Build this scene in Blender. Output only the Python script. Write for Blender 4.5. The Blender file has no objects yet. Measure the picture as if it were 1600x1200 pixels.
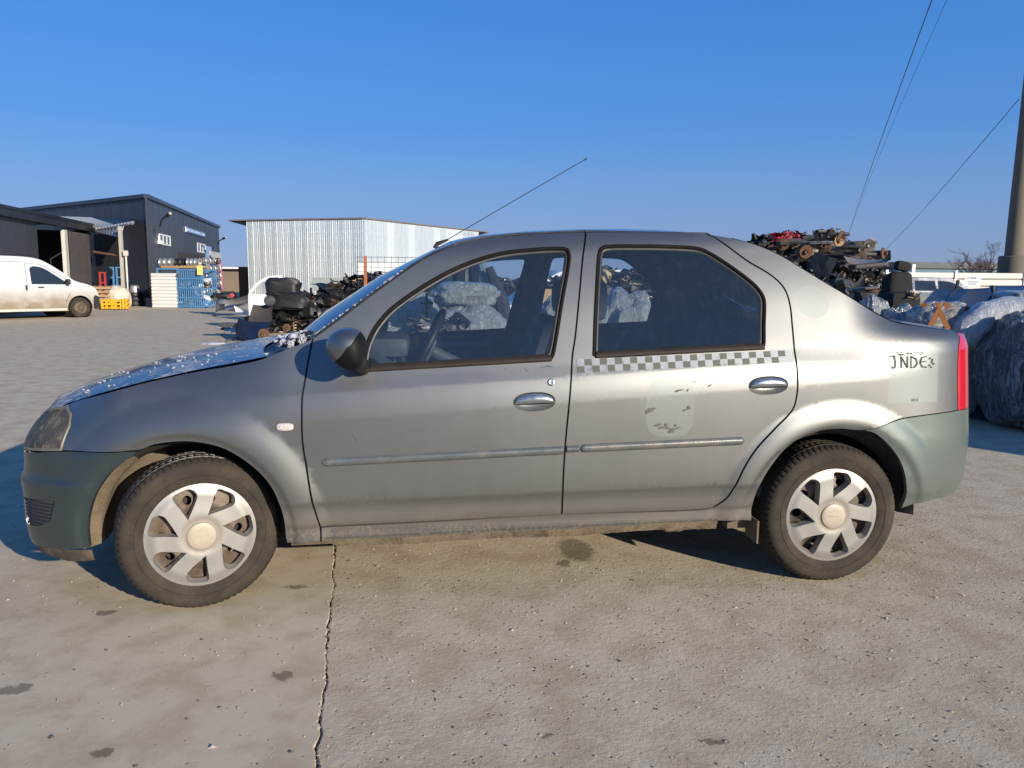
import bpy, bmesh, math, random
import numpy as np
from mathutils import Vector, Matrix, noise
from mathutils.geometry import delaunay_2d_cdt
random.seed(7)
PI = math.pi
SC = bpy.context.scene
COL = SC.collection

# ------------------------------------------------------------------ camera, sky, sun, exposure
F_PX = 1200.0                       # focal length for a picture 1600 wide
CAM = np.array([1.66, -3.01, 1.32]); YAW, PIT, ROL = .119, .137, .009
_fw = np.array([math.sin(YAW)*math.cos(PIT), math.cos(YAW)*math.cos(PIT), -math.sin(PIT)])
_r = np.array([math.cos(YAW), -math.sin(YAW), 0]); _u = np.cross(_r, _fw)
_rr = math.cos(ROL)*_r + math.sin(ROL)*_u; _uu = -math.sin(ROL)*_r + math.cos(ROL)*_u
cam = bpy.data.cameras.new('camera'); camo = bpy.data.objects.new('camera', cam); COL.objects.link(camo)
camo.matrix_world = Matrix(((_rr[0], _uu[0], -_fw[0], CAM[0]), (_rr[1], _uu[1], -_fw[1], CAM[1]), (_rr[2], _uu[2], -_fw[2], CAM[2]), (0, 0, 0, 1)))
cam.sensor_width = 36; cam.lens = 36*F_PX/1600; cam.clip_end = 3000; cam.clip_start = .05
SC.camera = camo
SUN_EL = math.radians(16.3); SUN_AZ = math.radians(-56)       # azimuth in the ground plane: x+ , y-
sd = np.array([math.cos(SUN_EL)*math.cos(SUN_AZ), math.cos(SUN_EL)*math.sin(SUN_AZ), math.sin(SUN_EL)])
world = bpy.data.worlds.new('World'); SC.world = world; world.use_nodes = True
wn = world.node_tree.nodes; wl = world.node_tree.links
sky = wn.new('ShaderNodeTexSky'); sky.sky_type = 'NISHITA'; sky.sun_disc = False
sky.sun_elevation = SUN_EL; sky.sun_rotation = math.atan2(sd[0], sd[1])
sky.altitude = 6000; sky.air_density = 1.6; sky.dust_density = 0.1; sky.ozone_density = 5
bg = wn['Background']; bg.inputs['Strength'].default_value = 0.1
_tc = wn.new('ShaderNodeTexCoord'); _sp = wn.new('ShaderNodeSeparateXYZ'); wl.new(_tc.outputs['Generated'], _sp.inputs[0])
def _ramp(st):
    r = wn.new('ShaderNodeValToRGB'); e = r.color_ramp.elements
    for i, (p, c) in enumerate(st):
        x = e[i] if i < 2 and i == 0 else (e[1] if i == 1 else e.new(p)); x.position = p; x.color = (*c, 1)
    wl.new(_sp.outputs[2], r.inputs[0]); return r.outputs[0]
# the clear winter air is bluer and its low haze duller than the sky model's, the same all the way round
tone = _ramp([(0.0, (.36, .41, .67)), (.03, (.42, .44, .66)), (.06, (.50, .50, .67)), (.12, (.60, .70, .83)), (.175, (.63, .83, 1.0)), (.25, (.65, 1.0, 1.22)), (.31, (.64, 1.08, 1.38)), (1.0, (.62, 1.05, 1.35))])
veil = _ramp([(0.0, (.235, .305, .45)), (.03, (.232, .312, .475)), (.06, (.212, .312, .51)), (.12, (.150, .290, .555)), (.175, (.090, .250, .585)), (.25, (.066, .222, .567)), (.31, (.052, .196, .544)), (1.0, (.03, .10, .33))])
_m1 = wn.new('ShaderNodeMix'); _m1.data_type = 'RGBA'; _m1.blend_type = 'MULTIPLY'; _m1.inputs[0].default_value = 1; _m1.clamp_result = False
wl.new(sky.outputs[0], _m1.inputs[6]); wl.new(tone, _m1.inputs[7])
_m2 = wn.new('ShaderNodeVectorMath'); _m2.operation = 'SCALE'; _m2.inputs['Scale'].default_value = 10; wl.new(veil, _m2.inputs[0])
_m3 = wn.new('ShaderNodeMix'); _m3.data_type = 'RGBA'; _m3.inputs[0].default_value = .68; _m3.clamp_result = False
wl.new(_m1.outputs[2], _m3.inputs[6]); wl.new(_m2.outputs[0], _m3.inputs[7]); wl.new(_m3.outputs[2], bg.inputs[0])
sun = bpy.data.lights.new('sun', 'SUN'); sun.energy = 5.0; sun.angle = math.radians(.53); sun.color = (1.0, .90, .74)
suno = bpy.data.objects.new('sun', sun); COL.objects.link(suno)
suno.rotation_euler = Vector(sd).to_track_quat('Z', 'Y').to_euler(); suno.location = (6, -6, 6)
SC.view_settings.view_transform = 'Standard'; SC.view_settings.look = 'None'
SC.view_settings.exposure = 0.35; SC.view_settings.gamma = 1
SC.cycles.max_bounces = 8; SC.cycles.transparent_max_bounces = 16

def ray(u, v): return _fw + (u-800)/F_PX*_rr + (600-v)/F_PX*_uu
def G(u, v, z=0.0):                 # ground point seen at a picture position
    d = ray(u, v); return CAM + d*(z-CAM[2])/d[2]
def at(u, v, dep): return CAM + ray(u, v)*dep
def onwall(u, v, A, B):             # where the ray meets the upright plane through A and B -> (metres along, height)
    d = ray(u, v); t = np.array(B[:2])-np.array(A[:2]); L = np.linalg.norm(t); t = t/L; n = np.array([t[1], -t[0]])
    k = ((np.array(A[:2])-CAM[:2])@n)/(d[:2]@n); p = CAM+d*k
    return float((p[:2]-np.array(A[:2]))@t), float(p[2])

# ------------------------------------------------------------------ helpers
def link(o, parent=None):
    COL.objects.link(o)
    if parent is not None: o.parent = parent
    return o
def tag(o, label=None, cat=None, group=None, kind=None):
    if label: o['label'] = label
    if cat: o['category'] = cat
    if group: o['group'] = group
    if kind: o['kind'] = kind
    return o
def empty(name, loc=(0, 0, 0), rz=0, label=None, cat=None, group=None, parent=None):
    o = bpy.data.objects.new(name, None); o.empty_display_size = .1
    o.location = loc; o.rotation_euler = (0, 0, rz); link(o, parent); return tag(o, label, cat, group)
def mesh(name, V, F, mat, parent=None, smooth=False, normals=None, mats=None, mi=None, loc=None):
    m = bpy.data.meshes.new(name); m.from_pydata([tuple(map(float, v)) for v in V], [], [tuple(f) for f in F])
    for x in (mats or [mat]): m.materials.append(x)
    if mi is not None: m.polygons.foreach_set('material_index', mi)
    m.update()
    if smooth: m.polygons.foreach_set('use_smooth', [True]*len(m.polygons))
    if normals is not None:
        m.normals_split_custom_set_from_vertices([tuple(map(float, n)) for n in normals])
    o = bpy.data.objects.new(name, m)
    if loc is not None: o.location = loc
    return link(o, parent)
class MB:                            # collects simple shapes into one mesh
    def __init__(s): s.V = []; s.F = []; s.M = []
    def add(s, V, F, mi=0, M=None):
        b = len(s.V)
        for v in V:
            v = Vector(v)
            s.V.append(M @ v if M is not None else v)
        for f in F: s.F.append(tuple(b+i for i in f)); s.M.append(mi)
    def box(s, c, d, mi=0, M=None, bev=0.0):
        x, y, z = [k/2 for k in d]; c = Vector(c)
        if bev <= 0:
            V = [c+Vector((sx*x, sy*y, sz*z)) for sx in (-1, 1) for sy in (-1, 1) for sz in (-1, 1)]
            s.add(V, [(0, 1, 3, 2), (4, 6, 7, 5), (0, 4, 5, 1), (2, 3, 7, 6), (0, 2, 6, 4), (1, 5, 7, 3)], mi, M); return
        bm = bmesh.new(); bmesh.ops.create_cube(bm, size=1)
        for v in bm.verts: v.co = Vector((v.co.x*2*x, v.co.y*2*y, v.co.z*2*z))+c
        bmesh.ops.bevel(bm, geom=bm.edges[:]+bm.verts[:], offset=bev, segments=2, affect='EDGES', profile=.6)
        bm.verts.index_update()
        s.add([v.co.copy() for v in bm.verts], [[v.index for v in f.verts] for f in bm.faces], mi, M); bm.free()
    def tube(s, P, r, n=8, mi=0, M=None, cap=True):
        P = [Vector(p) for p in P]; R = r if isinstance(r, (list, tuple)) else [r]*len(P)
        V = []; F = []; up = None
        for i, p in enumerate(P):
            d = (P[min(i+1, len(P)-1)]-P[max(i-1, 0)]).normalized()
            if up is None:
                a = d.cross(Vector((0, 0, 1)))
                if a.length < 1e-3: a = d.cross(Vector((1, 0, 0)))
            else: a = up - d*up.dot(d)
            a.normalize(); up = a; b = d.cross(a)
            for k in range(n):
                t = 2*PI*k/n; V.append(p+(a*math.cos(t)+b*math.sin(t))*R[i])
        for i in range(len(P)-1):
            for k in range(n):
                F.append((i*n+k, i*n+(k+1) % n, (i+1)*n+(k+1) % n, (i+1)*n+k))
        if cap: F.append(tuple(range(n))[::-1]); F.append(tuple((len(P)-1)*n+k for k in range(n)))
        s.add(V, F, mi, M)
    def lathe(s, prof, n=24, mi=0, M=None, axis='Y', close=False):    # prof: (radius, along)
        V = []; F = []
        for (r, a) in prof:
            for k in range(n):
                t = 2*PI*k/n
                V.append({'Y': (r*math.cos(t), a, r*math.sin(t)), 'Z': (r*math.cos(t), r*math.sin(t), a), 'X': (a, r*math.cos(t), r*math.sin(t))}[axis])
        m = len(prof)
        for i in range(m-1 if not close else m):
            j = (i+1) % m
            for k in range(n): F.append((i*n+k, i*n+(k+1) % n, j*n+(k+1) % n, j*n+k))
        s.add(V, F, mi, M)
    def build(s, name, mat, parent=None, smooth=False, loc=None):
        mats = mat if isinstance(mat, list) else [mat]
        o = mesh(name, s.V, s.F, None, parent, smooth, mats=mats, mi=s.M, loc=loc)
        if smooth:
            try: o.data.set_sharp_from_angle(angle=math.radians(38))
            except Exception: pass
        return o
def RZ(a): return Matrix.Rotation(a, 4, 'Z')
def T(x, y=None, z=None): return Matrix.Translation(Vector(x) if y is None else Vector((x, y, z)))
def copy_tree(o, parent=None):
    c = o.copy(); COL.objects.link(c); c.parent = parent
    for ch in list(o.children): copy_tree(ch, c)
    return c
def pip(pts, poly):
    x, y = pts[:, 0], pts[:, 1]; ins = np.zeros(len(pts), bool); n = len(poly); j = n-1
    for i in range(n):
        xi, yi = poly[i]; xj, yj = poly[j]
        if yi != yj:
            c = ((yi > y) != (yj > y)) & (x < (xj-xi)*(y-yi)/(yj-yi)+xi); ins ^= c
        j = i
    return ins
def segd(pts, poly):
    d = np.full(len(pts), 9.); n = len(poly)
    for i in range(n):
        a = np.array(poly[i]); b = np.array(poly[(i+1) % n]); ab = b-a; L = ab@ab+1e-12
        t = np.clip(((pts-a)@ab)/L, 0, 1); d = np.minimum(d, np.linalg.norm(pts-(a+t[:, None]*ab), axis=1))
    return d
def smooth_outline(P, step=.02, ang=32):
    P = [np.array(p, float) for p in P]; n = len(P); corner = []
    for i in range(n):
        a = P[i]-P[i-1]; b = P[(i+1) % n]-P[i]
        c = (a@b)/(np.linalg.norm(a)*np.linalg.norm(b)+1e-12); corner.append(math.degrees(math.acos(max(-1, min(1, c)))) > ang)
    O = []
    for i in range(n):
        b, c = P[i], P[(i+1) % n]; L = np.linalg.norm(c-b); k = max(1, int(round(L/step)))
        ta = (c-P[i-1])*L/(np.linalg.norm(c-b)+np.linalg.norm(b-P[i-1])) if not corner[i] else (c-b)
        d = P[(i+2) % n]; tb = (d-b)*L/(np.linalg.norm(d-c)+L) if not corner[(i+1) % n] else (c-b)
        for q in range(k):
            t = q/k; O.append((2*t**3-3*t*t+1)*b+(t**3-2*t*t+t)*ta+(3*t*t-2*t**3)*c+(t**3-t*t)*tb)
    return O
def inset(P, w):
    P = [np.array(p, float) for p in P]; n = len(P)
    A = sum(P[i][0]*P[(i+1) % n][1]-P[(i+1) % n][0]*P[i][1] for i in range(n)); sg = 1 if A > 0 else -1
    O = []
    for i in range(n):
        a = P[i]-P[i-1]; b = P[(i+1) % n]-P[i]; a = a/(np.linalg.norm(a)+1e-9); b = b/(np.linalg.norm(b)+1e-9)
        na = np.array([-a[1], a[0]])*sg; nb = np.array([-b[1], b[0]])*sg; m = na+nb; L = np.linalg.norm(m)
        m = na if L < .3 else m/L; k = min(1.6, 1/max(.4, m@na)); O.append(P[i]+m*w*k)
    return O
def region(outer, holes=(), step=.03, extra=()):
    """triangulate a 2-D region; returns points, triangles, and the boundary loops as index lists"""
    O = np.array(outer); lo = O.min(0); hi = O.max(0); pts = []
    y = lo[1]; r = 0
    while y < hi[1]:
        x = lo[0]+(step/2 if r % 2 else 0)
        while x < hi[0]: pts.append((x, y)); x += step
        y += step*.866; r += 1
    pts = np.array(pts+list(extra)) if len(pts)+len(extra) else np.zeros((0, 2))
    if len(pts):
        k = pip(pts, outer) & (segd(pts, outer) > step*.45)
        for h in holes: k &= ~pip(pts, h) & (segd(pts, h) > step*.45)
        pts = pts[k]
    V = [Vector(tuple(p)) for p in outer]; E = [(i, (i+1) % len(outer)) for i in range(len(outer))]
    for h in holes:
        b = len(V); V += [Vector(tuple(p)) for p in h]; E += [(b+i, b+(i+1) % len(h)) for i in range(len(h))]
    V += [Vector(tuple(p)) for p in pts]
    ov, oe, of, oi, _, _ = delaunay_2d_cdt(V, E, [], 0, 1e-5)
    Q = np.array([tuple(v) for v in ov]); Tt = np.array([f for f in of if len(f) == 3])
    c = Q[Tt].mean(1); k = pip(c, outer)
    for h in holes: k &= ~pip(c, h)
    Tt = Tt[k]
    a, b_, c_ = Q[Tt[:, 0]], Q[Tt[:, 1]], Q[Tt[:, 2]]
    ar = (b_[:, 0]-a[:, 0])*(c_[:, 1]-a[:, 1])-(c_[:, 0]-a[:, 0])*(b_[:, 1]-a[:, 1])
    Tt[ar < 0] = Tt[ar < 0][:, ::-1]
    return Q, Tt[np.abs(ar) > 1e-10]
def boundary_edges(Tt):
    S = {}
    for t in Tt:
        for i in range(3):
            e = (int(t[i]), int(t[(i+1) % 3])); k = (min(e), max(e)); S.setdefault(k, []).append(e)
    return [v[0] for v in S.values() if len(v) == 1]

# ------------------------------------------------------------------ materials
def newmat(name):
    m = bpy.data.materials.new(name); m.use_nodes = True
    return m, m.node_tree.nodes, m.node_tree.links, m.node_tree.nodes['Principled BSDF']
def N_(n, t, **k):
    x = n.new(t)
    for a, b in k.items():
        if a in x.inputs.keys(): x.inputs[a].default_value = b
        else: setattr(x, a, b)
    return x
def noise_tex(n, l, scale, detail=6, rough=.6, coord='Object', vec=None, dist=0, sc3=None):
    t = N_(n, 'ShaderNodeTexNoise'); t.inputs['Scale'].default_value = scale; t.inputs['Detail'].default_value = detail
    t.inputs['Roughness'].default_value = rough; t.inputs['Distortion'].default_value = dist
    if vec is None:
        c = N_(n, 'ShaderNodeTexCoord'); vec = c.outputs[coord]
    if sc3:
        mp = N_(n, 'ShaderNodeMapping'); mp.inputs['Scale'].default_value = sc3; l.new(vec, mp.inputs[0]); vec = mp.outputs[0]
    l.new(vec, t.inputs['Vector']); return t
def ramp(n, l, src, stops):
    r = N_(n, 'ShaderNodeValToRGB'); e = r.color_ramp.elements
    e[0].position, e[0].color = stops[0][0], (*stops[0][1], 1) if len(stops[0][1]) == 3 else stops[0][1]
    e[1].position, e[1].color = stops[-1][0], (*stops[-1][1], 1)
    for p, c in stops[1:-1]:
        x = e.new(p); x.color = (*c, 1)
    l.new(src, r.inputs[0]); return r
def g3(v): return (v, v, v)
def mixc(n, l, f, a, b, mode='MIX'):
    m = N_(n, 'ShaderNodeMix', data_type='RGBA', blend_type=mode)
    for s, x in ((0, f), (6, a), (7, b)):
        if hasattr(x, 'links'): l.new(x, m.inputs[s])
        elif s == 0: m.inputs[s].default_value = x
        else: m.inputs[s].default_value = (*x, 1)
    return m.outputs[2]
def math_(n, l, op, a, b=None, clamp=False):
    m = N_(n, 'ShaderNodeMath', operation=op, use_clamp=clamp)
    for i, x in enumerate((a, b)):
        if x is None: continue
        if hasattr(x, 'links'): l.new(x, m.inputs[i])
        else: m.inputs[i].default_value = x
    return m.outputs[0]
def bump(n, l, h, strength=.3, dist=.01):
    b = N_(n, 'ShaderNodeBump'); b.inputs['Strength'].default_value = strength; b.inputs['Distance'].default_value = dist
    l.new(h, b.inputs['Height']); return b.outputs[0]
_mc = {}
def plain(name, col, rough=.6, metal=0, var=.25, scale=8, bmp=.15, bd=.004, coat=0, spec=.5, dirt=None):
    """a surface of one colour with broken tone, grain and optional dust"""
    if name in _mc: return _mc[name]
    m, n, l, b = newmat(name)
    t = noise_tex(n, l, scale, 7, .65); f = noise_tex(n, l, scale*9, 4, .6)
    c = mixc(n, l, t.outputs[0], tuple(x*(1-var) for x in col), tuple(min(1, x*(1+var)) for x in col))
    if dirt:
        t2 = noise_tex(n, l, scale*.6, 8, .7); r = ramp(n, l, t2.outputs[0], [(.45, g3(0)), (.68, g3(1))])
        c = mixc(n, l, r.outputs[0], c, dirt)
    l.new(c, b.inputs['Base Color'])
    rr = ramp(n, l, t.outputs[0], [(.3, g3(max(0, rough-.12))), (.7, g3(min(1, rough+.12)))]); l.new(rr.outputs[0], b.inputs['Roughness'])
    b.inputs['Metallic'].default_value = metal; b.inputs['Specular IOR Level'].default_value = spec
    b.inputs['Coat Weight'].default_value = coat; b.inputs['Coat Roughness'].default_value = .08
    if bmp: l.new(bump(n, l, f.outputs[0], bmp, bd), b.inputs['Normal'])
    _mc[name] = m; return m
# ------------------------------------------------------------------ car paint, glass, rubber, ground
MUD = (.155, .118, .078)
def paint(name, base, metal=.75, rough=.38, top=.62, mudz=.44, frost=False, dustk=1.0, ghosts=False):
    m, n, l, b = newmat(name)
    co = N_(n, 'ShaderNodeTexCoord'); sp = N_(n, 'ShaderNodeSeparateXYZ'); l.new(co.outputs['Object'], sp.inputs[0])
    big = noise_tex(n, l, 2.2, 6, .6); streak = noise_tex(n, l, 14, 5, .6, sc3=(1, 1, .12)); fine = noise_tex(n, l, 220, 3, .7)
    c = mixc(n, l, streak.outputs[0], tuple(x*.94 for x in base), tuple(x*1.05 for x in base))
    # a film of dust over everything, thicker low down, and dried mud spatter along the bottom
    zf = N_(n, 'ShaderNodeMapRange'); zf.inputs[1].default_value = top; zf.inputs[2].default_value = .22; l.new(sp.outputs[2], zf.inputs[0])
    film = math_(n, l, 'MULTIPLY', zf.outputs[0], .17*dustk); film = math_(n, l, 'ADD', film, .015)
    film = math_(n, l, 'MULTIPLY', film, math_(n, l, 'ADD', streak.outputs[0], math_(n, l, 'MULTIPLY', big.outputs[0], .9)), True)
    zm = N_(n, 'ShaderNodeMapRange'); zm.inputs[1].default_value = mudz; zm.inputs[2].default_value = mudz-.13; l.new(sp.outputs[2], zm.inputs[0])
    zl = N_(n, 'ShaderNodeMapRange'); zl.inputs[1].default_value = .30; zl.inputs[2].default_value = .345; zl.inputs[3].default_value = .12; zl.inputs[4].default_value = 1; l.new(sp.outputs[2], zl.inputs[0])
    sparse = noise_tex(n, l, 95, 8, .72, sc3=(1, 1, .6)); patch = noise_tex(n, l, 5.5, 4, .6)
    th = math_(n, l, 'SUBTRACT', .71, math_(n, l, 'MULTIPLY', zm.outputs[0], .20))
    th = math_(n, l, 'SUBTRACT', th, math_(n, l, 'MULTIPLY', math_(n, l, 'SUBTRACT', patch.outputs[0], .5), .22))
    sp_ = math_(n, l, 'MULTIPLY', math_(n, l, 'SUBTRACT', sparse.outputs[0], th), 14, True)
    sp_ = math_(n, l, 'MULTIPLY', sp_, zm.outputs[0], True); sp_ = math_(n, l, 'MULTIPLY', sp_, .75)
    zb = math_(n, l, 'MULTIPLY', math_(n, l, 'MULTIPLY', zm.outputs[0], zl.outputs[0]), math_(n, l, 'ADD', .30, math_(n, l, 'MULTIPLY', patch.outputs[0], .5))); film = math_(n, l, 'MAXIMUM', film, math_(n, l, 'MULTIPLY', zb, dustk))
    if ghosts:      # paint kept from fading under stickers that have since been peeled off: two patches and a disc on the near side
        wob = noise_tex(n, l, 30, 3, .5)
        def box_(x0, x1, z0, z1, e=.004):
            a = None
            for src, v, sg in ((sp.outputs[0], x0-2.1, 1), (sp.outputs[0], x1-2.1, -1), (sp.outputs[2], z0, 1), (sp.outputs[2], z1, -1)):
                d = math_(n, l, 'MULTIPLY', math_(n, l, 'SUBTRACT', src, v), sg/e, True); a = d if a is None else math_(n, l, 'MULTIPLY', a, d)
            return a
        def ell_(x, z, rx, rz, pw=2):
            dx = math_(n, l, 'ABSOLUTE', math_(n, l, 'DIVIDE', math_(n, l, 'SUBTRACT', sp.outputs[0], x-2.1), rx)); dz = math_(n, l, 'ABSOLUTE', math_(n, l, 'DIVIDE', math_(n, l, 'SUBTRACT', sp.outputs[2], z), rz))
            q = math_(n, l, 'ADD', math_(n, l, 'POWER', dx, pw), math_(n, l, 'POWER', dz, pw)); q = math_(n, l, 'ADD', q, math_(n, l, 'MULTIPLY', math_(n, l, 'SUBTRACT', wob.outputs[0], .5), .35))
            return math_(n, l, 'MULTIPLY', math_(n, l, 'SUBTRACT', 1, q), 14, True)
        gh = math_(n, l, 'MAXIMUM', math_(n, l, 'MULTIPLY', ell_(2.675, .80, .104, .125, 3.2), .38), math_(n, l, 'MULTIPLY', box_(3.632, 3.884, .804, 1.036), .65)); gh = math_(n, l, 'MAXIMUM', gh, math_(n, l, 'MULTIPLY', ell_(3.325, 1.232, .074, .072), .55))
        gh = math_(n, l, 'MULTIPLY', gh, math_(n, l, 'LESS_THAN', sp.outputs[1], 0))
        gh = math_(n, l, 'MULTIPLY', gh, math_(n, l, 'ADD', .7, math_(n, l, 'MULTIPLY', big.outputs[0], .6)), True)
        c = mixc(n, l, gh, c, (.215, .24, .235)); film = math_(n, l, 'MULTIPLY', film, math_(n, l, 'SUBTRACT', 1, math_(n, l, 'MULTIPLY', gh, .6)))
        rough = math_(n, l, 'ADD', rough, math_(n, l, 'MULTIPLY', gh, .12)); metal = math_(n, l, 'SUBTRACT', metal, math_(n, l, 'MULTIPLY', gh, .35))
    c = mixc(n, l, film, c, MUD); c = mixc(n, l, sp_, c, MUD)
    dirty = math_(n, l, 'MAXIMUM', film, sp_)
    l.new(math_(n, l, 'MULTIPLY', math_(n, l, 'SUBTRACT', 1, dirty), metal), b.inputs['Metallic'])
    ro = math_(n, l, 'ADD', rough, math_(n, l, 'MULTIPLY', dirty, .55)); ro = math_(n, l, 'ADD', ro, math_(n, l, 'MULTIPLY', math_(n, l, 'SUBTRACT', big.outputs[0], .5), .12), True)
    coat = .5
    if frost:
        f1 = noise_tex(n, l, 26, 9, .72, sc3=(.55, 1.3, 1)); f2 = noise_tex(n, l, 3.2, 4, .55)
        fz = math_(n, l, 'ADD', f1.outputs[0], math_(n, l, 'MULTIPLY', math_(n, l, 'SUBTRACT', f2.outputs[0], .5), .7))
        fr = ramp(n, l, fz, [(.532, g3(0)), (.59, g3(1))])
        c = mixc(n, l, fr.outputs[0], c, (.42, .45, .50)); ro = math_(n, l, 'ADD', ro, math_(n, l, 'MULTIPLY', fr.outputs[0], .4), True)
        mt = math_(n, l, 'MULTIPLY', math_(n, l, 'SUBTRACT', 1, fr.outputs[0]), metal); l.new(mt, b.inputs['Metallic'])
        l.new(bump(n, l, fr.outputs[0], .8, .004), b.inputs['Normal'])
        l.new(math_(n, l, 'MULTIPLY', math_(n, l, 'SUBTRACT', 1, fr.outputs[0]), .45), b.inputs['Coat Weight'])
    else:
        b.inputs['Coat Weight'].default_value = coat
        l.new(bump(n, l, fine.outputs[0], .05, .0006), b.inputs['Normal'])
    l.new(c, b.inputs['Base Color']); l.new(ro, b.inputs['Roughness'])
    b.inputs['Coat Roughness'].default_value = .08; b.inputs['Coat IOR'].default_value = 1.5
    return m
M_PAINT = paint('silver_grey_paint', (.205, .209, .205), metal=.90, rough=.425, ghosts=True)
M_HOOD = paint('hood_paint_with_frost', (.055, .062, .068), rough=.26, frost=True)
M_ROOF = paint('roof_paint', (.30, .305, .305), metal=.92, rough=.25)
M_BUMP = paint('bumper_teal_grey_paint', (.030, .047, .052), metal=.3, rough=.36, mudz=.34, dustk=.25)
M_BUMPR = paint('rear_bumper_grey_green_paint', (.135, .165, .152), metal=.4, rough=.42, mudz=.44, dustk=.5)
def glassmat(name, tint=(.45, .56, .62), ior=1.75, rough=.0, dust=.06, dirtc=(.55, .6, .65), film=0.0):
    m, n, l, b = newmat(name); n.remove(b); out = n['Material Output']
    tr = N_(n, 'ShaderNodeBsdfTransparent'); tr.inputs[0].default_value = (*tint, 1)
    gl = N_(n, 'ShaderNodeBsdfGlossy'); gl.inputs['Roughness'].default_value = rough; gl.inputs[0].default_value = (.9, .95, 1, 1)
    fr = N_(n, 'ShaderNodeFresnel'); fr.inputs[0].default_value = ior
    mx = N_(n, 'ShaderNodeMixShader'); l.new(fr.outputs[0], mx.inputs[0]); l.new(tr.outputs[0], mx.inputs[1]); l.new(gl.outputs[0], mx.inputs[2])
    df = N_(n, 'ShaderNodeBsdfDiffuse'); df.inputs[0].default_value = (*dirtc, 1)
    t = noise_tex(n, l, 34, 8, .75, sc3=(1, 1, .35)); t2 = noise_tex(n, l, 2.5, 3, .6)
    f = math_(n, l, 'MULTIPLY', ramp(n, l, t.outputs[0], [(.5, g3(.15)), (.78, g3(1))]).outputs[0], math_(n, l, 'MULTIPLY', t2.outputs[0], dust*2)); f = math_(n, l, 'ADD', f, film, True)
    m2 = N_(n, 'ShaderNodeMixShader'); l.new(f, m2.inputs[0]); l.new(mx.outputs[0], m2.inputs[1]); l.new(df.outputs[0], m2.inputs[2])
    l.new(m2.outputs[0], out.inputs[0]); return m
M_GLASS = glassmat('side_window_glass', (.84, .90, .94), 1.78, dust=.03, dirtc=(.36, .50, .56), film=.022)
M_WSHIELD = glassmat('windscreen_glass', (.30, .42, .52), 1.6, dust=.25)
M_TRIM = plain('window_trim_rubber', (.009, .008, .008), .75, var=.4, scale=6, dirt=(.022, .016, .012), spec=.12)
M_BLACK = plain('black_plastic', (.018, .018, .02), .45, var=.4, scale=12, bmp=.1)
M_DARK = plain('dark_interior_fabric', (.075, .08, .09), .9, var=.3, scale=30, bmp=.3)
M_INT = plain('interior_plastic', (.075, .085, .10), .6, var=.2, scale=20)
M_INTL = plain('door_pull_plastic', (.42, .48, .54), .5, var=.2, scale=20)
M_HEADL = plain('headliner_fabric', (.20, .205, .21), .95, var=.1, scale=30)
M_STEEL = plain('muddy_steel', (.14, .105, .075), .6, metal=.3, var=.45, scale=14, dirt=(.08, .06, .045))
M_UNDER = plain('underbody_black', (.02, .018, .016), .85, var=.4, scale=9, dirt=(.07, .055, .04))
M_LINER = plain('muddy_arch_liner', (.15, .115, .078), .95, var=.35, scale=22, bmp=.6, bd=.01, dirt=(.22, .165, .105))
M_RUB = plain('rub_strip_grey', (.12, .132, .134), .36, metal=.3, var=.1, scale=14, dirt=(.2, .18, .15))
M_CHROME = plain('handle_grey_metal', (.36, .38, .4), .24, metal=.85, var=.1, scale=10, coat=.5)
def wheelcover_mat():
    m, n, l, b = newmat('wheel_cover_silver')
    co = N_(n, 'ShaderNodeTexCoord'); sp = N_(n, 'ShaderNodeSeparateXYZ'); l.new(co.outputs['Object'], sp.inputs[0])
    r2 = math_(n, l, 'SQRT', math_(n, l, 'ADD', math_(n, l, 'MULTIPLY', sp.outputs[0], sp.outputs[0]), math_(n, l, 'MULTIPLY', sp.outputs[2], sp.outputs[2])))
    t = noise_tex(n, l, 16, 8, .7); t2 = noise_tex(n, l, 160, 6, .7)
    # brake dust and mud sit in the middle, in the recesses and as speckle
    mid = N_(n, 'ShaderNodeMapRange'); mid.inputs[1].default_value = .105; mid.inputs[2].default_value = .05; l.new(r2, mid.inputs[0])
    dep = N_(n, 'ShaderNodeMapRange'); dep.inputs[1].default_value = .006; dep.inputs[2].default_value = .022; l.new(sp.outputs[1], dep.inputs[0])
    f = math_(n, l, 'MAXIMUM', math_(n, l, 'MULTIPLY', mid.outputs[0], .9), math_(n, l, 'MULTIPLY', dep.outputs[0], .9))
    f = math_(n, l, 'MULTIPLY', f, math_(n, l, 'ADD', t.outputs[0], .35), True)
    sp2 = ramp(n, l, t2.outputs[0], [(.64, g3(0)), (.72, g3(.5))]); f = math_(n, l, 'MAXIMUM', f, sp2.outputs[0])
    f = math_(n, l, 'MAXIMUM', f, math_(n, l, 'MULTIPLY', t.outputs[0], .30))
    c = mixc(n, l, f, (.36, .355, .34), (.21, .155, .10)); l.new(c, b.inputs['Base Color'])
    l.new(math_(n, l, 'MULTIPLY', math_(n, l, 'SUBTRACT', 1, f), .6), b.inputs['Metallic'])
    l.new(math_(n, l, 'ADD', .34, math_(n, l, 'MULTIPLY', f, .5)), b.inputs['Roughness'])
    b.inputs['Coat Weight'].default_value = .2
    l.new(bump(n, l, t2.outputs[0], .1, .001), b.inputs['Normal']); return m
M_COVER = wheelcover_mat()
M_TYRE = plain('dusty_tyre_rubber', (.034, .028, .022), .85, var=.5, scale=9, bmp=.35, bd=.002, dirt=(.066, .050, .034), spec=.3)
M_TREADW = plain('wet_tread_rubber', (.02, .019, .018), .5, var=.5, scale=16, bmp=.3, bd=.004, dirt=(.09, .08, .065))
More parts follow.
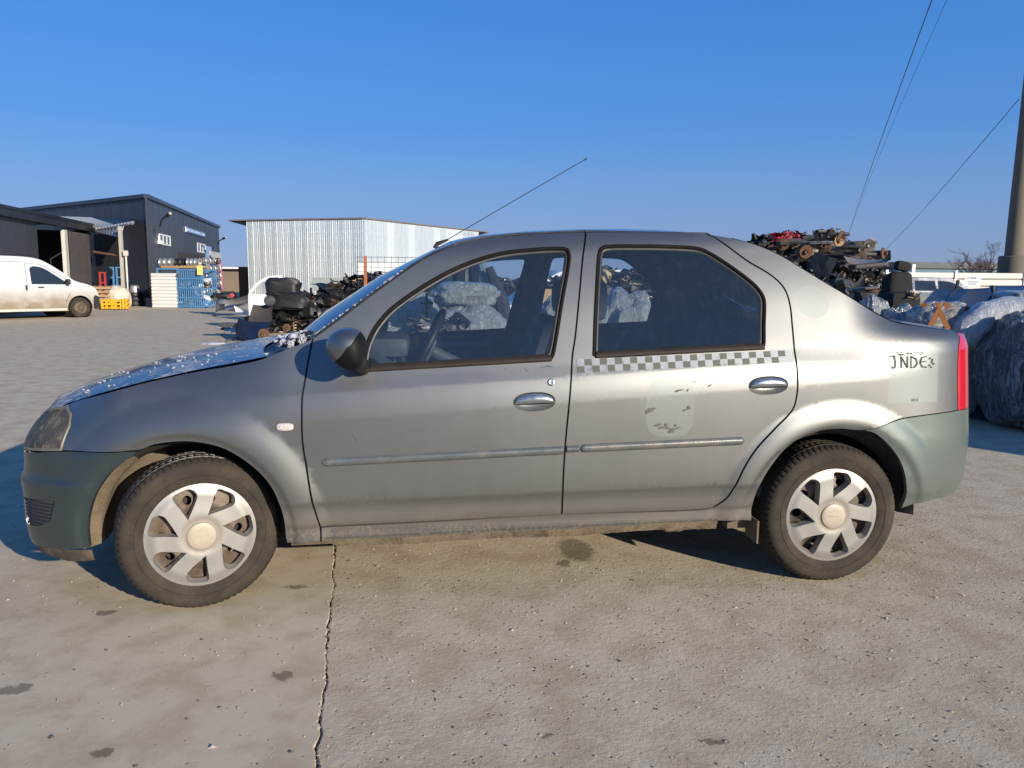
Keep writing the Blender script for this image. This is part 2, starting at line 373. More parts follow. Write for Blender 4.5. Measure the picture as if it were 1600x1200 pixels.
def ground_mat(name, rough_side=False):
    m, n, l, b = newmat(name)
    co = N_(n, 'ShaderNodeTexCoord'); P = co.outputs['Object']; sp = N_(n, 'ShaderNodeSeparateXYZ'); l.new(P, sp.inputs[0])
    a = noise_tex(n, l, .55, 7, .6, vec=P); d = noise_tex(n, l, 5, 8, .62, vec=P); e = noise_tex(n, l, 42, 7, .7, vec=P); g = noise_tex(n, l, 190, 4, .75, vec=P)
    sw = noise_tex(n, l, 2.2, 6, .6, vec=P, sc3=(.25, 1.4, 1), dist=.6)       # sweeping tyre smears
    base = mixc(n, l, a.outputs[0], (.47, .392, .278), (.60, .515, .385))
    base = mixc(n, l, ramp(n, l, sw.outputs[0], [(.35, g3(0)), (.65, g3(.55))]).outputs[0], base, (.57, .48, .335))
    base = mixc(n, l, ramp(n, l, d.outputs[0], [(.38, g3(.55)), (.56, g3(0))]).outputs[0], base, (.37, .285, .175))
    base = mixc(n, l, ramp(n, l, e.outputs[0], [(.56, g3(0)), (.72, g3(.55))]).outputs[0], base, (.60, .53, .40))
    # pitting: where the paste has worn off small dark holes show
    v = N_(n, 'ShaderNodeTexVoronoi'); v.inputs['Scale'].default_value = 36 if rough_side else 30; l.new(P, v.inputs['Vector'])
    dens = noise_tex(n, l, 1.3, 5, .6, vec=P)
    hole = ramp(n, l, v.outputs['Distance'], [(.0, g3(1)), (.26, g3(0))])
    wear = ramp(n, l, dens.outputs[0], [(.32, g3(0)), (.55, g3(1.0 if rough_side else .4))])
    gate = ramp(n, l, noise_tex(n, l, 23, 3, .6, vec=P).outputs[0], [(.532, g3(0)), (.59, g3(1))])
    pit = math_(n, l, 'MULTIPLY', math_(n, l, 'MULTIPLY', hole.outputs[0], wear.outputs[0]), gate.outputs[0])
    base = mixc(n, l, math_(n, l, 'MULTIPLY', pit, .8), base, (.11, .085, .06))
    # oil stains at the places where they lie
    stains = [(.42, .03, .045, .018), (1.12, .22, .05, .014), (1.20, -.53, .032, .022), (.36, -.53, .06, .022), (2.41, .56, .09, .11), (.77, -.91, .028, .016), (2.02, -.96, .018, .012), (2.32, .385, .03, .03), (2.49, -1.04, .05, .012)]
    wv = N_(n, 'ShaderNodeVectorMath', operation='MULTIPLY_ADD'); nz = noise_tex(n, l, 26, 5, .6, vec=P)
    l.new(nz.outputs['Color'], wv.inputs[0]); wv.inputs[1].default_value = (.09, .09, 0); l.new(P, wv.inputs[2])
    s2 = N_(n, 'ShaderNodeSeparateXYZ'); l.new(wv.outputs[0], s2.inputs[0]); tot = None
    for (x, y, rx, ry) in stains:
        dx = math_(n, l, 'DIVIDE', math_(n, l, 'SUBTRACT', s2.outputs[0], x+.045), rx); dy = math_(n, l, 'DIVIDE', math_(n, l, 'SUBTRACT', s2.outputs[1], y+.045), ry*1.6)
        q = math_(n, l, 'SQRT', math_(n, l, 'ADD', math_(n, l, 'MULTIPLY', dx, dx), math_(n, l, 'MULTIPLY', dy, dy)))
        q = math_(n, l, 'MULTIPLY', math_(n, l, 'SUBTRACT', 1.05, q), 3.5, True); tot = q if tot is None else math_(n, l, 'MAXIMUM', tot, q)
    base = mixc(n, l, math_(n, l, 'MULTIPLY', tot, .6), base, (.06, .045, .033))
    l.new(base, b.inputs['Base Color']); b.inputs['Roughness'].default_value = .92; b.inputs['Specular IOR Level'].default_value = .25
    h = math_(n, l, 'MULTIPLY', d.outputs[0], .30)
    h = math_(n, l, 'ADD', h, math_(n, l, 'MULTIPLY', e.outputs[0], .40 if rough_side else .09)); h = math_(n, l, 'ADD', h, math_(n, l, 'MULTIPLY', g.outputs[0], .16 if rough_side else .07))
    h = math_(n, l, 'SUBTRACT', h, math_(n, l, 'MULTIPLY', pit, .6))
    l.new(bump(n, l, h, .68 if rough_side else .28, .014), b.inputs['Normal']); return m
M_GROUND = ground_mat('trodden_concrete'); M_GROUNDR = ground_mat('pitted_concrete', True)
M_DIRT = plain('joint_dirt', (.13, .10, .07), .95, var=.4, scale=60, bmp=.6)

# ------------------------------------------------------------------ the ground: yard with a cracked joint
def crack_line():
    rnd = random.Random(3); key = [(1.12, 3.0), (1.2, 1.4), (1.239, .638), (1.296, -.011), (1.33, -.435), (1.345, -.758), (1.368, -1.042), (1.40, -1.6), (1.5, -3.4)]
    key = key[::-1]; P = []
    for i in range(len(key)-1):
        a, b = key[i], key[i+1]; k = max(1, int(abs(b[1]-a[1])/.012))
        for q in range(k):
            t = q/k; P.append((a[0]+(b[0]-a[0])*t, a[1]+(b[1]-a[1])*t))
    P.append(key[-1]); w = 0; L = []
    for (x, y) in P:
        w = w*.93+rnd.uniform(-.003, .003); L.append((x+w, y))
    return L
CR = crack_line()
def jag(sg, seed):
    rnd = random.Random(seed); o = []; g = .003
    for i, (x, y) in enumerate(CR):
        g = max(.0004, min(.008, g*.78+rnd.uniform(0, .0007)+(.0055 if rnd.random() < .08 else 0)))
        o.append((x+sg*g, y))
    return o
SX0, SX1, SY0, SY1 = -300, 420, -60, 900
def slab(name, edge, sg, mat):
    xe = SX0 if sg < 0 else SX1; e = [(1.5, SY0)]+edge+[(1.0, SY1)] ; V = []; F = []; n = len(e)
    for (x, y) in e:
        V.append((x, y, 0)); V.append((x+sg*.004, y, 0)); V.append((xe, y, 0)); V.append((x, y, -.02))
    for i in range(n-1):
        a = i*4; b = a+4
        q = [(a, b, b+1, a+1), (a+1, b+1, b+2, a+2), (a+3, b+3, b, a)]
        F += [f[::-1] if sg > 0 else f for f in q] if sg > 0 else q
    # chipped arris: lower the edge row slightly
    rnd = random.Random(5+sg)
    for i in range(n): V[i*4] = (V[i*4][0], V[i*4][1], -rnd.choice((.0, .0015, .003, .006)))
    o = mesh(name, V, F, mat); return tag(o, 'worn beige concrete yard on the '+('headlight side' if sg < 0 else 'boot side')+' of the cracked joint', kind='structure')
tag(mesh('ground', [(-700, -300, -.010), (900, -300, -.010), (900, 1400, -.010), (-700, 1400, -.010)], [(0, 1, 2, 3)], M_DIRT), 'dirt below the concrete yard', kind='structure')
slab('yard_slab', jag(-1, 1), -1, M_GROUND); slab('yard_slab', jag(1, 2), 1, M_GROUNDR)
def scatter_stones():
    rnd = random.Random(11); mb = MB()
    for i in range(420):
        x, y = CR[rnd.randrange(60, len(CR)-60)]; x += rnd.gauss(0, .004); r = rnd.uniform(.001, .0028)
        mb.add([(x+(v[0]+rnd.uniform(-.4, .4))*r*1.3, y+(v[1]+rnd.uniform(-.4, .4))*r, v[2]*r-.004+rnd.random()*.004) for v in ((1, 0, 0), (0, 1, 0), (-1, 0, 0), (0, -1, 0), (0, 0, .8), (0, 0, -.3))], [(0, 1, 4), (1, 2, 4), (2, 3, 4), (3, 0, 4)], rnd.choice((0, 0, 1, 2)))
    for i in range(5200):
        if i < 4300: x = rnd.uniform(-.6, 4.6); y = rnd.uniform(-1.5, 1.2)
        else: x = rnd.uniform(-3, 9); y = rnd.uniform(-1, 6)
        if rnd.random() < .55 and x < 1.3: continue
        r = rnd.choice((.0012, .0016, .002, .0025, .0035))*(1 if rnd.random() < .97 else 1.8)*(1.25 if i < 4300 else 2)
        V = []
        for v in ((1, 0, 0), (0, 1, 0), (-1, 0, 0), (0, -1, 0), (0, 0, .8), (0, 0, -.3)):
            V.append((x+(v[0]+rnd.uniform(-.4, .4))*r*1.3, y+(v[1]+rnd.uniform(-.4, .4))*r, max(0, (v[2]+rnd.uniform(-.2, .3))*r+.0005)))
        mb.add(V, [(0, 1, 4), (1, 2, 4), (2, 3, 4), (3, 0, 4), (1, 0, 5), (2, 1, 5), (3, 2, 5), (0, 3, 5)], rnd.choice((0, 0, 1, 2)))
    o = mb.build('gravel_grit', [plain('grit_grey', (.30, .265, .21), .9, scale=50), plain('grit_pale', (.40, .36, .30), .9, scale=50), plain('grit_dark', (.09, .075, .06), .9, scale=50)])
    tag(o, 'loose grit and small stones on the concrete', kind='stuff')
scatter_stones()
HW=0.87
PLAN=[(-0.035,0.87),(-0.03,0.65),(0.0,0.42),(0.06,0.215),(0.165,0.105),(0.32,0.045),(0.6,0.012),(1.0,0.003),(1.6,0.0),(2.4,0.0),(3.2,0.0),(3.6,0.004),(3.86,0.025),(4.03,0.08),(4.145,0.17),(4.21,0.31),(4.25,0.52),(4.265,0.87)]
def _cr(P,n=24):
    P=[np.array(p,float) for p in P]
    P=[2*P[0]-P[1]]+P+[2*P[-1]-P[-2]]
    o=[]
    for i in range(1,len(P)-2):
        a,b,c,d=P[i-1:i+3]
        for k in range(n):
            t=k/n
            o.append(.5*((2*b)+(c-a)*t+(2*a-5*b+4*c-d)*t*t+(3*b-a-3*c+d)*t**3))
    o.append(P[-2]);return np.array(o)
_C=_cr(PLAN)
_S=np.concatenate([[0],np.cumsum(np.linalg.norm(np.diff(_C,axis=0),axis=1))])
_S+=2.0-np.interp(2.0,_C[:,0],_S)
_T=np.gradient(_C,axis=0);_T/=np.linalg.norm(_T,axis=1)[:,None]
for _ in range(6): _T[1:-1]=(_T[:-2]+_T[1:-1]*2+_T[2:])/4
_T/=np.linalg.norm(_T,axis=1)[:,None]
SMIN,SMAX=_S[0],_S[-1]
def lin(a,b,z0,z1):
    return lambda s:z0+(s-a)/(b-a)*(z1-z0)
# profile stations: s -> list of (z, off)
def sta(s):
    sb=.266+(s-1.26)*.019; st=.324+(s-1.26)*.0177; c3=.422+(s-1.26)*.0195; rb=.598+(s-1.27)*.033
    c2=.767+(s-1.21)*.063; c1=min(.918+(s-1.21)*.0605,1.040)
    w=c1-.052
    return [(sb-.03,.066),(sb,.056),(st-.006,.050),(st+.012,.040),(c3-.012,.0225),(c3+.014,.0135),(rb,.0035),(c2-.014,.0),(c2+.012,.0018),(w-.006,.0165),(w+.012,.024),(c1-.004,.0395),(c1+.012,.0455),(c1+.1,.079),(c1+.25,.137),(c1+.4,.205),(c1+.47,.243),(c1+.53,.30),(c1+.6,.42)]
FRONT=[(.10,.06),(.22,.022),(.27,.008),(.36,.0),(.44,.0),(.485,-.004),(.515,-.005),(.53,.008),(.56,.012),(.62,.014),(.66,.024),(.70,.045),(.74,.078),(.78,.118),(.82,.16),(.86,.22),(.9,.3),(.95,.4),(1.0,.5)]
FEN=[(.10,.06),(.22,.03),(.27,.02),(.36,.01),(.44,.004),(.485,.001),(.515,.0),(.55,.0),(.60,.001),(.65,.004),(.70,.010),(.74,.017),(.78,.028),(.82,.044),(.86,.065),(.9,.092),(.95,.14),(1.0,.2),(1.1,.35)]
REAR=[(.25,.09),(.33,.045),(.385,.02),(.41,.008),(.50,.0),(.60,-.003),(.645,-.002),(.68,.002),(.76,.008),(.86,.016),(.95,.024),(1.0,.0285),(1.032,.0305),(1.042,.0335),(1.06,.0395),(1.085,.052),(1.11,.085),(1.2,.22),(1.35,.33),(1.6,.5)]
STA=[(-9,FRONT),(.16,FRONT),(.50,FEN),(1.15,None),(3.45,None),(3.98,REAR),(9,REAR)]
def _pchip(x,y,q):
    h=np.diff(x);d=np.diff(y)/h
    m=np.zeros(len(x))
    for i in range(1,len(x)-1):
        if d[i-1]*d[i]>0:
            w1=2*h[i]+h[i-1];w2=h[i]+2*h[i-1]
            m[i]=(w1+w2)/(w1/d[i-1]+w2/d[i])
    m[0]=d[0];m[-1]=d[-1]
    if q<=x[0]: return y[0]+m[0]*(q-x[0])
    if q>=x[-1]: return y[-1]+m[-1]*(q-x[-1])
    i=int(np.searchsorted(x,q)-1);t=(q-x[i])/h[i]
    return (2*t**3-3*t*t+1)*y[i]+(t**3-2*t*t+t)*h[i]*m[i]+(-2*t**3+3*t*t)*y[i+1]+(t**3-t*t)*h[i]*m[i+1]
def prof(s,z):
    for i in range(len(STA)-1):
        if STA[i][0]<=s<=STA[i+1][0]: break
    a,b=STA[i],STA[i+1]
    A=np.array(a[1] if a[1] is not None else sta(s));B=np.array(b[1] if b[1] is not None else sta(s))
    t=(s-a[0])/(b[0]-a[0]);t=t*t*(3-2*t)
    if a[1] is b[1]: t=0
    va=_pchip(A[:,0],A[:,1],z); 
    if t==0: return va
    return va*(1-t)+_pchip(B[:,0],B[:,1],z)*t
def sm(a,b,x):
    t=min(1,max(0,(x-a)/(b-a)));return t*t*(3-2*t)
# wheel flares
WF=(0.745,.30);WR=(3.425,.30)
def flare(s,z):
    o=0
    for (cx,cz),r0,r1,amp,sq in ((WF,.385,.545,.019,1.0),(WR,.385,.52,.019,1.0)):
        dx=s-cx;dz=(z-cz)
        if dz<-.1: dz=-.1
        d=math.hypot(dx,dz)
        if d<r1+.05:
            tt=min(1,max(0,(d-r0-.045)/(r1-r0-.045)));k=math.cos(math.pi/2*tt)**1.15
            o-=amp*k
            o+=.010*(1-sm(r0+.010,r0+.040,d))
    return o
def off(s,z):
    return prof(s,z)+flare(s,z)
def bsurf(s,z,extra=0.0):
    c0=np.interp(s,_S,_C[:,0]);c1=np.interp(s,_S,_C[:,1])
    tx=np.interp(s,_S,_T[:,0]);ty=np.interp(s,_S,_T[:,1])
    n=math.hypot(tx,ty);tx/=n;ty/=n
    o=off(s,z)+extra
    # inward normal = rotate tangent left: (-ty,tx)
    return np.array([c0-ty*o,c1+tx*o,z])
def bnorm(s,z):
    e=.003
    a=bsurf(s+e,z)-bsurf(s-e,z);b=bsurf(s,z+e)-bsurf(s,z-e)
    n=np.cross(a,b);n/=np.linalg.norm(n)
    return n  # outward (-y)
# ------------------------------------------------------------------ THE CAR
W2 = 2*HW
car = empty('sedan_car', (2.1, .87, 0), 0, 'dusty silver-grey four-door sedan parked side-on with checker strip and faded taxi stickers', 'car')
CP = Vector((2.1, .87, 0))
def C_(v, far=False):
    v = Vector(tuple(map(float, v)))
    if far: v = Vector((v.x, W2-v.y, v.z))
    return v
def cmesh(name, V, F, mat, parent, far=False, **k):
    """mesh given in yard coordinates -> object whose origin is the car's base"""
    VV = [C_(v, far)-CP for v in V]; FF = [tuple(f)[::-1] for f in F] if far else F
    if k.get('normals') is not None and far: k['normals'] = [(a, -b, c) for a, b, c in k['normals']]
    o = mesh(name, VV, FF, mat, parent, **k)
    if parent is not car and parent is not None: o.location = (0, 0, 0)
    return o
def crease_pts(s0, s1, step=.03):
    """extra points along the pressed lines so that they stay crisp"""
    E = []; s = s0
    while s < s1:
        c3 = .422+(s-1.26)*.0195; c2 = .767+(s-1.21)*.063; c1 = min(.918+(s-1.21)*.0605, 1.04); w = c1-.052; st = .324+(s-1.26)*.0177
        for z in (c3-.012, c3+.001, c3+.014, c2-.014, c2-.002, c2+.012, w-.008, w+.002, w+.012, c1-.004, c1+.004, c1+.012, st+.012, st+.002): E.append((s, z))
        s += step
    return E
def panel(name, out, holes, mat, parent, far=False, step=.032, gap=.0038, depth=.02, extra=(), push=0.0, crease=True):
    O = inset(smooth_outline(out), gap); H = [inset(smooth_outline(h), -.0) for h in holes]
    lo = min(p[0] for p in O); hi = max(p[0] for p in O)
    ex = list(extra)+(crease_pts(max(lo, 1.15), min(hi, 4.05)) if crease else [])
    if any(True for c in (WF, WR) if lo < c[0]+.5 and hi > c[0]-.5):
        for c in (WF, WR):
            for r in (.387, .396, .405, .414, .424, .435, .447, .46, .475, .49, .505, .52, .535):
                for k in range(0, 190): a = PI*(k/189*1.3-.15); ex.append((c[0]+r*math.cos(a), c[1]+r*math.sin(a)))
    if min(lo, 9) < .5: ex += [(s, z) for s in np.arange(SMIN+.01, .45, .014) for z in np.arange(.2, .86, .03)]
    Q, Tt = region(O, H, step, ex)
    V = [bsurf(s, z, push) for s, z in Q]; Nn = [bnorm(s, z) for s, z in Q]; F = [tuple(t) for t in Tt]
    be = boundary_edges(Tt); idx = {}
    for (a, b) in be:                       # folded edge, turned into the body
        e = np.array(V[b])-np.array(V[a]); q = []
        for v in (a, b):
            q.append(v)
        n = np.cross(e, Nn[a]); n = n/(np.linalg.norm(n)+1e-9)
        base = len(V)
        for v in (a, b): V.append(V[v]); Nn.append(n)
        for v in (b, a): V.append(np.array(V[v])-np.array(Nn[v])*depth if False else np.array(V[v])-np.array(bnorm(*Q[v]))*depth); Nn.append(n)
        F.append((base+1, base, base+3, base+2))
    return cmesh(name, V, F, mat, parent, far, smooth=True, normals=Nn)
def ringmesh(name, out, mat, parent, far, w=.014, hs=((0, .0), (.25, -.005), (.7, -.004), (1, .008))):
    O = smooth_outline(out, .015); V = []; F = []; n = len(O); m = len(hs)
    rings = [inset(O, w*a) for a, _ in hs]
    for k, (a, h) in enumerate(hs):
        for (s, z) in rings[k]: V.append(bsurf(s, z, h))
    A = sum(O[i][0]*O[(i+1) % n][1]-O[(i+1) % n][0]*O[i][1] for i in range(n))
    for k in range(m-1):
        for i in range(n):
            j = (i+1) % n; f = (k*n+i, k*n+j, (k+1)*n+j, (k+1)*n+i); F.append(f if A > 0 else f[::-1])
    return cmesh(name, V, F, mat, parent, far, smooth=True)
def sheet(name, out, mat, parent, far=False, push=.01, step=.05, gap=0, thick=0):
    O = inset(smooth_outline(out), gap) if gap else smooth_outline(out)
    Q, Tt = region(O, (), step); V = [bsurf(s, z, push) for s, z in Q]; Nn = [bnorm(s, z) for s, z in Q]
    return cmesh(name, V, [tuple(t) for t in Tt], mat, parent, far, smooth=True, normals=Nn)
def ell(cx, cz, a, b, n=36, tilt=0, pw=2.0):
    o = []
    for k in range(n):
        t = 2*PI*k/n; x = a*abs(math.cos(t))**(2/pw)*(1 if math.cos(t) > 0 else -1); y = b*abs(math.sin(t))**(2/pw)*(1 if math.sin(t) > 0 else -1)
        o.append((cx+x*math.cos(tilt)-y*math.sin(tilt), cz+x*math.sin(tilt)+y*math.cos(tilt)))
    return o
O_FEN = [(0.168,0.805),(0.378,0.851),(0.58,0.904),(0.764,0.944),(1.016,0.992),(1.115,1.029),(1.189,1.058),(1.235,1.078),(1.22,0.992),(1.21,0.92),(1.201,0.856),(1.199,0.782),(1.199,0.681),(1.21,0.586),(1.23,0.433),(1.254,0.319),(1.253,0.252),(1.118,0.253),(1.113,0.282),(1.111,0.369),(1.088,0.466),(1.052,0.534),(0.987,0.601),(0.906,0.655),(0.823,0.68),(0.74,0.686),(0.645,0.675),(0.585,0.654),(0.275,0.644),(0.289,0.737),(0.265,0.777)]
O_FD = [(1.235,1.078),(1.349,1.161),(1.487,1.266),(1.629,1.367),(1.717,1.419),(1.821,1.462),(1.927,1.487),(2.078,1.505),(2.217,1.515),(2.37,1.521),(2.343,1.415),(2.315,1.25),(2.289,1.087),(2.271,0.999),(2.246,0.73),(2.236,0.52),(2.239,0.344),(1.745,0.33),(1.254,0.319),(1.23,0.433),(1.21,0.586),(1.199,0.681),(1.199,0.782),(1.201,0.856),(1.21,0.92),(1.22,0.992)]
O_FW = [(1.421,0.948),(1.429,1.009),(1.441,1.059),(1.475,1.127),(1.544,1.204),(1.701,1.311),(1.847,1.384),(1.996,1.43),(2.146,1.449),(2.26,1.454),(2.286,1.447),(2.293,1.412),(2.25,1.229),(2.201,1.014),(2.186,0.99)]
O_RD = [(2.37,1.521),(2.608,1.526),(2.775,1.524),(2.903,1.517),(2.962,1.478),(3.055,1.404),(3.154,1.342),(3.203,1.289),(3.22,1.221),(3.219,1.123),(3.216,1.024),(3.219,0.93),(3.219,0.845),(3.203,0.782),(3.134,0.71),(3.057,0.626),(3.008,0.548),(2.975,0.469),(2.945,0.404),(2.896,0.357),(2.845,0.347),(2.239,0.344),(2.236,0.52),(2.246,0.73),(2.271,0.999),(2.289,1.087),(2.315,1.25),(2.343,1.415)]
O_RW = [(2.354,1.011),(2.373,1.204),(2.402,1.416),(2.415,1.45),(2.442,1.464),(2.595,1.469),(2.762,1.467),(2.853,1.46),(2.899,1.441),(3.002,1.371),(3.078,1.308),(3.108,1.268),(3.117,1.234),(3.103,1.128),(3.092,1.05),(3.079,1.034),(2.715,1.016),(2.377,0.999)]
O_Q = [(2.903,1.517),(3.004,1.502),(3.096,1.479),(3.198,1.436),(3.303,1.372),(3.417,1.301),(3.542,1.231),(3.64,1.18),(3.719,1.147),(3.86,1.128),(4.02,1.110),(4.09,1.098),(4.033,1.035),(4.023,0.91),(4.028,0.759),(3.713,0.738),(3.53,0.692),(3.411,0.699),(3.324,0.691),(3.224,0.652),(3.155,0.586),(3.095,0.487),(3.068,0.381),(3.075,0.289),(2.99,0.295),(2.556,0.278),(2.195,0.271),(1.253,0.252),(1.254,0.319),(1.745,0.33),(2.239,0.344),(2.845,0.347),(2.896,0.357),(2.945,0.404),(2.975,0.469),(3.008,0.548),(3.057,0.626),(3.134,0.71),(3.203,0.782),(3.219,0.845),(3.219,0.93),(3.216,1.024),(3.219,1.123),(3.22,1.221),(3.203,1.289),(3.154,1.342),(3.055,1.404),(2.962,1.478)]
O_TL = [(4.09,1.098),(4.20,1.090),(4.235,1.06),(4.245,.94),(4.235,.765),(4.12,0.757),(4.028,0.759),(4.023,0.91),(4.033,1.035)]
O_RB = [(3.53,0.692),(3.713,0.738),(4.028,0.759),(4.126,0.755),(4.25,.75),(4.5,.745),(SMAX-.005,.745),(SMAX-.005,.33),(4.5,.33),(4.2,.34),(4.06,0.356),(3.95,0.356),(3.838,0.348),(3.769,0.326),(3.769,0.375),(3.745,0.47),(3.705,0.557),(3.644,0.627),(3.574,0.679)]
O_FB = [(SMIN+.005,.60),(-.2,.605),(0.046,0.619),(0.275,0.644),(0.587,0.652),(0.561,0.629),(0.532,0.612),(0.472,0.561),(0.421,0.49),(0.386,0.407),(0.372,0.337),(0.369,0.262),(0.218,0.25),(0.1,0.24),(-.2,.235),(SMIN+.005,.235)]
O_HL = [(-.14,.745),(-.06,.77),(0.04,0.785),(0.151,0.797),(0.168,.803),(0.265,0.777),(0.289,0.737),(0.275,0.644),(0.143,0.634),(0.0,.624),(-.12,.612)]
O_FOG = [(.012,.432),(.13,.443),(.2466,.4484),(.2175,.371),(.17,.345),(.12,.332),(.015,.325)]
def handle(parent, cx, cz, far):
    tl = .035; g = []
    e = ell(cx, cz, .086, .0385, 40, tl, 2.3)
    # bowl pressed into the door skin
    V = []; F = []; n = len(e)
    for k, (f, d) in enumerate(((1.0, -.0005), (.93, .004), (.8, .014), (.5, .02), (.02, .021))):
        for (s, z) in e: V.append(bsurf(cx+(s-cx)*f, cz+(z-cz)*f, d))
    for k in range(4):
        for i in range(n): j = (i+1) % n; F.append((k*n+i, k*n+j, (k+1)*n+j, (k+1)*n+i))
    h = cmesh('door_handle', V, F, M_RUB, parent, far, smooth=True)
    # grip: the upper half stands proud
    V = []; F = []; nu, nv = 28, 9
    for i in range(nu+1):
        a = -1+2*i/nu
        for j in range(nv):
            b = j/(nv-1); w = math.sqrt(max(0, 1-abs(a)**2.3))
            z = -.004+b*(.036*w+.003)-.001; bul = -(.004+.012*math.sin(PI*min(1, .18+b*.72)))*(.35+.65*w)
            s = a*.080; V.append(bsurf(cx+s*math.cos(tl)-z*math.sin(tl), cz+s*math.sin(tl)+z*math.cos(tl), bul))
    for i in range(nu):
        for j in range(nv-1): F.append((i*nv+j, (i+1)*nv+j, (i+1)*nv+j+1, i*nv+j+1))
    b0 = len(V)
    for i in range(nu+1): V.append(V[i*nv]-np.array([0, -.014 if True else 0, 0]))
    for i in range(nu): F.append((b0+i, b0+i+1, (i+1)*nv, i*nv))
    cmesh('handle_grip', V, F, M_CHROME, parent, far, smooth=True)
    return h
def rubstrip(parent, s0, z0, s1, z1, far, round0=True, round1=True, h=.0185):
    V = []; F = []; nu, nv = 60, 9
    for i in range(nu+1):
        t = i/nu; s = s0+(s1-s0)*t; z = z0+(z1-z0)*t; d = min((s-s0) if round0 else 9, (s1-s) if round1 else 9)
        w = math.sqrt(max(0, 1-(1-min(1, d/h))**2)); w = max(w, .05)
        for j in range(nv):
            b = -1+2*j/(nv-1); V.append(bsurf(s, z+b*h*w, .001-.013*(1-abs(b)**2.6)*min(1, w+.2)))
    for i in range(nu):
        for j in range(nv-1): F.append((i*nv+j, (i+1)*nv+j, (i+1)*nv+j+1, i*nv+j+1))
    cmesh('rub_strip', V, F, M_RUB, parent, far, smooth=True)
M_FILM = None
def stickers(parent_rear, parent_q, parent_front):
    """flat prints and the ghosts of peeled ones: thin vinyl lying on the door skin"""
    sq = plain('faded_checker_vinyl', (.075, .076, .062), .55, var=.25, scale=40); lt = plain('pale_checker_vinyl', (.24, .25, .265), .42, metal=.7, var=.08, scale=30)
    def quad(a, b, z0, z1, s0, s1, mat, push, nm, par):
        V = []; F = []
        for i in range(4):
            s = s0+(s1-s0)*i/3
            for k in range(3): V.append(bsurf(s, a(s)+(b(s)-a(s))*(z0+(z1-z0)*k/2), push))
        for i in range(3):
            for k in range(2): F.append((i*3+k, (i+1)*3+k, (i+1)*3+k+1, i*3+k+1))
        return V, F
    lo = lambda s: .941+(s-2.284)*.0462; hi = lambda s: .996+(s-2.284)*.0395
    n = 29; s0, s1 = 2.288, 3.205; w = (s1-s0)/n
    V, F = [], []
    for i in range(n):
        v, f = quad(lo, hi, 0, 1, s0+i*w, s0+(i+1)*w, None, -.0012, '', None); b = len(V); V += v; F += [tuple(b+x for x in q) for q in f]
    st = cmesh('checker_strip', V, F, lt, parent_rear, smooth=True)
    rnd = random.Random(4)
    for i in range(n):
        up = i % 2; V, F = quad(lo, hi, .5*up+.02, .5*up+.48, s0+i*w+.001, s0+(i+1)*w-.001, None, -.0022, '', None)
        if i > n-2: continue
        cmesh('checker_square', V, F, sq, parent_rear, smooth=True)
    # ghosts
    dk = plain('torn_vinyl_remains', (.13, .12, .10), .9, var=.3, scale=60, spec=.1)
    rr = random.Random(9)
    for (cx, cz, a, b, tl) in ((2.585,.787,.022,.014,.5),(2.60,.795,.02,.006,.2),(2.70,.868,.012,.006,.3),(2.715,.872,.02,.003,.1),(2.745,.87,.008,.004,1),(2.752,.80,.009,.012,.6),(2.742,.79,.016,.005,.3),(2.625,.728,.02,.007,.3),(2.64,.716,.018,.006,.1),(2.66,.728,.01,.008,.9),(2.685,.702,.024,.009,.5),(2.672,.713,.02,.005,-.2),(2.71,.714,.016,.004,.2),(2.70,.725,.008,.006,0),(2.772,.905,.012,.002,.1),(2.84,.89,.01,.003,.6)):
        o = [(cx+math.cos(tl)*(x)-math.sin(tl)*y, cz+math.sin(tl)*x+math.cos(tl)*y) for x, y in [(a*math.cos(t)*rr.uniform(.5, 1.1), b*math.sin(t)*rr.uniform(.5, 1.1)) for t in np.arange(0, 2*PI, .6)]]
        Q, Tt = region(o, (), 9); cmesh('sticker_scrap', [bsurf(s, z, -.0026) for s, z in Q], [tuple(t) for t in Tt], dk, parent_rear)
    # finger-written word on the boot-side patch
    def stroke(mb, pts, w=.0019):
        pts = [bsurf(s, z, -.0042) for s, z in pts]
        mb.tube([Vector(p)-CP for p in pts], [w]*len(pts), 6)
    mb = MB(); x0 = 3.645; z0 = .955; h = .050
    J = [[(0, 1), (.32, 1.03)], [(.2, 1), (.24, .5), (.2, .1), (.08, 0), (0, .15)]]
    Nl = [[(0, 0), (.03, .98), (.36, .02), (.42, 1.0)]]
    D = [[(0, .02), (.03, .98)], [(.03, .98), (.35, .75), (.4, .35), (.2, .05), (0, .02)]]
    E_ = [[(.38, .95), (.12, .85), (0, .45), (.12, .08), (.42, .04)], [(.03, .5), (.36, .53)]]
    X_ = [[(0, .25), (.05, .1)], [(.1, .0), (.17, .05)], [(.17, .35), (.24, .75)], [(.28, .2), (.32, .4)], [(.05, .7), (.1, .85)]]
    cx = x0
    for L in (J, Nl, D, E_, X_):
        for st_ in L:
            pp = [(cx+a*h*1.65, z0+b*h) for a, b in st_]; q = []
            for i in range(len(pp)-1):
                for k in range(5): t = k/5; q.append((pp[i][0]*(1-t)+pp[i+1][0]*t+rr.uniform(-.0006, .0006), pp[i][1]*(1-t)+pp[i+1][1]*t+rr.uniform(-.0006, .0006)))
            q.append(pp[-1]); stroke(mb, q)
        cx += .0475
    for k in range(22):
        a = 3.665+rr.uniform(0, .14); b = 1.012+rr.uniform(0, .012); stroke(mb, [(a, b), (a+rr.uniform(-.006, .008), b+rr.uniform(-.006, .006))], .0012)
    for a in (3.752, 3.762, 3.776): stroke(mb, [(a, .812), (a+.002, .824)], .0012)
    tag(mb.build('finger_writing', plain('writing_in_dust', (.035, .033, .03), 1, var=.2, spec=0), parent_q), kind='stuff')
    mb = MB()
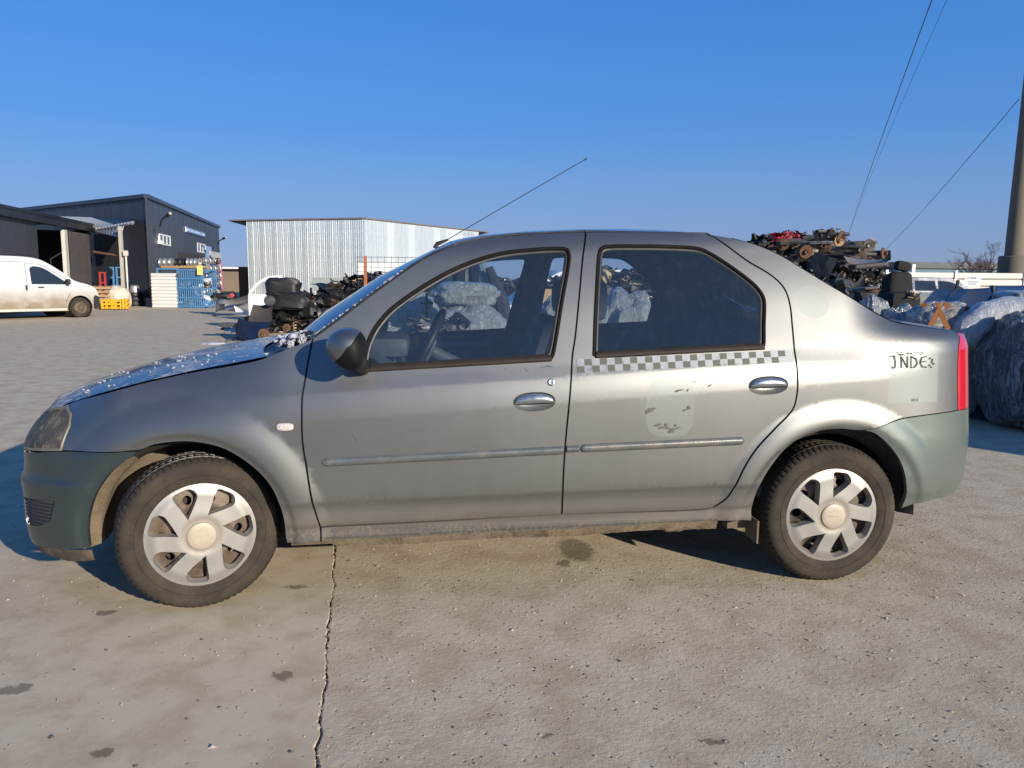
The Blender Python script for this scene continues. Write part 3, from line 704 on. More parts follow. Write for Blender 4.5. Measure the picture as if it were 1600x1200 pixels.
    for (s, z, l_, t) in ((2.0,.958,.008,.9),(2.08,.955,.006,-.6),(2.085,.949,.004,0),(2.16,.965,.02,.1),(2.175,.967,.015,-.2),(1.95,.805,.004,0),(1.40,.69,.018,-1)):
        p = [(s-l_*math.cos(t), z-l_*math.sin(t)), (s, z+.002), (s+l_*math.cos(t), z+l_*math.sin(t))]
        mb.tube([Vector(bsurf(a, b, 0))-CP for a, b in p], .0012, 5)
    tag(mb.build('scratch', plain('scratch_dark', (.06, .06, .06), .8), parent_front), kind='stuff')

def bodyside(far):
    fen = panel('fender', O_FEN, [ell(1.134, .740, .034, .0165, 24, .0, 3.2)], M_PAINT, car, far)
    mb = MB(); ind = ell(1.134, .740, .033, .0155, 24, 0, 3.2); V = []; F = []; n = len(ind)
    for f, d in ((1, .004), (1, -.002), (.85, -.006), (.4, -.007), (.02, -.0075)):
        for s, z in ind: V.append(bsurf(1.134+(s-1.134)*f, .740+(z-.740)*f, d))
    for k in range(4):
        for i in range(n): j = (i+1) % n; F.append((k*n+i, k*n+j, (k+1)*n+j, (k+1)*n+i))
    cmesh('side_indicator', V, F, plain('clear_indicator_lens', (.62, .58, .55), .2, var=.35, scale=90, bmp=.8, coat=.8), fen, far, smooth=True)
    hs = ell(2.111, .829, .086, .0385, 40, .035, 2.3); hr = ell(3.092, .888, .086, .0385, 40, .035, 2.3)
    fd = panel('door', O_FD, [O_FW, hs], M_PAINT, car, far); rd = panel('door', O_RD, [O_RW, hr], M_PAINT, car, far)
    fd['label'] = 'front door with side mirror and key lock'; rd['label'] = 'rear door with checker strip and peeled sticker patch'
    for d, o in ((fd, O_FW), (rd, O_RW)):
        ringmesh('window_trim', o, M_TRIM, d, far, .0155)
        sheet('window_pane', inset(smooth_outline(o), .010), M_GLASS, d, far, push=.010)
        ringmesh('window_trim', inset(smooth_outline(o), .015), M_BLACK, d, far, .012, ((0, .006), (.3, .003), (1, .011)))
    # wide belt moulding under each window
    for d, a in ((fd, [(1.425, .948), (2.186, .989)]), (rd, [(2.37, 1.001), (3.085, 1.035)])):
        (s0, z0), (s1, z1) = a; V = []; F = []
        for i in range(25):
            t = i/24; s = s0+(s1-s0)*t; z = z0+(z1-z0)*t
            for b, e in ((-.003, .001), (.001, -.008), (.012, -.009), (.022, -.004), (.026, .010)): V.append(bsurf(s, z+b, e))
        for i in range(24):
            for j in range(4): F.append((i*5+j, (i+1)*5+j, (i+1)*5+j+1, i*5+j+1))
        cmesh('belt_moulding', V, F, plain('weathered_belt_moulding', (.028, .021, .017), .6, var=.45, scale=18, spec=.25), d, far, smooth=True)
    handle(fd, 2.111, .829, far); handle(rd, 3.092, .888, far)
    rubstrip(fd, 1.268, .595, 2.232, .628, far, True, False); rubstrip(rd, 2.300, .634, 3.003, .655, far, True, True)
    rubstrip(rd, 2.247, .632, 2.298, .6335, far, False, False, .0150)
    if not far:
        V = []; F = []; e = ell(2.18, .907, .0145, .0145, 20)
        for f, d in ((1, .0), (1, -.003), (.8, -.005), (.5, -.0035), (.02, -.0035)):
            for s, z in e: V.append(bsurf(2.18+(s-2.18)*f, .907+(z-.907)*f, d))
        for k in range(4):
            for i in range(20): j = (i+1) % 20; F.append((k*20+i, k*20+j, (k+1)*20+j, (k+1)*20+i))
        cmesh('key_lock', V, F, M_CHROME, fd, False, smooth=True)
    q = panel('rear_quarter_panel', O_Q, [], M_PAINT, car, far)
    # dark rubber seal behind the door gaps
    mb = MB()
    for line in ([(1.253,.252),(1.254,.319),(1.23,.433),(1.21,.586),(1.199,.681),(1.199,.782),(1.201,.856),(1.21,.92),(1.22,.992),(1.235,1.078),(1.349,1.161),(1.487,1.266),(1.629,1.367),(1.717,1.419),(1.821,1.462),(1.927,1.487),(2.078,1.505),(2.37,1.521),(2.903,1.517)], [(2.37,1.521),(2.343,1.415),(2.289,1.087),(2.271,.999),(2.246,.73),(2.236,.52),(2.239,.344)], [(1.254,.319),(1.745,.33),(2.239,.344),(2.845,.347),(2.896,.357),(2.945,.404),(2.975,.469),(3.008,.548),(3.057,.626),(3.134,.71),(3.203,.782),(3.219,.845),(3.219,1.123),(3.22,1.221),(3.203,1.289),(3.154,1.342),(3.055,1.404),(2.962,1.478),(2.903,1.517)]):
        L = [];
        for i in range(len(line)-1):
            k = max(1, int(math.dist(line[i], line[i+1])/.05))
            for t in range(k): L.append((line[i][0]+(line[i+1][0]-line[i][0])*t/k, line[i][1]+(line[i+1][1]-line[i][1])*t/k))
        L.append(line[-1]); mb.tube([C_(bsurf(s, z, .021), far)-CP for s, z in L], .009, 6)
    mb.build('door_seal', M_BLACK, car, True)
    # sill flange hanging under the rocker, caked in mud
    V = []; F = []; rnd = random.Random(2); ns = 90
    for i in range(ns+1):
        s = 1.13+(2.93-1.13)*i/ns; zb = .256+(s-1.26)*.019; dz = .034+.004*math.sin(s*9)+rnd.uniform(0, .003)
        if s < 1.3: dz = .022
        dent = .012 if 2.70 < s < 2.78 else 0
        for (o, z) in ((.050, zb+.012), (.075, zb-.002), (.085, zb-dz), (.10, zb-dz-dent-.004), (.16, zb-dz+.01)): V.append(bsurf(s, max(z, .15), 0)+np.array([0, o-float(off(s, max(z, .15)))*1, 0]))
    for i in range(ns):
        for j in range(4): F.append((i*5+j+1, (i+1)*5+j+1, (i+1)*5+j, i*5+j))
    cmesh('sill_flange', V, F, plain('mud_caked_sill', (.26, .20, .135), .95, var=.3, scale=24, bmp=.7, bd=.01, dirt=(.10, .075, .05)), car, far, smooth=True)
    tl = panel('tail_light', O_TL, [], taillight_mat, car, far, gap=.002, depth=.03, crease=False)
    hl = sheet('headlight', O_HL, M_LENS, car, far, push=-.002, step=.03, gap=.002)
    # lamp inside: reflector bowl and housing
    V = []; F = []; O = inset(smooth_outline(O_HL), .004); n = len(O); c = np.mean(np.array(O), 0)
    for f, d in ((1, .0), (.97, .02), (.75, .07), (.4, .09), (.02, .095)):
        for s, z in O: V.append(bsurf(c[0]+(s-c[0])*f, c[1]+(z-c[1])*f, d))
    for k in range(4):
        for i in range(n): j = (i+1) % n; F.append((k*n+i, k*n+j, (k+1)*n+j, (k+1)*n+i))
    cmesh('reflector', V, F, plain('headlight_reflector', (.50, .46, .40), .45, metal=.3, var=.5, scale=14, bmp=.4, bd=.01), hl, far, smooth=True)
    ringmesh('lens_rim', O_HL, plain('yellowed_lens_edge', (.15, .135, .105), .4, var=.2), hl, far, .012, ((0, .004), (.2, -.004), (.7, -.0045), (1, .0)))
    # wheel arch liners
    for (cx, cz), R, a0, a1, mt in ((WF, .392, 2.15, PI+.12, M_LINER), (WF, .392, -.08, 2.15, M_UNDER), (WR, .392, -.02, PI+.05, M_UNDER)):
        mb = MB(); n = 36; V = []; F = []
        for i in range(n+1):
            a = a0+(a1-a0)*i/n
            for (r, y) in ((R+.016, .065), (R-.034, .11), (R-.036, .16), (R-.01, .3), (R-.05, .36), (.05, .40)):
                V.append((cx+r*math.cos(a), y+(.0 if cx > 1 else .0), cz+r*math.sin(a)*1.0))
        for i in range(n):
            for j in range(5): F.append((i*6+j, i*6+j+1, (i+1)*6+j+1, (i+1)*6+j))
        cmesh('wheel_arch_liner', V, F, mt, car, far, smooth=True)
    return fen, fd, rd, q
def taillight_():
    m, n, l, b = newmat('red_tail_lens'); t = noise_tex(n, l, 9, 5, .6); l.new(mixc(n, l, t.outputs[0], (.42, .004, .012), (.62, .012, .03)), b.inputs['Base Color'])
    b.inputs['Roughness'].default_value = .12; b.inputs['Coat Weight'].default_value = 1; b.inputs['Subsurface Weight'].default_value = .15; b.inputs['Subsurface Radius'].default_value = (.02, .002, .002)
    return m
taillight_mat = taillight_()
M_LENS = glassmat('headlight_lens', (.72, .70, .64), 1.2, rough=.15, dust=2.2, dirtc=(.15, .135, .11))
NEAR = bodyside(False); FAR = bodyside(True)
stickers(NEAR[2], NEAR[3], NEAR[1])
# bumpers: one piece each, near and far halves joined in the middle
def bumper(name, out, mat, holes=()):
    a = panel(name, out, holes, mat, car, False, step=.035, gap=.002, crease=False); b = panel(name+'_half', out, holes, mat, car, True, step=.035, gap=.002, crease=False)
    bm = bmesh.new(); bm.from_mesh(a.data); bm.from_mesh(b.data); bmesh.ops.remove_doubles(bm, verts=[v for v in bm.verts if abs(v.co.y) < .012], dist=.011)
    nn = [tuple(v.normal) for v in bm.verts]
    V = [v.co.copy() for v in bm.verts]; bm.verts.index_update(); F = [[v.index for v in f.verts] for f in bm.faces]; bm.free()
    bpy.data.objects.remove(b); bpy.data.objects.remove(a)
    o = mesh(name, V, F, mat, car, smooth=True)
    try: o.data.set_sharp_from_angle(angle=math.radians(35))
    except Exception: pass
    return o
fb = bumper('front_bumper', O_FB, M_BUMP, [O_FOG]); rb = bumper('rear_bumper', O_RB, M_BUMPR)
for far in (False, True):
    sheet('fog_lamp_blank', O_FOG, plain('fog_blank_plastic', (.05, .05, .052), .5, var=.3, scale=20), fb, far, push=.010, step=.02)
    for k in range(7):                       # slats of the blank
        z = .342+k*.0145; s1 = .215+.03*min(1, k/4); mb = MB()
        mb.tube([C_(bsurf(s, z+.002*(s > .1), .006), far)-CP for s in np.linspace(.045, s1-.01, 12)], .0028, 5)
        mb.build('slat', M_BLACK, fb, True)
# number-plate recess lip at the front
def loft(name, near, cent, mat, nx=24, ny=18, pw=2.0, parent=car, smooth=True):
    """surface carried from the near edge over the middle to the mirrored far edge"""
    def rs(L, n):
        L = [np.array(p, float) for p in L]; d = [0]
        for i in range(1, len(L)): d.append(d[-1]+np.linalg.norm(L[i]-L[i-1]))
        return [np.array([np.interp(t*d[-1], d, [p[k] for p in L]) for k in range(3)]) for t in np.linspace(0, 1, n)]
    A = rs(near, nx); B = rs([(x, HW, z) for x, z in cent], nx); V = []; F = []
    for i in range(nx):
        for j in range(ny):
            v = j/(ny-1); c = 1-abs(2*v-1)**pw; y = A[i][1]+(W2-2*A[i][1])*v
            V.append((A[i][0]+(B[i][0]-A[i][0])*c, y, A[i][2]+(B[i][2]-A[i][2])*c))
    for i in range(nx-1):
        for j in range(ny-1): F.append((i*ny+j, (i+1)*ny+j, (i+1)*ny+j+1, i*ny+j+1))
    return cmesh(name, V, F, mat, parent, smooth=smooth)
def edge(pts, ex=0.0, dz=0.0): return [tuple(bsurf(s, z, ex)+np.array([0, 0, dz])) for s, z in pts]
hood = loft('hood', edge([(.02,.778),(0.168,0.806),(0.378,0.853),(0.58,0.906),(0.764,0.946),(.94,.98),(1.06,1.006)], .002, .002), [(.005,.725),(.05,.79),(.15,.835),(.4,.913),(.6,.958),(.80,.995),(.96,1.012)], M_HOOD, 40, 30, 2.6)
cowl = loft('cowl_panel', edge([(1.06,1.004),(1.10,1.018),(1.19,1.050),(1.235,1.075)], .01, -.004), [(.955,1.0),(.975,.985),(1.03,.99),(1.09,1.03)], M_BLACK, 8, 24, 2.4)
ws = loft('windscreen', edge([(1.245,1.078),(1.349,1.157),(1.487,1.262),(1.629,1.362),(1.717,1.414),(1.80,1.448)], .012, 0), [(1.055,1.03),(1.2,1.15),(1.476,1.332),(1.728,1.457),(1.80,1.492)], M_WSHIELD, 24, 24, 2.2)
roof = loft('roof', edge([(1.80,1.449),(1.821,1.460),(1.927,1.485),(2.078,1.503),(2.217,1.513),(2.37,1.519),(2.608,1.524),(2.775,1.522),(2.903,1.515),(3.004,1.500)], .002, 0), [(1.80,1.492),(1.86,1.507),(1.95,1.522),(2.15,1.543),(2.4,1.557),(2.6,1.561),(2.8,1.558),(2.95,1.545),(3.05,1.53),(3.12,1.505)], M_ROOF, 40, 24, 2.4)
rwin = loft('rear_windscreen', edge([(3.02,1.488),(3.096,1.462),(3.198,1.42),(3.303,1.358),(3.417,1.288),(3.542,1.222),(3.66,1.168)], .05, -.006), [(3.12,1.500),(3.3,1.42),(3.5,1.31),(3.72,1.17)], M_WSHIELD, 20, 20, 2.2)
for far in (False, True):                                          # C-pillar turn-in between quarter panel and rear screen
    a = edge([(3.004,1.502),(3.096,1.479),(3.198,1.436),(3.303,1.372),(3.417,1.301),(3.542,1.231),(3.66,1.172)]); b = edge([(3.02,1.488),(3.096,1.462),(3.198,1.42),(3.303,1.358),(3.417,1.288),(3.542,1.222),(3.66,1.168)], .05, -.006)
    V = a+b; n = len(a); cmesh('pillar_trim', V, [(i, i+1, n+i+1, n+i) for i in range(n-1)], M_PAINT, car, far, smooth=True)
boot = loft('boot_lid', edge([(3.62,1.186),(3.719,1.150),(3.86,1.130),(4.02,1.112),(4.10,1.098),(4.2,1.085)], .004, -.002), [(3.70,1.165),(3.8,1.155),(3.95,1.14),(4.12,1.115),(4.20,1.10),(4.235,1.05)], M_PAINT, 24, 24, 3.0)
V = []; F = []; ss = np.linspace(4.12, SMAX, 14); zz = np.linspace(.75, 1.085, 8)
for s in ss:
    for z in zz: V.append(bsurf(s, z, .004))
for i in range(13):
    for j in range(7): F.append((i*8+j, (i+1)*8+j, (i+1)*8+j+1, i*8+j+1))
for far in (False, True): cmesh('boot_face', V, F, M_PAINT, boot, far, smooth=True)
ss = np.linspace(SMIN, -.13, 10); V = []; F = []
for s in ss:
    for z in np.linspace(.60, .75, 5): V.append(bsurf(s, z, .03))
for i in range(9):
    for j in range(4): F.append((i*5+j, (i+1)*5+j, (i+1)*5+j+1, i*5+j+1))
for far in (False, True): cmesh('grille', V, F, M_BLACK, car, far, smooth=True)
# windscreen rubber along both pillars
for far in (False, True):
    mb = MB(); mb.tube([C_(p, far)-CP for p in edge([(1.24,1.082),(1.349,1.163),(1.487,1.268),(1.629,1.368),(1.717,1.420),(1.80,1.452)], .016, .001)], .006, 6); mb.build('screen_seal', M_BLACK, ws, True)

# ---- underside, splash tray, mud flap
mb = MB(); mb.box((2.15, .87, .30), (3.2, 1.35, .14)); mb.box((.75, .87, .34), (1.0, 1.0, .16)); mb.box((3.6, .87, .38), (1.0, 1.0, .2)); mb.box((1.9, .87, .42), (1.5, 1.5, .06)); mb.box((2.6, .87, .43), (.9, 1.5, .05))
mb.tube([(.75, .2, .3), (.75, 1.54, .3)], .03, 10); mb.tube([(3.42, .2, .3), (3.42, 1.54, .3)], .035, 10); mb.tube([(1.3, 1.0, .2), (3.0, 1.0, .2), (3.3, 1.3, .25), (4.2, 1.3, .25)], .028, 10)
for v in mb.V: v -= CP
mb.build('underbody', M_UNDER, car)
mb = MB()
V = []; F = []
for i, s in enumerate(np.linspace(.07, .37, 9)):
    p = bsurf(s, .25); q = .045-.02*abs(i-5)/5
    for (dy, dz) in ((.012, .0), (.03, -.028-q*.6), (.09, -.034-q)): V.append(p+np.array([0, dy, dz]))
for i in range(8):
    for j in range(2): F.append((i*3+j+1, (i+1)*3+j+1, (i+1)*3+j, i*3+j))
cmesh('splash_tray', V, F, plain('torn_splash_tray', (.06, .05, .04), .85, var=.5, scale=20, dirt=(.15, .115, .08)), car, smooth=True)
for far in (False, True):
    mb = MB(); mb.box((3.095, .09, .245), (.008, .12, .10)); mb.box((3.04, .14, .27), (.1, .06, .06))
    for v in mb.V: v.y = v.y if not far else W2-v.y; v -= CP
    mb.build('mud_flap', plain('muddy_flap', (.12, .095, .065), .9, var=.4, scale=20), car)

# ---- wheels
def make_wheel(kind):
    w = empty('wheel', (0, 0, 0))
    R = .3085
    # tyre: sidewall rings by lathe, tread shoulders cut into blocks
    prof = [(.203, .012), (.206, .000), (.211, -.004), (.222, -.008), (.240, -.0125), (.2415, -.0105), (.243, -.0125), (.262, -.0135), (.276, -.0115), (.284, -.0075), (.290, -.003), (.2955, .003), (.3015, .012), (.3055, .024), (.3065, .034), (.300, .036), (.300, .042), (.3078, .044), (.3082, .066), (.3005, .068), (.3005, .076), (.3085, .078), (.3085, .100), (.3005, .102), (.3005, .110), (.3082, .112), (.3078, .136), (.300, .138), (.300, .143), (.3065, .145), (.3045, .158), (.295, .170), (.27, .18), (.24, .182), (.20, .17)]
    n = 288; V = []; F = []
    for (r, a) in prof:
        for k in range(n):
            t = 2*PI*k/n; rr = r
            if r > .293 and (a < .035 or a > .145 or .08 > a > .044 or .112 < a < .137):
                ph = (k+(2 if a > .09 else 0)+int(a*40)) % 4
                if ph == 0: rr = r-.0055
            V.append((rr*math.cos(t), a, rr*math.sin(t)))
    for i in range(len(prof)-1):
        for k in range(n): F.append((i*n+k, i*n+(k+1) % n, (i+1)*n+(k+1) % n, (i+1)*n+k))
    mi = [1 if (kind == 'front' and i//n >= 13 and i//n < 31) else 0 for i in range(len(F))]
    ty = mesh('tyre', V, F, None, w, True, mats=[M_TYRE, M_TREADW if kind == 'front' else M_TYRE], mi=mi)
    try: ty.data.set_sharp_from_angle(angle=math.radians(30))
    except Exception: pass
    mb = MB()                                # raised sidewall lettering blocks and ribs
    rnd = random.Random(5 if kind == 'front' else 8)
    for a0, cnt in ((1.2, 12), (4.3, 12), (2.9, 8), (5.9, 8)):
        for k in range(cnt):
            a = a0+k*.042
            if rnd.random() < .12: continue
            M = Matrix.Rotation(-a, 4, 'Y')@T(.252, -.0132, 0)
            for q in range(rnd.choice((2, 3))): mb.box((rnd.uniform(-.004, .004), 0, rnd.uniform(-.003, .003)), (rnd.choice((.010, .002)), .0016, rnd.choice((.0016, .006))), M=M)
    tag(mb.build('sidewall_lettering', M_TYRE, ty), kind='stuff')
    # steel rim behind the cover, with round vents
    hl_ = []
    Q, Tt = region([(.2*math.cos(t), .2*math.sin(t)) for t in np.linspace(0, 2*PI, 64, endpoint=False)], [[(.142*math.cos(a)+.017*math.cos(t), .142*math.sin(a)+.017*math.sin(t)) for t in np.linspace(0, 2*PI, 14, endpoint=False)] for a in np.arange(0, 2*PI-.01, PI/5)], .02)
    V = [(x, .052-.02*math.exp(-((math.hypot(x, z)-.12)/.03)**2), z) for x, z in Q]
    rim = mesh('steel_rim', V, [tuple(t) for t in Tt], M_STEEL, w, True)
    mb = MB(); mb.lathe([(.205, .0), (.198, .02), (.188, .06), (.186, .15)], 48, axis='Y'); mb.build('rim_barrel', M_STEEL, rim, True)
    mb = MB(); mb.lathe([(.001, .09), (.16, .09)], 24, axis='Y'); mb.build('brake_drum', M_UNDER, rim)
    mb = MB()
    for a in range(4): mb.lathe([(.0095, .0), (.0095, -.016), (.001, -.017)], 6, axis='Y', M=T(.05*math.cos(a*PI/2), .05, .05*math.sin(a*PI/2)))
    mb.build('wheel_nut', M_STEEL, rim)
    # cover: dished disc with seven swept openings
    a_off = {'front': 122.0, 'rear': 94.0}[kind]
    Rc = .2078
    def dome(r):
        return -.0105+.010*sm(.165, Rc, r)+ (.004*math.exp(-((r-.062)/.012)**2)) - .004*sm(.16, .05, r)
    opens = []; inner = []
    for k in range(7):
        b = math.radians(a_off+k*360/7)
        pts = [(.93*Rc, 0), (.955*Rc, -12), (.95*Rc, -22), (.86*Rc, -29), (.74*Rc, -30), (.36*Rc, 6), (.62*Rc, 2.5)]
        q = [(r*math.cos(b+math.radians(d)), r*math.sin(b+math.radians(d))) for r, d in pts]
        opens.append(inset(smooth_outline(q, .006, 100), .0045))
        pts = [(.82*Rc, -3), (.84*Rc, -12), (.82*Rc, -19), (.76*Rc, -25), (.70*Rc, -25), (.43*Rc, 0), (.62*Rc, -1)]
        inner.append(None)
    out = [(Rc*math.cos(t), Rc*math.sin(t)) for t in np.linspace(0, 2*PI, 96, endpoint=False)]
    ex = [(r*math.cos(t), r*math.sin(t)) for r in (.045, .0525, .057, .062, .067, .072, .188, .196, .203) for t in np.linspace(0, 2*PI, 72, endpoint=False)]
    Q, Tt = region(out, opens, .012, ex)
    V = [(x, dome(math.hypot(x, z)), z) for x, z in Q]; F = [tuple(t) for t in Tt]
    nb = len(V)
    for (a, b) in boundary_edges(Tt):
        base = len(V); ra = math.hypot(*Q[a])
        if ra > Rc*.985:
            for v in (a, b): V.append(V[v])
            for v in (b, a): V.append((Q[v][0]*.985, .022, Q[v][1]*.985))
        else:
            for v in (a, b): V.append(V[v])
            for v in (b, a):
                # recess walls slope towards the middle of their opening
                kk = min(range(7), key=lambda i: min((Q[v][0]-p[0])**2+(Q[v][1]-p[1])**2 for p in opens[i])); c = np.mean(np.array(opens[kk]), 0)
                rr = math.hypot(*Q[v]); f = .80 if rr > .8*Rc else .90
                V.append((c[0]+(Q[v][0]-c[0])*f, .026, c[1]+(Q[v][1]-c[1])*f))
        F.append((base+1, base, base+3, base+2))
    cv = mesh('wheel_cover', V, F, M_COVER, w, True)
    try: cv.data.set_sharp_from_angle(angle=math.radians(32))
    except Exception: pass
    mb = MB(); mb.lathe([(.054, -.012), (.0535, -.0165), (.05, -.0185), (.03, -.0195), (.001, -.020)], 48, axis='Y')
    mb.build('centre_cap', plain('dusty_centre_cap', (.40, .345, .27), .55, metal=.15, var=.15, scale=30, bmp=.3), cv, True)
    # emboss on the cap: a worn row of letters reads as small raised strokes
    mb = MB(); x = -.026
    for ch in (((0, 0, .0015, .008), (.003, .004, .006, .0015), (.003, -.004, .006, .0015), (.006, 0, .0015, .006)), ((0, 0, .0015, .007), (.003, .004, .005, .0015), (.006, 0, .0015, .007), (.003, 0, .005, .0012)), ((0, 0, .0015, .007), (.003, .0035, .005, .0015), (.003, -.0035, .005, .0015)), ((0, 0, .0015, .008),), ((0, 0, .0015, .007), (.003, .004, .005, .0015), (.006, 0, .0015, .007), (.003, 0, .005, .0012))):
        for (dx, dz, sx, sz) in ch: mb.box((x+dx, -.0200, dz), (sx, .0012, sz))
        x += .0115 if len(ch) > 1 else .006
    mb.build('cap_emblem', plain('dusty_centre_cap', (.40, .345, .27)), cv)
    return w
wf = make_wheel('front'); wr = make_wheel('rear')
wr.parent = car; wr.location = Vector((3.434, .043, .3085))-CP; wr.rotation_euler = (0, math.radians(1.5), 0)
wf.parent = car; wf.location = Vector((.797, .028, .3075))-CP; wf.rotation_euler = (0, 0, math.radians(20))
c1 = copy_tree(wf, car); c1.location = Vector((.765, W2-.02, .3075))-CP; c1.rotation_euler = (0, 0, PI+math.radians(24))
c2 = copy_tree(wr, car); c2.location = Vector((3.425, W2-.025, .3085))-CP; c2.rotation_euler = (0, 0, PI)

# ---- door mirror
def mirror(far):
    par = FAR[1] if far else NEAR[1]
    def egg(mb, c, a, pw, mi=0, part=1.0, n=30, m=26, sc=1.0, tilt=.42):
        V = []; F = []; f = lambda v: math.copysign(abs(v)**(2/pw), v); mm = int(m*part)
        for i in range(mm+1):
            th = PI*i/m
            for k in range(n):
                ph = 2*PI*k/n; ux, uy, uz = -math.cos(th), math.sin(th)*math.cos(ph), math.sin(th)*math.sin(ph)
                ux, uz = ux*math.cos(tilt)-uz*math.sin(tilt)*-1, -ux*math.sin(tilt)*1+uz*math.cos(tilt)
                x, y, z = f(ux)*a[0], f(uy)*a[1], f(uz)*a[2]
                if x > 0: x *= .62                       # flat mirror side to the rear
                else: z *= 1-.28*(x/a[0])**2; y *= 1-.2*(x/a[0])**2
                V.append(C_((c[0]+x*sc, c[1]+y*sc, c[2]+z*sc-.14*x), far)-CP)
        for i in range(mm):
            for k in range(n):
                q = (i*n+k, (i+1)*n+k, (i+1)*n+(k+1) % n, i*n+(k+1) % n); F.append(q if not far else q[::-1])
        mb.add(V, F, mi)
    mb = MB(); c = (1.405, -.105, 1.052); a = (.090, .105, .077)
    egg(mb, c, a, 2.5); mb.tube([C_(p, far)-CP for p in ((1.43, -.03, .985), (1.43, .03, .968), (1.43, .07, .965))], [.03, .032, .035], 12)
    m = mb.build('side_mirror', plain('mirror_housing', (.005, .005, .006), .6, var=.3, scale=12, bmp=.08, spec=.22), par, True)
    mb = MB(); egg(mb, c, a, 2.5, sc=1.035, n=60, m=60, part=.47, tilt=.62); mb.build('mirror_cap', M_PAINT, m, True)
mirror(False); mirror(True)
mb = MB(); pts = [(1.741, .87, 1.478), (1.752, .87, 1.487), (1.80, .87, 1.512)]
for v in pts: pass
mb.tube([Vector((1.735, .87, 1.462))-CP, Vector((1.745, .87, 1.485))-CP, Vector((1.80, .87, 1.507))-CP], [.014, .011, .005], 8); mb.tube([Vector((1.79, .87, 1.503))-CP, Vector((2.12, .87, 1.698))-CP, Vector((2.485, .87, 1.912))-CP], .0022, 6); mb.tube([Vector((2.477, .87, 1.9075))-CP, Vector((2.489, .87, 1.9145))-CP], .004, 6)
mb.build('roof_antenna', M_BLACK, car, True)
# wipers at the foot of the windscreen
for (a, b, c) in (((1.02, .55, 1.03), (1.06, .25, 1.05), (1.22, .16, 1.10)), ((1.0, 1.05, 1.035), (1.04, .8, 1.05), (1.09, .60, 1.06))):
    mb = MB(); mb.tube([Vector(a)-CP, Vector(b)-CP, Vector(c)-CP], [.009, .007, .005], 6); mb.tube([Vector(b)-CP+Vector((.0, .1, -.008)), Vector(c)-CP+Vector((.02, -.05, .0))], .006, 6); mb.build('wiper', M_BLACK, car, True)

# ---- cabin
def rbox(name, c, d, mat, parent, bev=.04, M=None):
    mb = MB(); mb.box((0, 0, 0), d, bev=bev, M=(T(Vector(c)-CP) if M is None else T(Vector(c)-CP)@M)); return mb.build(name, mat, parent, True)
cab = car
rbox('cabin_floor', (2.3, .87, .40), (2.3, 1.5, .05), M_DARK, car, .01)
rbox('firewall', (1.17, .87, .72), (.05, 1.45, .6), M_DARK, car, .01)
dash = loft('dashboard', [(1.12,.11,1.03),(1.3,.11,1.03),(1.48,.12,.99),(1.56,.12,.90),(1.55,.12,.72)], [(1.10,1.06),(1.3,1.05),(1.50,1.01),(1.58,.90),(1.56,.72)], M_INT, 14, 14, 4)
rbox('instrument_hood', (1.52, .50, 1.02), (.18, .42, .09), M_INT, dash, .035)
def seat(x, y, wide, front=True):
    s = empty('seat', tuple(Vector((x, y, .42))-CP), 0, None, None, parent=car)
    mb = MB(); mb.box((0, 0, .16), (.52, wide, .18), bev=.06); mb.build('seat_cushion', M_DARK, s, True)
    mb = MB(); mb.box((0, 0, .30), (.15, wide*.97, .60), bev=.06, M=T(.24, 0, .12)@Matrix.Rotation(math.radians(16 if front else 20), 4, 'Y')); mb.build('backrest', M_DARK, s, True)
    for yy in ((0,) if front else (-.40, .40)):
        mb = MB(); mb.box((0, 0, 0), (.10, .26, .18), bev=.045, M=T(.47, yy, .80)); mb.tube([(.44, yy-.06, .64), (.46, yy-.06, .74)], .006, 6); mb.tube([(.44, yy+.06, .64), (.46, yy+.06, .74)], .006, 6)
        mb.build('headrest', M_DARK, s, True)
seat(1.98, .50, .50); seat(1.98, 1.24, .50); seat(2.86, .87, 1.26, False)
rbox('parcel_shelf', (3.42, .87, 1.06), (.52, 1.25, .03), M_DARK, car, .01)
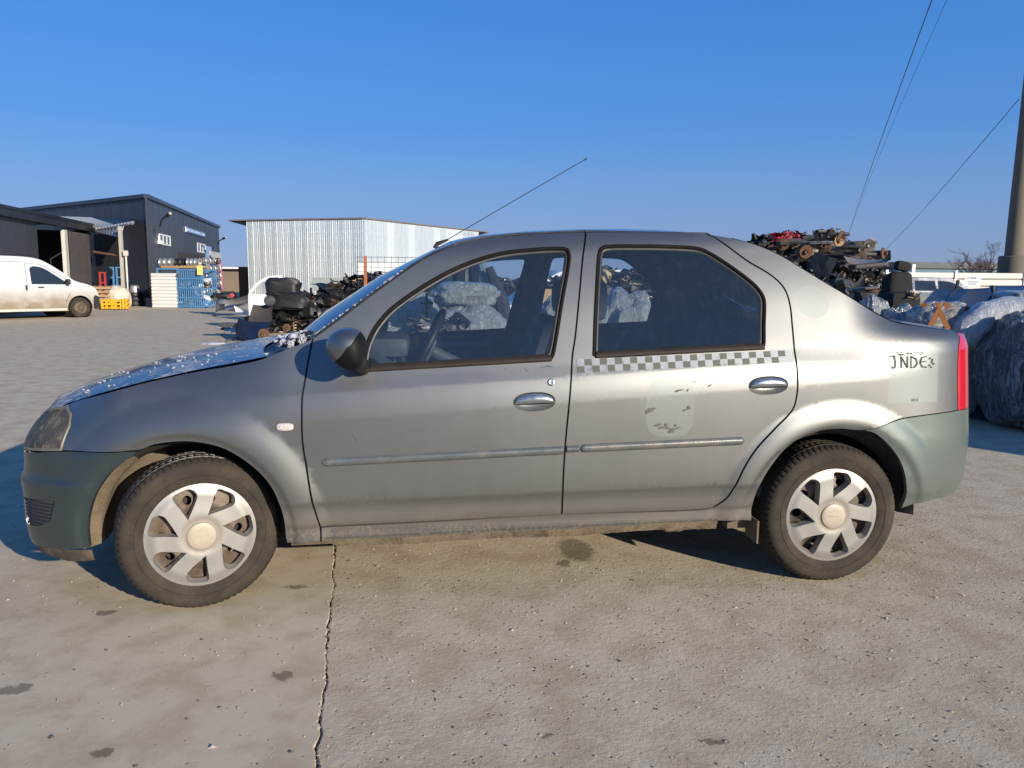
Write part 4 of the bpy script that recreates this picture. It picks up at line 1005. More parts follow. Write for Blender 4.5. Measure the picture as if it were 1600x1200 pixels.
# steering wheel
sw = empty('steering_wheel', tuple(Vector((1.68, .50, 1.0))-CP), 0, parent=car); sw.rotation_euler = (0, math.radians(-64), 0)
mb = MB(); R = .185; V = []
mb.tube([(R*math.cos(t), R*math.sin(t), 0) for t in np.linspace(0, 2*PI, 40)], .016, 10, cap=False); mb.build('steering_rim', M_BLACK, sw, True)
mb = MB(); mb.box((0, 0, -.01), (.12, .16, .05), bev=.02); [mb.box((0, s*.12, 0), (.04, .12, .015)) for s in (-1, 1)]; mb.box((-.1, 0, 0), (.14, .03, .015)); mb.tube([(0, 0, -.02), (0, 0, -.3)], .03, 10); mb.build('steering_hub', M_INT, sw, True)
for far in (False, True):                   # door cards with their pulls and pillars
    for (s0, s1, zb, nm) in ((1.26, 2.22, .0, 0), (2.30, 3.12, .0, 1)):
        V = []; F = []; nn = 14
        for i in range(nn+1):
            s = s0+(s1-s0)*i/nn; zt = .945+(s-1.42)*.054+.01
            if nm and s > 2.98: pass
            for (z, e) in ((.40, .09), (.62, .10), (.66, .14), (.72, .145), (.76, .10), (zt-.06, .085), (zt-.01, .075), (zt, .035)): V.append(bsurf(s, z, e))
        for i in range(nn):
            for j in range(7): F.append((i*8+j, i*8+j+1, (i+1)*8+j+1, (i+1)*8+j))
        dc = cmesh('door_card', V, F, M_INT, FAR[1+nm] if far else NEAR[1+nm], far, smooth=True)
        mb = MB(); sx = np.linspace(s0+.30, s0+.78, 12) if not nm else np.linspace(s0+.06, s0+.42, 10)
        mb.tube([C_(bsurf(s, .885+(s-1.42)*.05+.018*math.sin(PI*i/11), .105), far)-CP for i, s in enumerate(sx)], .017, 8); mb.build('door_pull', M_INTL, FAR[1+nm] if far else NEAR[1+nm], True)
    mb = MB()                                # B pillar inside, with belt
    P_ = [(2.29, .50, .05), (2.285, 1.0, .055), (2.32, 1.25, .05), (2.37, 1.5, .03)]; V = []; F = []
    for (s, z, e) in P_:
        for ds in (-.07, -.05, .05, .07): V.append(bsurf(s+ds, z, e+(.02 if abs(ds) < .06 else .0)))
    for i in range(3):
        for j in range(3): F.append((i*4+j, (i+1)*4+j, (i+1)*4+j+1, i*4+j+1))
    cmesh('pillar_inner', V, F, M_HEADL, car, far, smooth=True)
    # inner frames: roof rail, A pillar, C pillar
    V = []; F = []
    L = [(1.27,1.06),(1.487,1.235),(1.629,1.335),(1.717,1.39),(1.821,1.432),(1.927,1.46),(2.2,1.487),(2.6,1.497),(2.85,1.492),(2.98,1.44),(3.16,1.33)]
    for (s, z) in L:
        for e, dz in ((.03, -.03), (.055, -.02), (.06, .02)): V.append(bsurf(s, z+dz, e))
    for i in range(len(L)-1):
        for j in range(2): F.append((i*3+j, (i+1)*3+j, (i+1)*3+j+1, i*3+j+1))
    cmesh('roof_rail_trim', V, F, M_HEADL, car, far, smooth=True)
    mb = MB()
    for i, (s, z) in enumerate(((3.16, 1.04), (3.17, 1.2), (3.10, 1.36))): pass
    V = [bsurf(s, z, .045) for (s, z) in ((3.02, 1.03), (3.70, 1.05), (3.66, 1.13), (3.42, 1.26), (3.2, 1.40), (3.02, 1.48), (2.98, 1.42), (3.10, 1.25), (3.12, 1.1))]
    cmesh('pillar_inner', V, [tuple(range(9))], M_HEADL, car, far)
headl = loft('headliner', edge([(1.83,1.43),(1.927,1.455),(2.078,1.475),(2.37,1.492),(2.775,1.492),(2.903,1.485),(3.02,1.468)], .03), [(1.84,1.468),(1.95,1.495),(2.15,1.516),(2.4,1.53),(2.8,1.53),(2.95,1.518),(3.1,1.485)], M_HEADL, 20, 14, 2.4)
# visor, mirror and the cross that hangs from it
rbox('rear_view_mirror', (1.74, .87, 1.36), (.03, .24, .06), M_BLACK, car, .015)
cr = MB(); X = Vector(tuple(ony_ := (1.69, .80, 1.15)))
cr.tube([Vector((1.73, .84, 1.35))-CP, Vector((1.70, .81, 1.24))-CP], .002, 5); cr.box(X-CP+Vector((0, 0, .03)), (.012, .008, .12)); cr.box(X-CP+Vector((0, 0, .045)), (.065, .008, .013))
for k in range(4): cr.box(X-CP+Vector((0, 0, .105+k*.016)), (.008, .008, .009))
o = cr.build('hanging_cross', M_BLACK, None); o.location = CP; tag(o, 'small black cross on beads hanging behind the windscreen', 'pendant')
# ---- snow left at the foot of the windscreen and on the hood
def snow():
    rnd = random.Random(21); mb = MB()
    def clump(p, r):
        n = 10; m = 7; V = []; F = []
        for i in range(m+1):
            for k in range(n):
                th = PI*i/m; ph = 2*PI*k/n; d = Vector((math.sin(th)*math.cos(ph), math.sin(th)*math.sin(ph), math.cos(th)*.75))
                q = 1+.95*noise.noise(d*1.9+Vector(p)*31)+.6*noise.noise(d*5+Vector(p)*50); V.append(Vector(p)-CP+d*r*q)
        for i in range(m):
            for k in range(n): F.append((i*n+k, (i+1)*n+k, (i+1)*n+(k+1) % n, i*n+(k+1) % n))
        mb.add(V, F)
    for i in range(300):                     # drift against the glass, on the near side
        t = rnd.random(); y = .14+.75*t**1.2; x = 1.17-.11*(y-.1)+rnd.gauss(0, .035); z = 1.052+.035*rnd.random()*(1-t*.5)
        clump((x, y, z-.01*abs(x-1.17)/.05), rnd.uniform(.004, .0135)*(1.25 if y < .6 else .8))
    for i in range(70):
        y = rnd.uniform(.12, .7); x = rnd.uniform(.25, 1.06); e = bsurf(x, np.interp(x, [.168,.378,.58,.764,1.06],[.806,.853,.906,.946,1.006])); v = (y-e[1])/(W2-2*e[1])
        c = 1-abs(2*v-1)**2.6; zc = np.interp(x, [.05,.15,.4,.6,.8,.96,1.06],[.79,.835,.913,.958,.995,1.012,1.02]); ze = e[2]
        if v < .02: continue
        clump((x, y, ze+(zc-ze)*c+.001), rnd.uniform(.002, .006))
    for i in range(46):                      # ice crumbs along the screen seal
        t = rnd.random()**1.4; x = 1.25+t*.36; z = np.interp(x, [1.245,1.349,1.487,1.629],[1.078,1.157,1.262,1.362]); p = bsurf(x, z, .016); clump((p[0]-.006, p[1]+.006, p[2]+.008), rnd.uniform(.003, .008))
    m, n, l, b = newmat('old_snow'); t = noise_tex(n, l, 120, 5, .7); l.new(mixc(n, l, t.outputs[0], (.30, .32, .37), (.50, .51, .54)), b.inputs['Base Color']); b.inputs['Roughness'].default_value = .7
    b.inputs['Subsurface Weight'].default_value = .3; b.inputs['Subsurface Radius'].default_value = (.02, .02, .025)
    l.new(bump(n, l, t.outputs[0], .7, .004), b.inputs['Normal'])
    o = mb.build('snow', m, None, True); o.location = CP; tag(o, 'lumps of melting snow on the hood and wiper cowl of the sedan', kind='stuff')
snow()
# ------------------------------------------------------------------ THE YARD AROUND IT
def dep(u, d, z=0.0, v=430):
    p = at(u, v, d); return np.array([p[0], p[1], z])
def frame(A, B):
    A = np.array(A[:2], float); B = np.array(B[:2], float); t = B-A; L = float(np.linalg.norm(t)); t /= L
    a = math.atan2(t[1], t[0]); M = Matrix.Translation((A[0], A[1], 0)) @ Matrix.Rotation(a, 4, 'Z'); return M, L, a
def put(mb, name, mat, root, smooth=False, **k):
    l = root.location
    for v in mb.V: v -= l
    o = mb.build(name, mat, root, smooth)
    return o
def solo(mb, name, mat, loc, label, cat, group=None, smooth=False, kind=None):
    loc = Vector(tuple(map(float, loc)))
    for v in mb.V: v -= loc
    o = mb.build(name, mat, None, smooth, loc=loc); return tag(o, label, cat, group, kind)
def shared(name, me, root, M, parent=None):
    o = bpy.data.objects.new(name, me); COL.objects.link(o); o.parent = parent or root
    W = Matrix.Translation(-root.location) @ M; o.location = W.to_translation(); o.rotation_euler = W.to_euler(); return o
def profile_sheet(pts, h, mat, name):                # vertical ribs: plan polyline pulled up
    V = [(x, y, 0) for x, y in pts]+[(x, y, h) for x, y in pts]; n = len(pts)
    m = bpy.data.meshes.new(name); m.from_pydata(V, [], [(i, i+1, n+i+1, n+i) for i in range(n-1)]); m.materials.append(mat); return m
CHAR = plain('charcoal_cladding', (.042, .047, .058), .42, metal=.2, var=.10, scale=1.2, bmp=0)
CHARD = plain('dark_fascia', (.020, .024, .034), .45, metal=.2, var=.12, scale=1.5, bmp=0)
CREAM = plain('cream_steel', (.55, .53, .47), .5, var=.12, scale=3)
WHITEM = plain('white_painted_metal', (.72, .72, .70), .45, var=.08, scale=4)
GLASSD = plain('dark_window_glass', (.02, .03, .045), .08, var=.3, scale=2, bmp=0)
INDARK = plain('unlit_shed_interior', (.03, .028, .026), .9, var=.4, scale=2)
RUST = plain('rusty_steel', (.105, .052, .028), .85, var=.5, scale=14, bmp=.5)
BLUEP = plain('blue_painted_steel', (.08, .22, .42), .5, var=.25, scale=8)
REDP = plain('red_painted_steel', (.42, .04, .05), .5, var=.25, scale=8)
YELP = plain('yellow_plastic_crate', (.72, .40, .02), .5, var=.15, scale=8)
WOOD = plain('weathered_wood', (.34, .22, .12), .85, var=.3, scale=12, bmp=.4)
SILV = plain('silver_alloy', (.50, .50, .50), .35, metal=.7, var=.2, scale=10)
GREYM = plain('dark_grey_metal', (.10, .105, .11), .5, metal=.5, var=.4, scale=14, dirt=(.16, .13, .10))
BLK = plain('black_rubber_parts', (.014, .0145, .017), .55, var=.5, scale=20, bmp=.3)
NAVY = plain('navy_body_paint', (.012, .018, .040), .42, metal=.2, var=.3, scale=5, bmp=.05, coat=.15)
ALUG = plain('dirty_aluminium', (.24, .225, .20), .5, metal=.6, var=.45, scale=18, bmp=.5, dirt=(.09, .07, .05))
TAN = plain('tan_foam', (.50, .36, .20), .9, var=.3, scale=20)

def cladding(root, M, x0, x1, z0, z1, w, mat, name='wall_panel', rib=.005, n=4):
    k = max(1, int(round((x1-x0)/w))); w = (x1-x0)/k; pts = [(.004, .02), (.006, 0)]
    for i in range(n):
        a = w*(i+.5)/n; pts += [(a-.035, 0), (a-.02, -rib), (a+.02, -rib), (a+.035, 0)]
    pts += [(w-.006, 0), (w-.004, .02)]
    me = profile_sheet(pts, z1-z0, mat, name)
    for i in range(k): shared(name, me, root, M @ T(x0+i*w, random.uniform(-.002, .002), z0))
# --- A: long low charcoal shed on the left
A0 = dep(0, 24.5); A1 = dep(148, 34); MA, LA, aA = frame(A0, A1); LA = 9.62
ra = empty('workshop_shed', tuple(A0), 0, 'low charcoal workshop with black fascia and an open doorway behind the white van', 'building')
cladding(ra, MA, -9, 3.41, 0, 3.16, 1.1, CHAR); cladding(ra, MA, 9.0, LA, 0, 3.10, .55, CHAR)
mb = MB(); mb.box((LA/2-4.5, -.06, 3.30), (LA+9.1, .3, .32), M=MA); put(mb, 'fascia', CHARD, ra)
mb = MB(); mb.box((LA/2-4.5, -.16, 3.44), (LA+9.1, .16, .10), M=MA); put(mb, 'gutter', CHARD, ra)
mb = MB(); mb.box((LA/2-4.5, 3.6, 3.46), (LA+9.1, 7.4, .08), M=MA); put(mb, 'roof', CHARD, ra)
mb = MB(); mb.box((LA, 3.55, 1.6), (.08, 6.9, 3.2), M=MA); put(mb, 'end_wall', CHAR, ra)
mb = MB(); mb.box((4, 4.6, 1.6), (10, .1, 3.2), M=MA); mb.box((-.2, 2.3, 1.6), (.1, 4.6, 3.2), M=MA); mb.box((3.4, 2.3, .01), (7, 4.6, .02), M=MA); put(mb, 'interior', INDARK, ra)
mb = MB(); mb.box((6.15, -.03, 1.52), (.32, .14, 3.04), M=MA); put(mb, 'door_post', CREAM, ra)
pts = [(0, .02), (.0, 0)]
me = profile_sheet([(i*.1, (0 if i % 2 else -.012)) for i in range(28)], 3.02, plain('mauve_sliding_door', (.115, .10, .105), .5, metal=.2, var=.12, scale=3, bmp=0), 'sliding_door'); shared('sliding_door', me, ra, MA @ T(6.34, -.10, 0))
mb = MB(); mb.box((5.0, 1.5, 1.15), (2.2, .08, .06), M=MA); put(mb, 'rail', REDP, ra)
mb = MB(); mb.box((4.6, .9, .55), (.7, .5, .5), M=MA, bev=.06); mb.box((4.7, .8, .9), (.4, .3, .25), M=MA, bev=.05); solo(mb, 'engine_block', ALUG, MA @ Vector((4.6, .9, 0)), 'grey engine standing inside the dark doorway of the low workshop', 'engine')
# --- B: tall charcoal hall
B0 = np.array(G(237, 478.4)); B2 = dep(345, 52.5); B3 = dep(30, 40.5); t_ = (B3-B0)/np.linalg.norm(B3-B0); B3 = B0+t_*22
MBr, LBr, aBr = frame(B0, B2); MBl, LBl, aBl = frame(B3, B0)
HB = onwall(237, 308.5, B0, B2)[1]; HW_ = HB-.09
rb_ = empty('warehouse', tuple(B0), 0, 'tall charcoal metal warehouse with white windows and a pale blue sign', 'building')
cladding(rb_, MBl, 0, LBl-.02, .35, HW_, 1.1, CHAR, n=5, rib=.0035); cladding(rb_, MBr, .02, 14.6, 0.35, HW_, 1.1, CHAR, n=5, rib=.0035); cladding(rb_, MBr, 17.2, LBr, 0.35, HW_, 1.1, CHAR, n=5, rib=.0035); cladding(rb_, MBr, 14.6, 17.2, 3.1, HW_, 1.3, CHAR, n=5, rib=.0035)
for M_, L_ in ((MBl, LBl), (MBr, LBr)):
    mb = MB(); mb.box((L_/2, -.03, HB-.05), (L_+.1, .16, .16), M=M_); put(mb, 'roof_trim', plain('blue_grey_trim', (.04, .055, .085), .4, metal=.3, var=.1, scale=2, bmp=0), rb_)
    mb = MB(); mb.box((L_/2, .10, .17), (L_-.02, .25, .35), M=M_); put(mb, 'plinth', plain('concrete_plinth', (.30, .26, .20), .9, var=.25, scale=3), rb_)
mb = MB(); mb.box((.0, -.01, HB/2+.1), (.09, .09, HB-.4), M=MBr); put(mb, 'corner_flashing', CHAR, rb_)
mb = MB(); mb.add([B0+np.array([0, 0, HB-.12]), B2+np.array([0, 0, HB-1.2]), B2+(B3-B0)+np.array([0, 0, HB-.12]), B3+np.array([0, 0, HB-.12])], [(0, 1, 2, 3)]); put(mb, 'roof', CHARD, rb_)
def wrect(M_, A, B, q): # picture rectangle on a wall -> local x,z ranges
    (x0, z0), (x1, z1) = onwall(q[0], q[1], A, B), onwall(q[2], q[3], A, B); return x0, x1, z1, z0
def window(root, M_, x0, x1, z0, z1, mull=2):
    w = empty('window', (0, 0, 0), parent=root); w.parent = root; rl = root.location
    def pp(mb, n, m_):
        for v in mb.V: v -= rl
        o = mb.build(n, m_, w)
    mb = MB(); t = .065
    mb.box(((x0+x1)/2, -.015, z0+t/2), (x1-x0, .03, t), M=M_); mb.box(((x0+x1)/2, -.015, z1-t/2), (x1-x0, .03, t), M=M_)
    for i in range(mull+2):
        x = x0+t/2+(x1-x0-t)*i/(mull+1); mb.box((x, -.017, (z0+z1)/2), (t*1.5, .03, z1-z0-.01), M=M_)
    pp(mb, 'window_frame', WHITEM)
    for i in range(mull+1):
        a = x0+(x1-x0)*i/(mull+1)+t*.7; b = x0+(x1-x0)*(i+1)/(mull+1)-t*.7; mb = MB(); mb.box(((a+b)/2, -.006, (z0+z1)/2), (b-a, .01, z1-z0-2*t), M=M_); pp(mb, 'pane', GLASSD)
x0, z1 = onwall(248, 361, B0, B2); x1, z0 = onwall(266, 384, B0, B2); window(rb_, MBr, x0, x1, z0-.02, z1-.1, 2)
mb = MB(); mb.box(((x0-.2), -.08, z0+.06), (.3, .16, .14), M=MBr); mb.box(((x0-.15), -.04, z1-.4), (.06, .08, .4), M=MBr); put(mb, 'bracket_box', WHITEM, rb_)
x0, z1 = onwall(308, 379, B0, B2); x1, z0 = onwall(321, 396, B0, B2); window(rb_, MBr, x0, x1, z0, z1, 2)
# sign: pale blue board with a darker word and small print
x0, z1 = onwall(288, 354, B0, B2); x1, z0 = onwall(318, 371, B0, B2)
sg = empty('sign_board', tuple(MBr @ Vector((x0, 0, z0))), 0, 'pale blue sign board with blue lettering high on the charcoal warehouse', 'sign')
mb = MB(); mb.box(((x0+x1)/2, -.06, (z0+z1)/2), (x1-x0, .06, z1-z0), M=MBr); put(mb, 'board', plain('pale_blue_board', (.62, .72, .84), .5, var=.06, scale=3), sg)
mb = MB(); mb.box(((x0+x1)/2, -.092, z0+.04), (x1-x0, .005, .08), M=MBr); mb.box(((x0+x1)/2, -.092, z1-.03), (x1-x0, .005, .06), M=MBr); put(mb, 'border', plain('sign_blue', (.09, .20, .45), .5, var=.1), sg)
mb = MB(); rnd = random.Random(6); x = x0+.5
while x < x1-.7:
    w = rnd.uniform(.22, .42); mb.box((x+w*.1, -.093, (z0+z1)/2+.02), (w*.2, .004, .26), M=MBr); mb.box((x+w/2, -.094, (z0+z1)/2+rnd.choice((.12, .02, -.08))), (w, .004, .05), M=MBr); x += w+.22
tag(put(mb, 'lettering', plain('sign_blue', (.09, .20, .45), .5, var=.1), sg), kind='stuff')
for (u0, v0, u1, v1, u2, v2) in ((250, 354, 253, 343, 265, 334), (340, 382, 343, 376, 352, 371)):
    a = at(u0, v0, 33 if u0 < 300 else 49); b = at(u1, v1, 32.6 if u0 < 300 else 48.5); c = at(u2, v2, 31.6 if u0 < 300 else 47.5)
    mb = MB(); mb.tube([a, (a+b)/2+(b-a)*.2, b, c], .035, 6); d_ = Vector(tuple(c-b)).normalized(); mb.tube([Vector(tuple(c))-d_*.5, Vector(tuple(c))+d_*.1], .07, 6)
    solo(mb, 'wall_lamp', GREYM, a, 'grey outdoor lamp on a bent arm '+('above the first window of the warehouse' if u0 < 300 else 'at the far corner of the warehouse'), 'lamp')
# open gateway at the far end, half-height
ua, zt_ = onwall(327, 392, B0, B2); ub, _ = onwall(344, 396, B0, B2); mb = MB(); mb.box(((ua+ub)/2, -.03, zt_/2), (ub-ua, .04, zt_), M=MBr); put(mb, 'roller_door', CREAM, rb_)
x0, z1 = onwall(278, 394, B0, B2); x1, _ = onwall(318, 400, B0, B2); mb = MB(); mb.box(((x0+x1)/2, -.02, (z1)/2), (x1-x0, .05, z1), M=MBr); put(mb, 'unlit_opening_panel', INDARK, rb_)  # flat panel on the wall; the dark of an unlit inside is its colour
# --- canopy between the two, with its truss and post
cz = empty('canopy', tuple(G(197, 478)), 0, 'grey corrugated canopy on a lattice truss beside the charcoal warehouse', 'canopy')
P1 = Vector(tuple(at(207, 346, 30.6))); Pb = Vector(tuple(at(147, 357, 33.0))); P3 = Vector(tuple(at(84, 338.5, 37.0))); P4 = Vector(tuple(at(203, 342.5, 33)))
def csheet(a0, a1, nm, mt):
    V = []; F = []; n = 40
    for i in range(n+1):
        s = a0+(a1-a0)*i/n; w = .035 if i % 2 else 0
        V += [P1.lerp(Pb, s)+Vector((0, 0, w)), P4.lerp(P3, s)+Vector((0, 0, w))]
    for i in range(n): F.append((2*i, 2*i+2, 2*i+3, 2*i+1))
    mb = MB(); mb.add(V, F); put(mb, nm, mt, cz)
csheet(0, .48, 'roof_sheet', CHAR)
def translucent(nm, c):
    m, n, l, b = newmat(nm); t = N_(n, 'ShaderNodeBsdfTranslucent'); t.inputs[0].default_value = (*c, 1); x = N_(n, 'ShaderNodeMixShader'); x.inputs[0].default_value = .2; b.inputs['Base Color'].default_value = (*c, 1)
    l.new(b.outputs[0], x.inputs[1]); l.new(t.outputs[0], x.inputs[2]); l.new(x.outputs[0], n['Material Output'].inputs[0]); return m
csheet(.48, .98, 'roof_sheet', translucent('translucent_roof_sheet', (.85, .85, .76)))
top0 = P1+Vector((0, 0, -.08)); top1 = Pb+Vector((0, 0, -.08)); b0 = Vector(tuple(at(189, 370, 31.0))); b1 = Vector(tuple(at(150, 362, 32.8)))
mb = MB(); mb.tube([top0, top1], .04, 6); mb.tube([b0, b1], .045, 6); n = 9
for i in range(n+1):
    s = i/n; mb.tube([b0.lerp(b1, s), top0.lerp(top1, .22+.78*s)], .02, 5)
    if i < n: mb.tube([b0.lerp(b1, s), top0.lerp(top1, .22+.78*(s+1/n))], .02, 5)
for i in range(12): p = P1.lerp(Pb, i/12); mb.box(p+Vector((0, 0, -.03)), (.1, .1, .08))
put(mb, 'truss', SILV, cz)
base = Vector(tuple(dep(192, 31.1))); mb = MB(); mb.box(base+Vector((0, 0, 1.62)), (.13, .13, 3.24)); put(mb, 'post', plain('dull_cream_post', (.40, .38, .33), .6, var=.2, scale=3), cz)
mb = MB(); p = Vector(tuple(at(147, 394, 33))); q = Vector(tuple(at(191, 401, 31))); mb.tube([p, q], .06, 6); put(mb, 'cross_bar', plain('primer_red_bar', (.33, .17, .10), .7, var=.2), cz)
mb = MB(); a = Vector(tuple(at(199, 441, 31))); mb.tube([a, Vector((a.x, a.y, Vector(tuple(at(197, 396, 31))).z))], .04, 6); c = Vector((a.x, a.y, Vector(tuple(at(197, 396, 31))).z)); mb.box(c, (.18, .16, .22), bev=.04); mb.tube([Vector((a.x, a.y, 0)), a], .03, 6)
solo(mb, 'lamp_post', CREAM, (a.x, a.y, 0), 'thin cream post with a small lamp head beside the canopy post', 'lamp post')

def rect_at(u0, v0, u1, v1, d): # centre, width, height of a picture rectangle at a depth
    a = at(u0, v1, d); b = at(u1, v0, d); return (a+b)/2, float(np.linalg.norm((b-a)[:2])), float(b[2]-a[2])
def MV(c, u=None, extra=0): # upright frame at c, x axis to the picture's right
    a = -YAW+extra; return Matrix.Translation(Vector(tuple(map(float, c)))) @ Matrix.Rotation(a, 4, 'Z')
xa = onwall(150, 400, B3, B0)[0]; xb = onwall(189, 400, B3, B0)[0]; mb = MB(); mb.box(((xa+xb)/2, -.03, 1.6), (xb-xa, .04, 3.1), M=MBl); put(mb, 'unlit_opening_panel', INDARK, rb_)  # thin dark sheet on the wall; the shade under the canopy is its colour
# pallets, bulk bag, yellow crates, tyres
def pallet(u, v, k, lab, tilt=0):
    g = G(u, v); r = empty('wooden_pallet', (g[0], g[1], k*.15), -YAW+.3+tilt, lab, 'pallet', 'wooden pallets stacked under the canopy')
    for i in range(3): mb = MB(); mb.box((0, -.4+.4*i, .05), (1.2, .1, .09)); mb.build('bearer', WOOD, r)
    for i in range(5): mb = MB(); mb.box((-.52+.26*i, 0, .11), (.13, .85, .022)); mb.build('slat', WOOD, r)
for k in range(6): pallet(152, 482, k, ['lowest', 'second', 'third', 'fourth', 'fifth', 'topmost'][k]+' weathered pallet in the stack in front of the van nose', random.uniform(-.2, .2))
def lump(mb, c, a, n=18, m=12, amp=.25, fq=2.2, pw=2.6, seed=0, M=None, mi=0, fine=.06):
    V = []; F = []; f = lambda v: math.copysign(abs(v)**(2/pw), v); R3 = (M.to_3x3() if M is not None else None)
    for i in range(m+1):
        th = PI*i/m
        for k in range(n):
            ph = 2*PI*k/n; d = Vector((f(math.sin(th))*f(math.cos(ph)), f(math.sin(th))*f(math.sin(ph)), f(math.cos(th))))
            q = 1+amp*noise.noise(d*fq+Vector((seed*7.1, seed*3.3, 0)))+fine*noise.noise(Vector((d.x*9, d.y*9, d.z*3))+Vector((seed, 0, seed*2)))
            p = Vector((d.x*a[0], d.y*a[1], d.z*a[2]))*q
            if R3: p = R3 @ p
            V.append(Vector(tuple(map(float, c)))+p)
    for i in range(m):
        for k in range(n): F.append((i*n+k, (i+1)*n+k, (i+1)*n+(k+1) % n, i*n+(k+1) % n))
    mb.add(V, F, mi)
BAG = plain('woven_bulk_bag', (.55, .50, .42), .85, var=.15, scale=5, bmp=.6, bd=.03)
c, w, h = rect_at(163, 449, 200, 478, 30.2); mb = MB(); lump(mb, (c[0], c[1], .42), (w*.52, .45, .45), seed=3, amp=.3); solo(mb, 'bulk_bag', BAG, (c[0], c[1], 0), 'slumped cream bulk bag behind the yellow crate', 'bag', smooth=True)
def crate(u0, v0, u1, v1, d, mat, name, lab, rz=0):
    c, w, h = rect_at(u0, v0, u1, v1, d); r = empty(name, (c[0], c[1], c[2]-h/2), -YAW+rz, lab, 'crate'); dd = .55
    for i in range(3):
        z = .04+(h-.08)*i/2
        for y in (-dd/2, dd/2): mb = MB(); mb.box((0, y, z), (w, .04, h*.16)); mb.build('side_slat', mat, r)
        for x in (-w/2, w/2): mb = MB(); mb.box((x, 0, z), (.04, dd-.05, h*.16)); mb.build('side_slat', mat, r)
    for x in (-w/2+.05, -.15*w, .2*w, w/2-.05):
        for y in (-dd/2-.023, dd/2+.023): mb = MB(); mb.box((x, y, h/2), (.09, .02, h)); mb.build('upright', mat, r)
    mb = MB(); mb.box((0, 0, .03), (w-.06, dd-.06, .03)); mb.build('bottom', mat, r)
crate(164, 468, 189, 482, 29.3, YELP, 'plastic_crate', 'yellow plastic crate standing in front of the cream bulk bag'); crate(190, 467, 200, 482, 29.5, YELP, 'plastic_crate', 'narrow yellow crate turned end-on beside the wider yellow crate', .3)
def tyre_mesh(R=.31, w=.19):
    mb = MB(); mb.lathe([(R*.64, -w*.42), (R*.8, -w*.5), (R*.93, -w*.47), (R, -w*.3), (R, w*.3), (R*.93, w*.47), (R*.8, w*.5), (R*.64, w*.42), (R*.64, -w*.42)], 28, axis='Z'); return mb
g = G(212, 478)
for k in range(3):
    mb = tyre_mesh(); [v.__iadd__(Vector((g[0]+random.uniform(-.04, .04), g[1], .1+.19*k))) for v in mb.V]; solo(mb, 'car_tyre', BLK, (g[0], g[1], .19*k), ['bottom', 'middle', 'top'][k]+' tyre of the small stack against the warehouse corner', 'tyre', 'tyres stacked at the warehouse corner', True)
mb = MB(); mb.lathe([(.001, .0), (.24, 0), (.24, .05), (.20, .07), (.19, .2), (.17, .26), (.12, .30), (.001, .3)], 24, axis='Z'); [v.__iadd__(Vector((g[0], g[1], .585))) for v in mb.V]; solo(mb, 'wheel_rim', SILV, (g[0], g[1], .58), 'bright silver rim lying on top of the tyre stack', 'wheel rim', smooth=True)
# blue frames and red rack under the canopy
for (u0, v0, u1, v1, d, m_, lab) in ((168, 417, 177, 447, 33, BLUEP, 'left blue steel frame standing under the canopy'), (183, 417, 191, 447, 33, BLUEP, 'right blue steel frame close to the canopy post'), (157, 425, 164, 453, 32.5, REDP, 'red steel trolley frame under the canopy')):
    c, w, h = rect_at(u0, v0, u1, v1, d); r = empty('steel_rack', (c[0], c[1], 0), -YAW, lab, 'frame'); zt = c[2]+h/2
    for x in (-w/2, w/2): mb = MB(); mb.box((x, 0, zt/2), (.06, .06, zt)); mb.build('upright', m_, r)
    for z in (zt-.03, zt-.45, zt-.8): mb = MB(); mb.box((0, 0, z), (w-.061, .05, .05)); mb.build('rung', m_, r)
# --- cages in front of the hall
c, w, h = rect_at(237, 427, 277, 478.5, 31.0); r = empty('corrugated_sheet', (c[0], c[1], 0), -YAW, 'pale grey ribbed sheet metal panel standing left of the blue cage', 'panel')
n_ = 10
for i in range(n_):
    z = (c[2]+h/2)*(i+.5)/n_; hh = (c[2]+h/2)/n_; mb = MB(); V = [(-w/2, .03, -hh/2), (w/2, .03, -hh/2), (-w/2, -.02, -hh/2+.03), (w/2, -.02, -hh/2+.03), (-w/2, -.02, hh/2-.03), (w/2, -.02, hh/2-.03), (-w/2, .03, hh/2), (w/2, .03, hh/2)]
    mb.add([Vector(v)+Vector((0, 0, z)) for v in V], [(0, 1, 3, 2), (2, 3, 5, 4), (4, 5, 7, 6)]); mb.build('rib', plain('pale_ribbed_sheet', (.62, .62, .60), .5, var=.08, scale=2), r)
c, w, h = rect_at(277, 421, 318, 479, 30.9); H_ = c[2]+h/2
r = empty('wire_cage', (c[0], c[1], 0), -YAW-.12, 'blue barred stillage cage full of pale plastic parts', 'cage'); dd = 1.1
for y in (0, dd):
    for i in range(13): mb = MB(); mb.box((-w/2+w*i/12, y, H_/2), (.035, .035, H_)); mb.build('bar', BLUEP, r)
    for z in (.08, H_*.27, H_*.52, H_*.76, H_-.02): mb = MB(); mb.box((0, y-.03, z), (w+.03, .03, .05)); mb.build('rail', BLUEP, r)
for x in (-w/2, w/2):
    for z in (.08, H_*.5, H_-.02): mb = MB(); mb.box((x, dd/2, z), (.03, dd-.1, .05)); mb.build('rail', BLUEP, r)
mb = MB(); rnd = random.Random(12)
for i in range(60): lump(mb, (c[0]+rnd.uniform(-w*.45, w*.45), c[1]+.55+rnd.uniform(-.4, .35), rnd.uniform(.12, H_-.15)), (rnd.uniform(.08, .2), .15, rnd.uniform(.06, .16)), 8, 6, .5, 2, 2.2, i, mi=rnd.choice((0, 0, 1, 2)))
solo(mb, 'loose_parts', [plain('pale_plastic_parts', (.55, .58, .62), .4, var=.2), BLUEP, GREYM], (c[0], c[1]+.5, .05), 'pale crumpled parts heaped inside the blue cage', 'parts', kind='stuff')
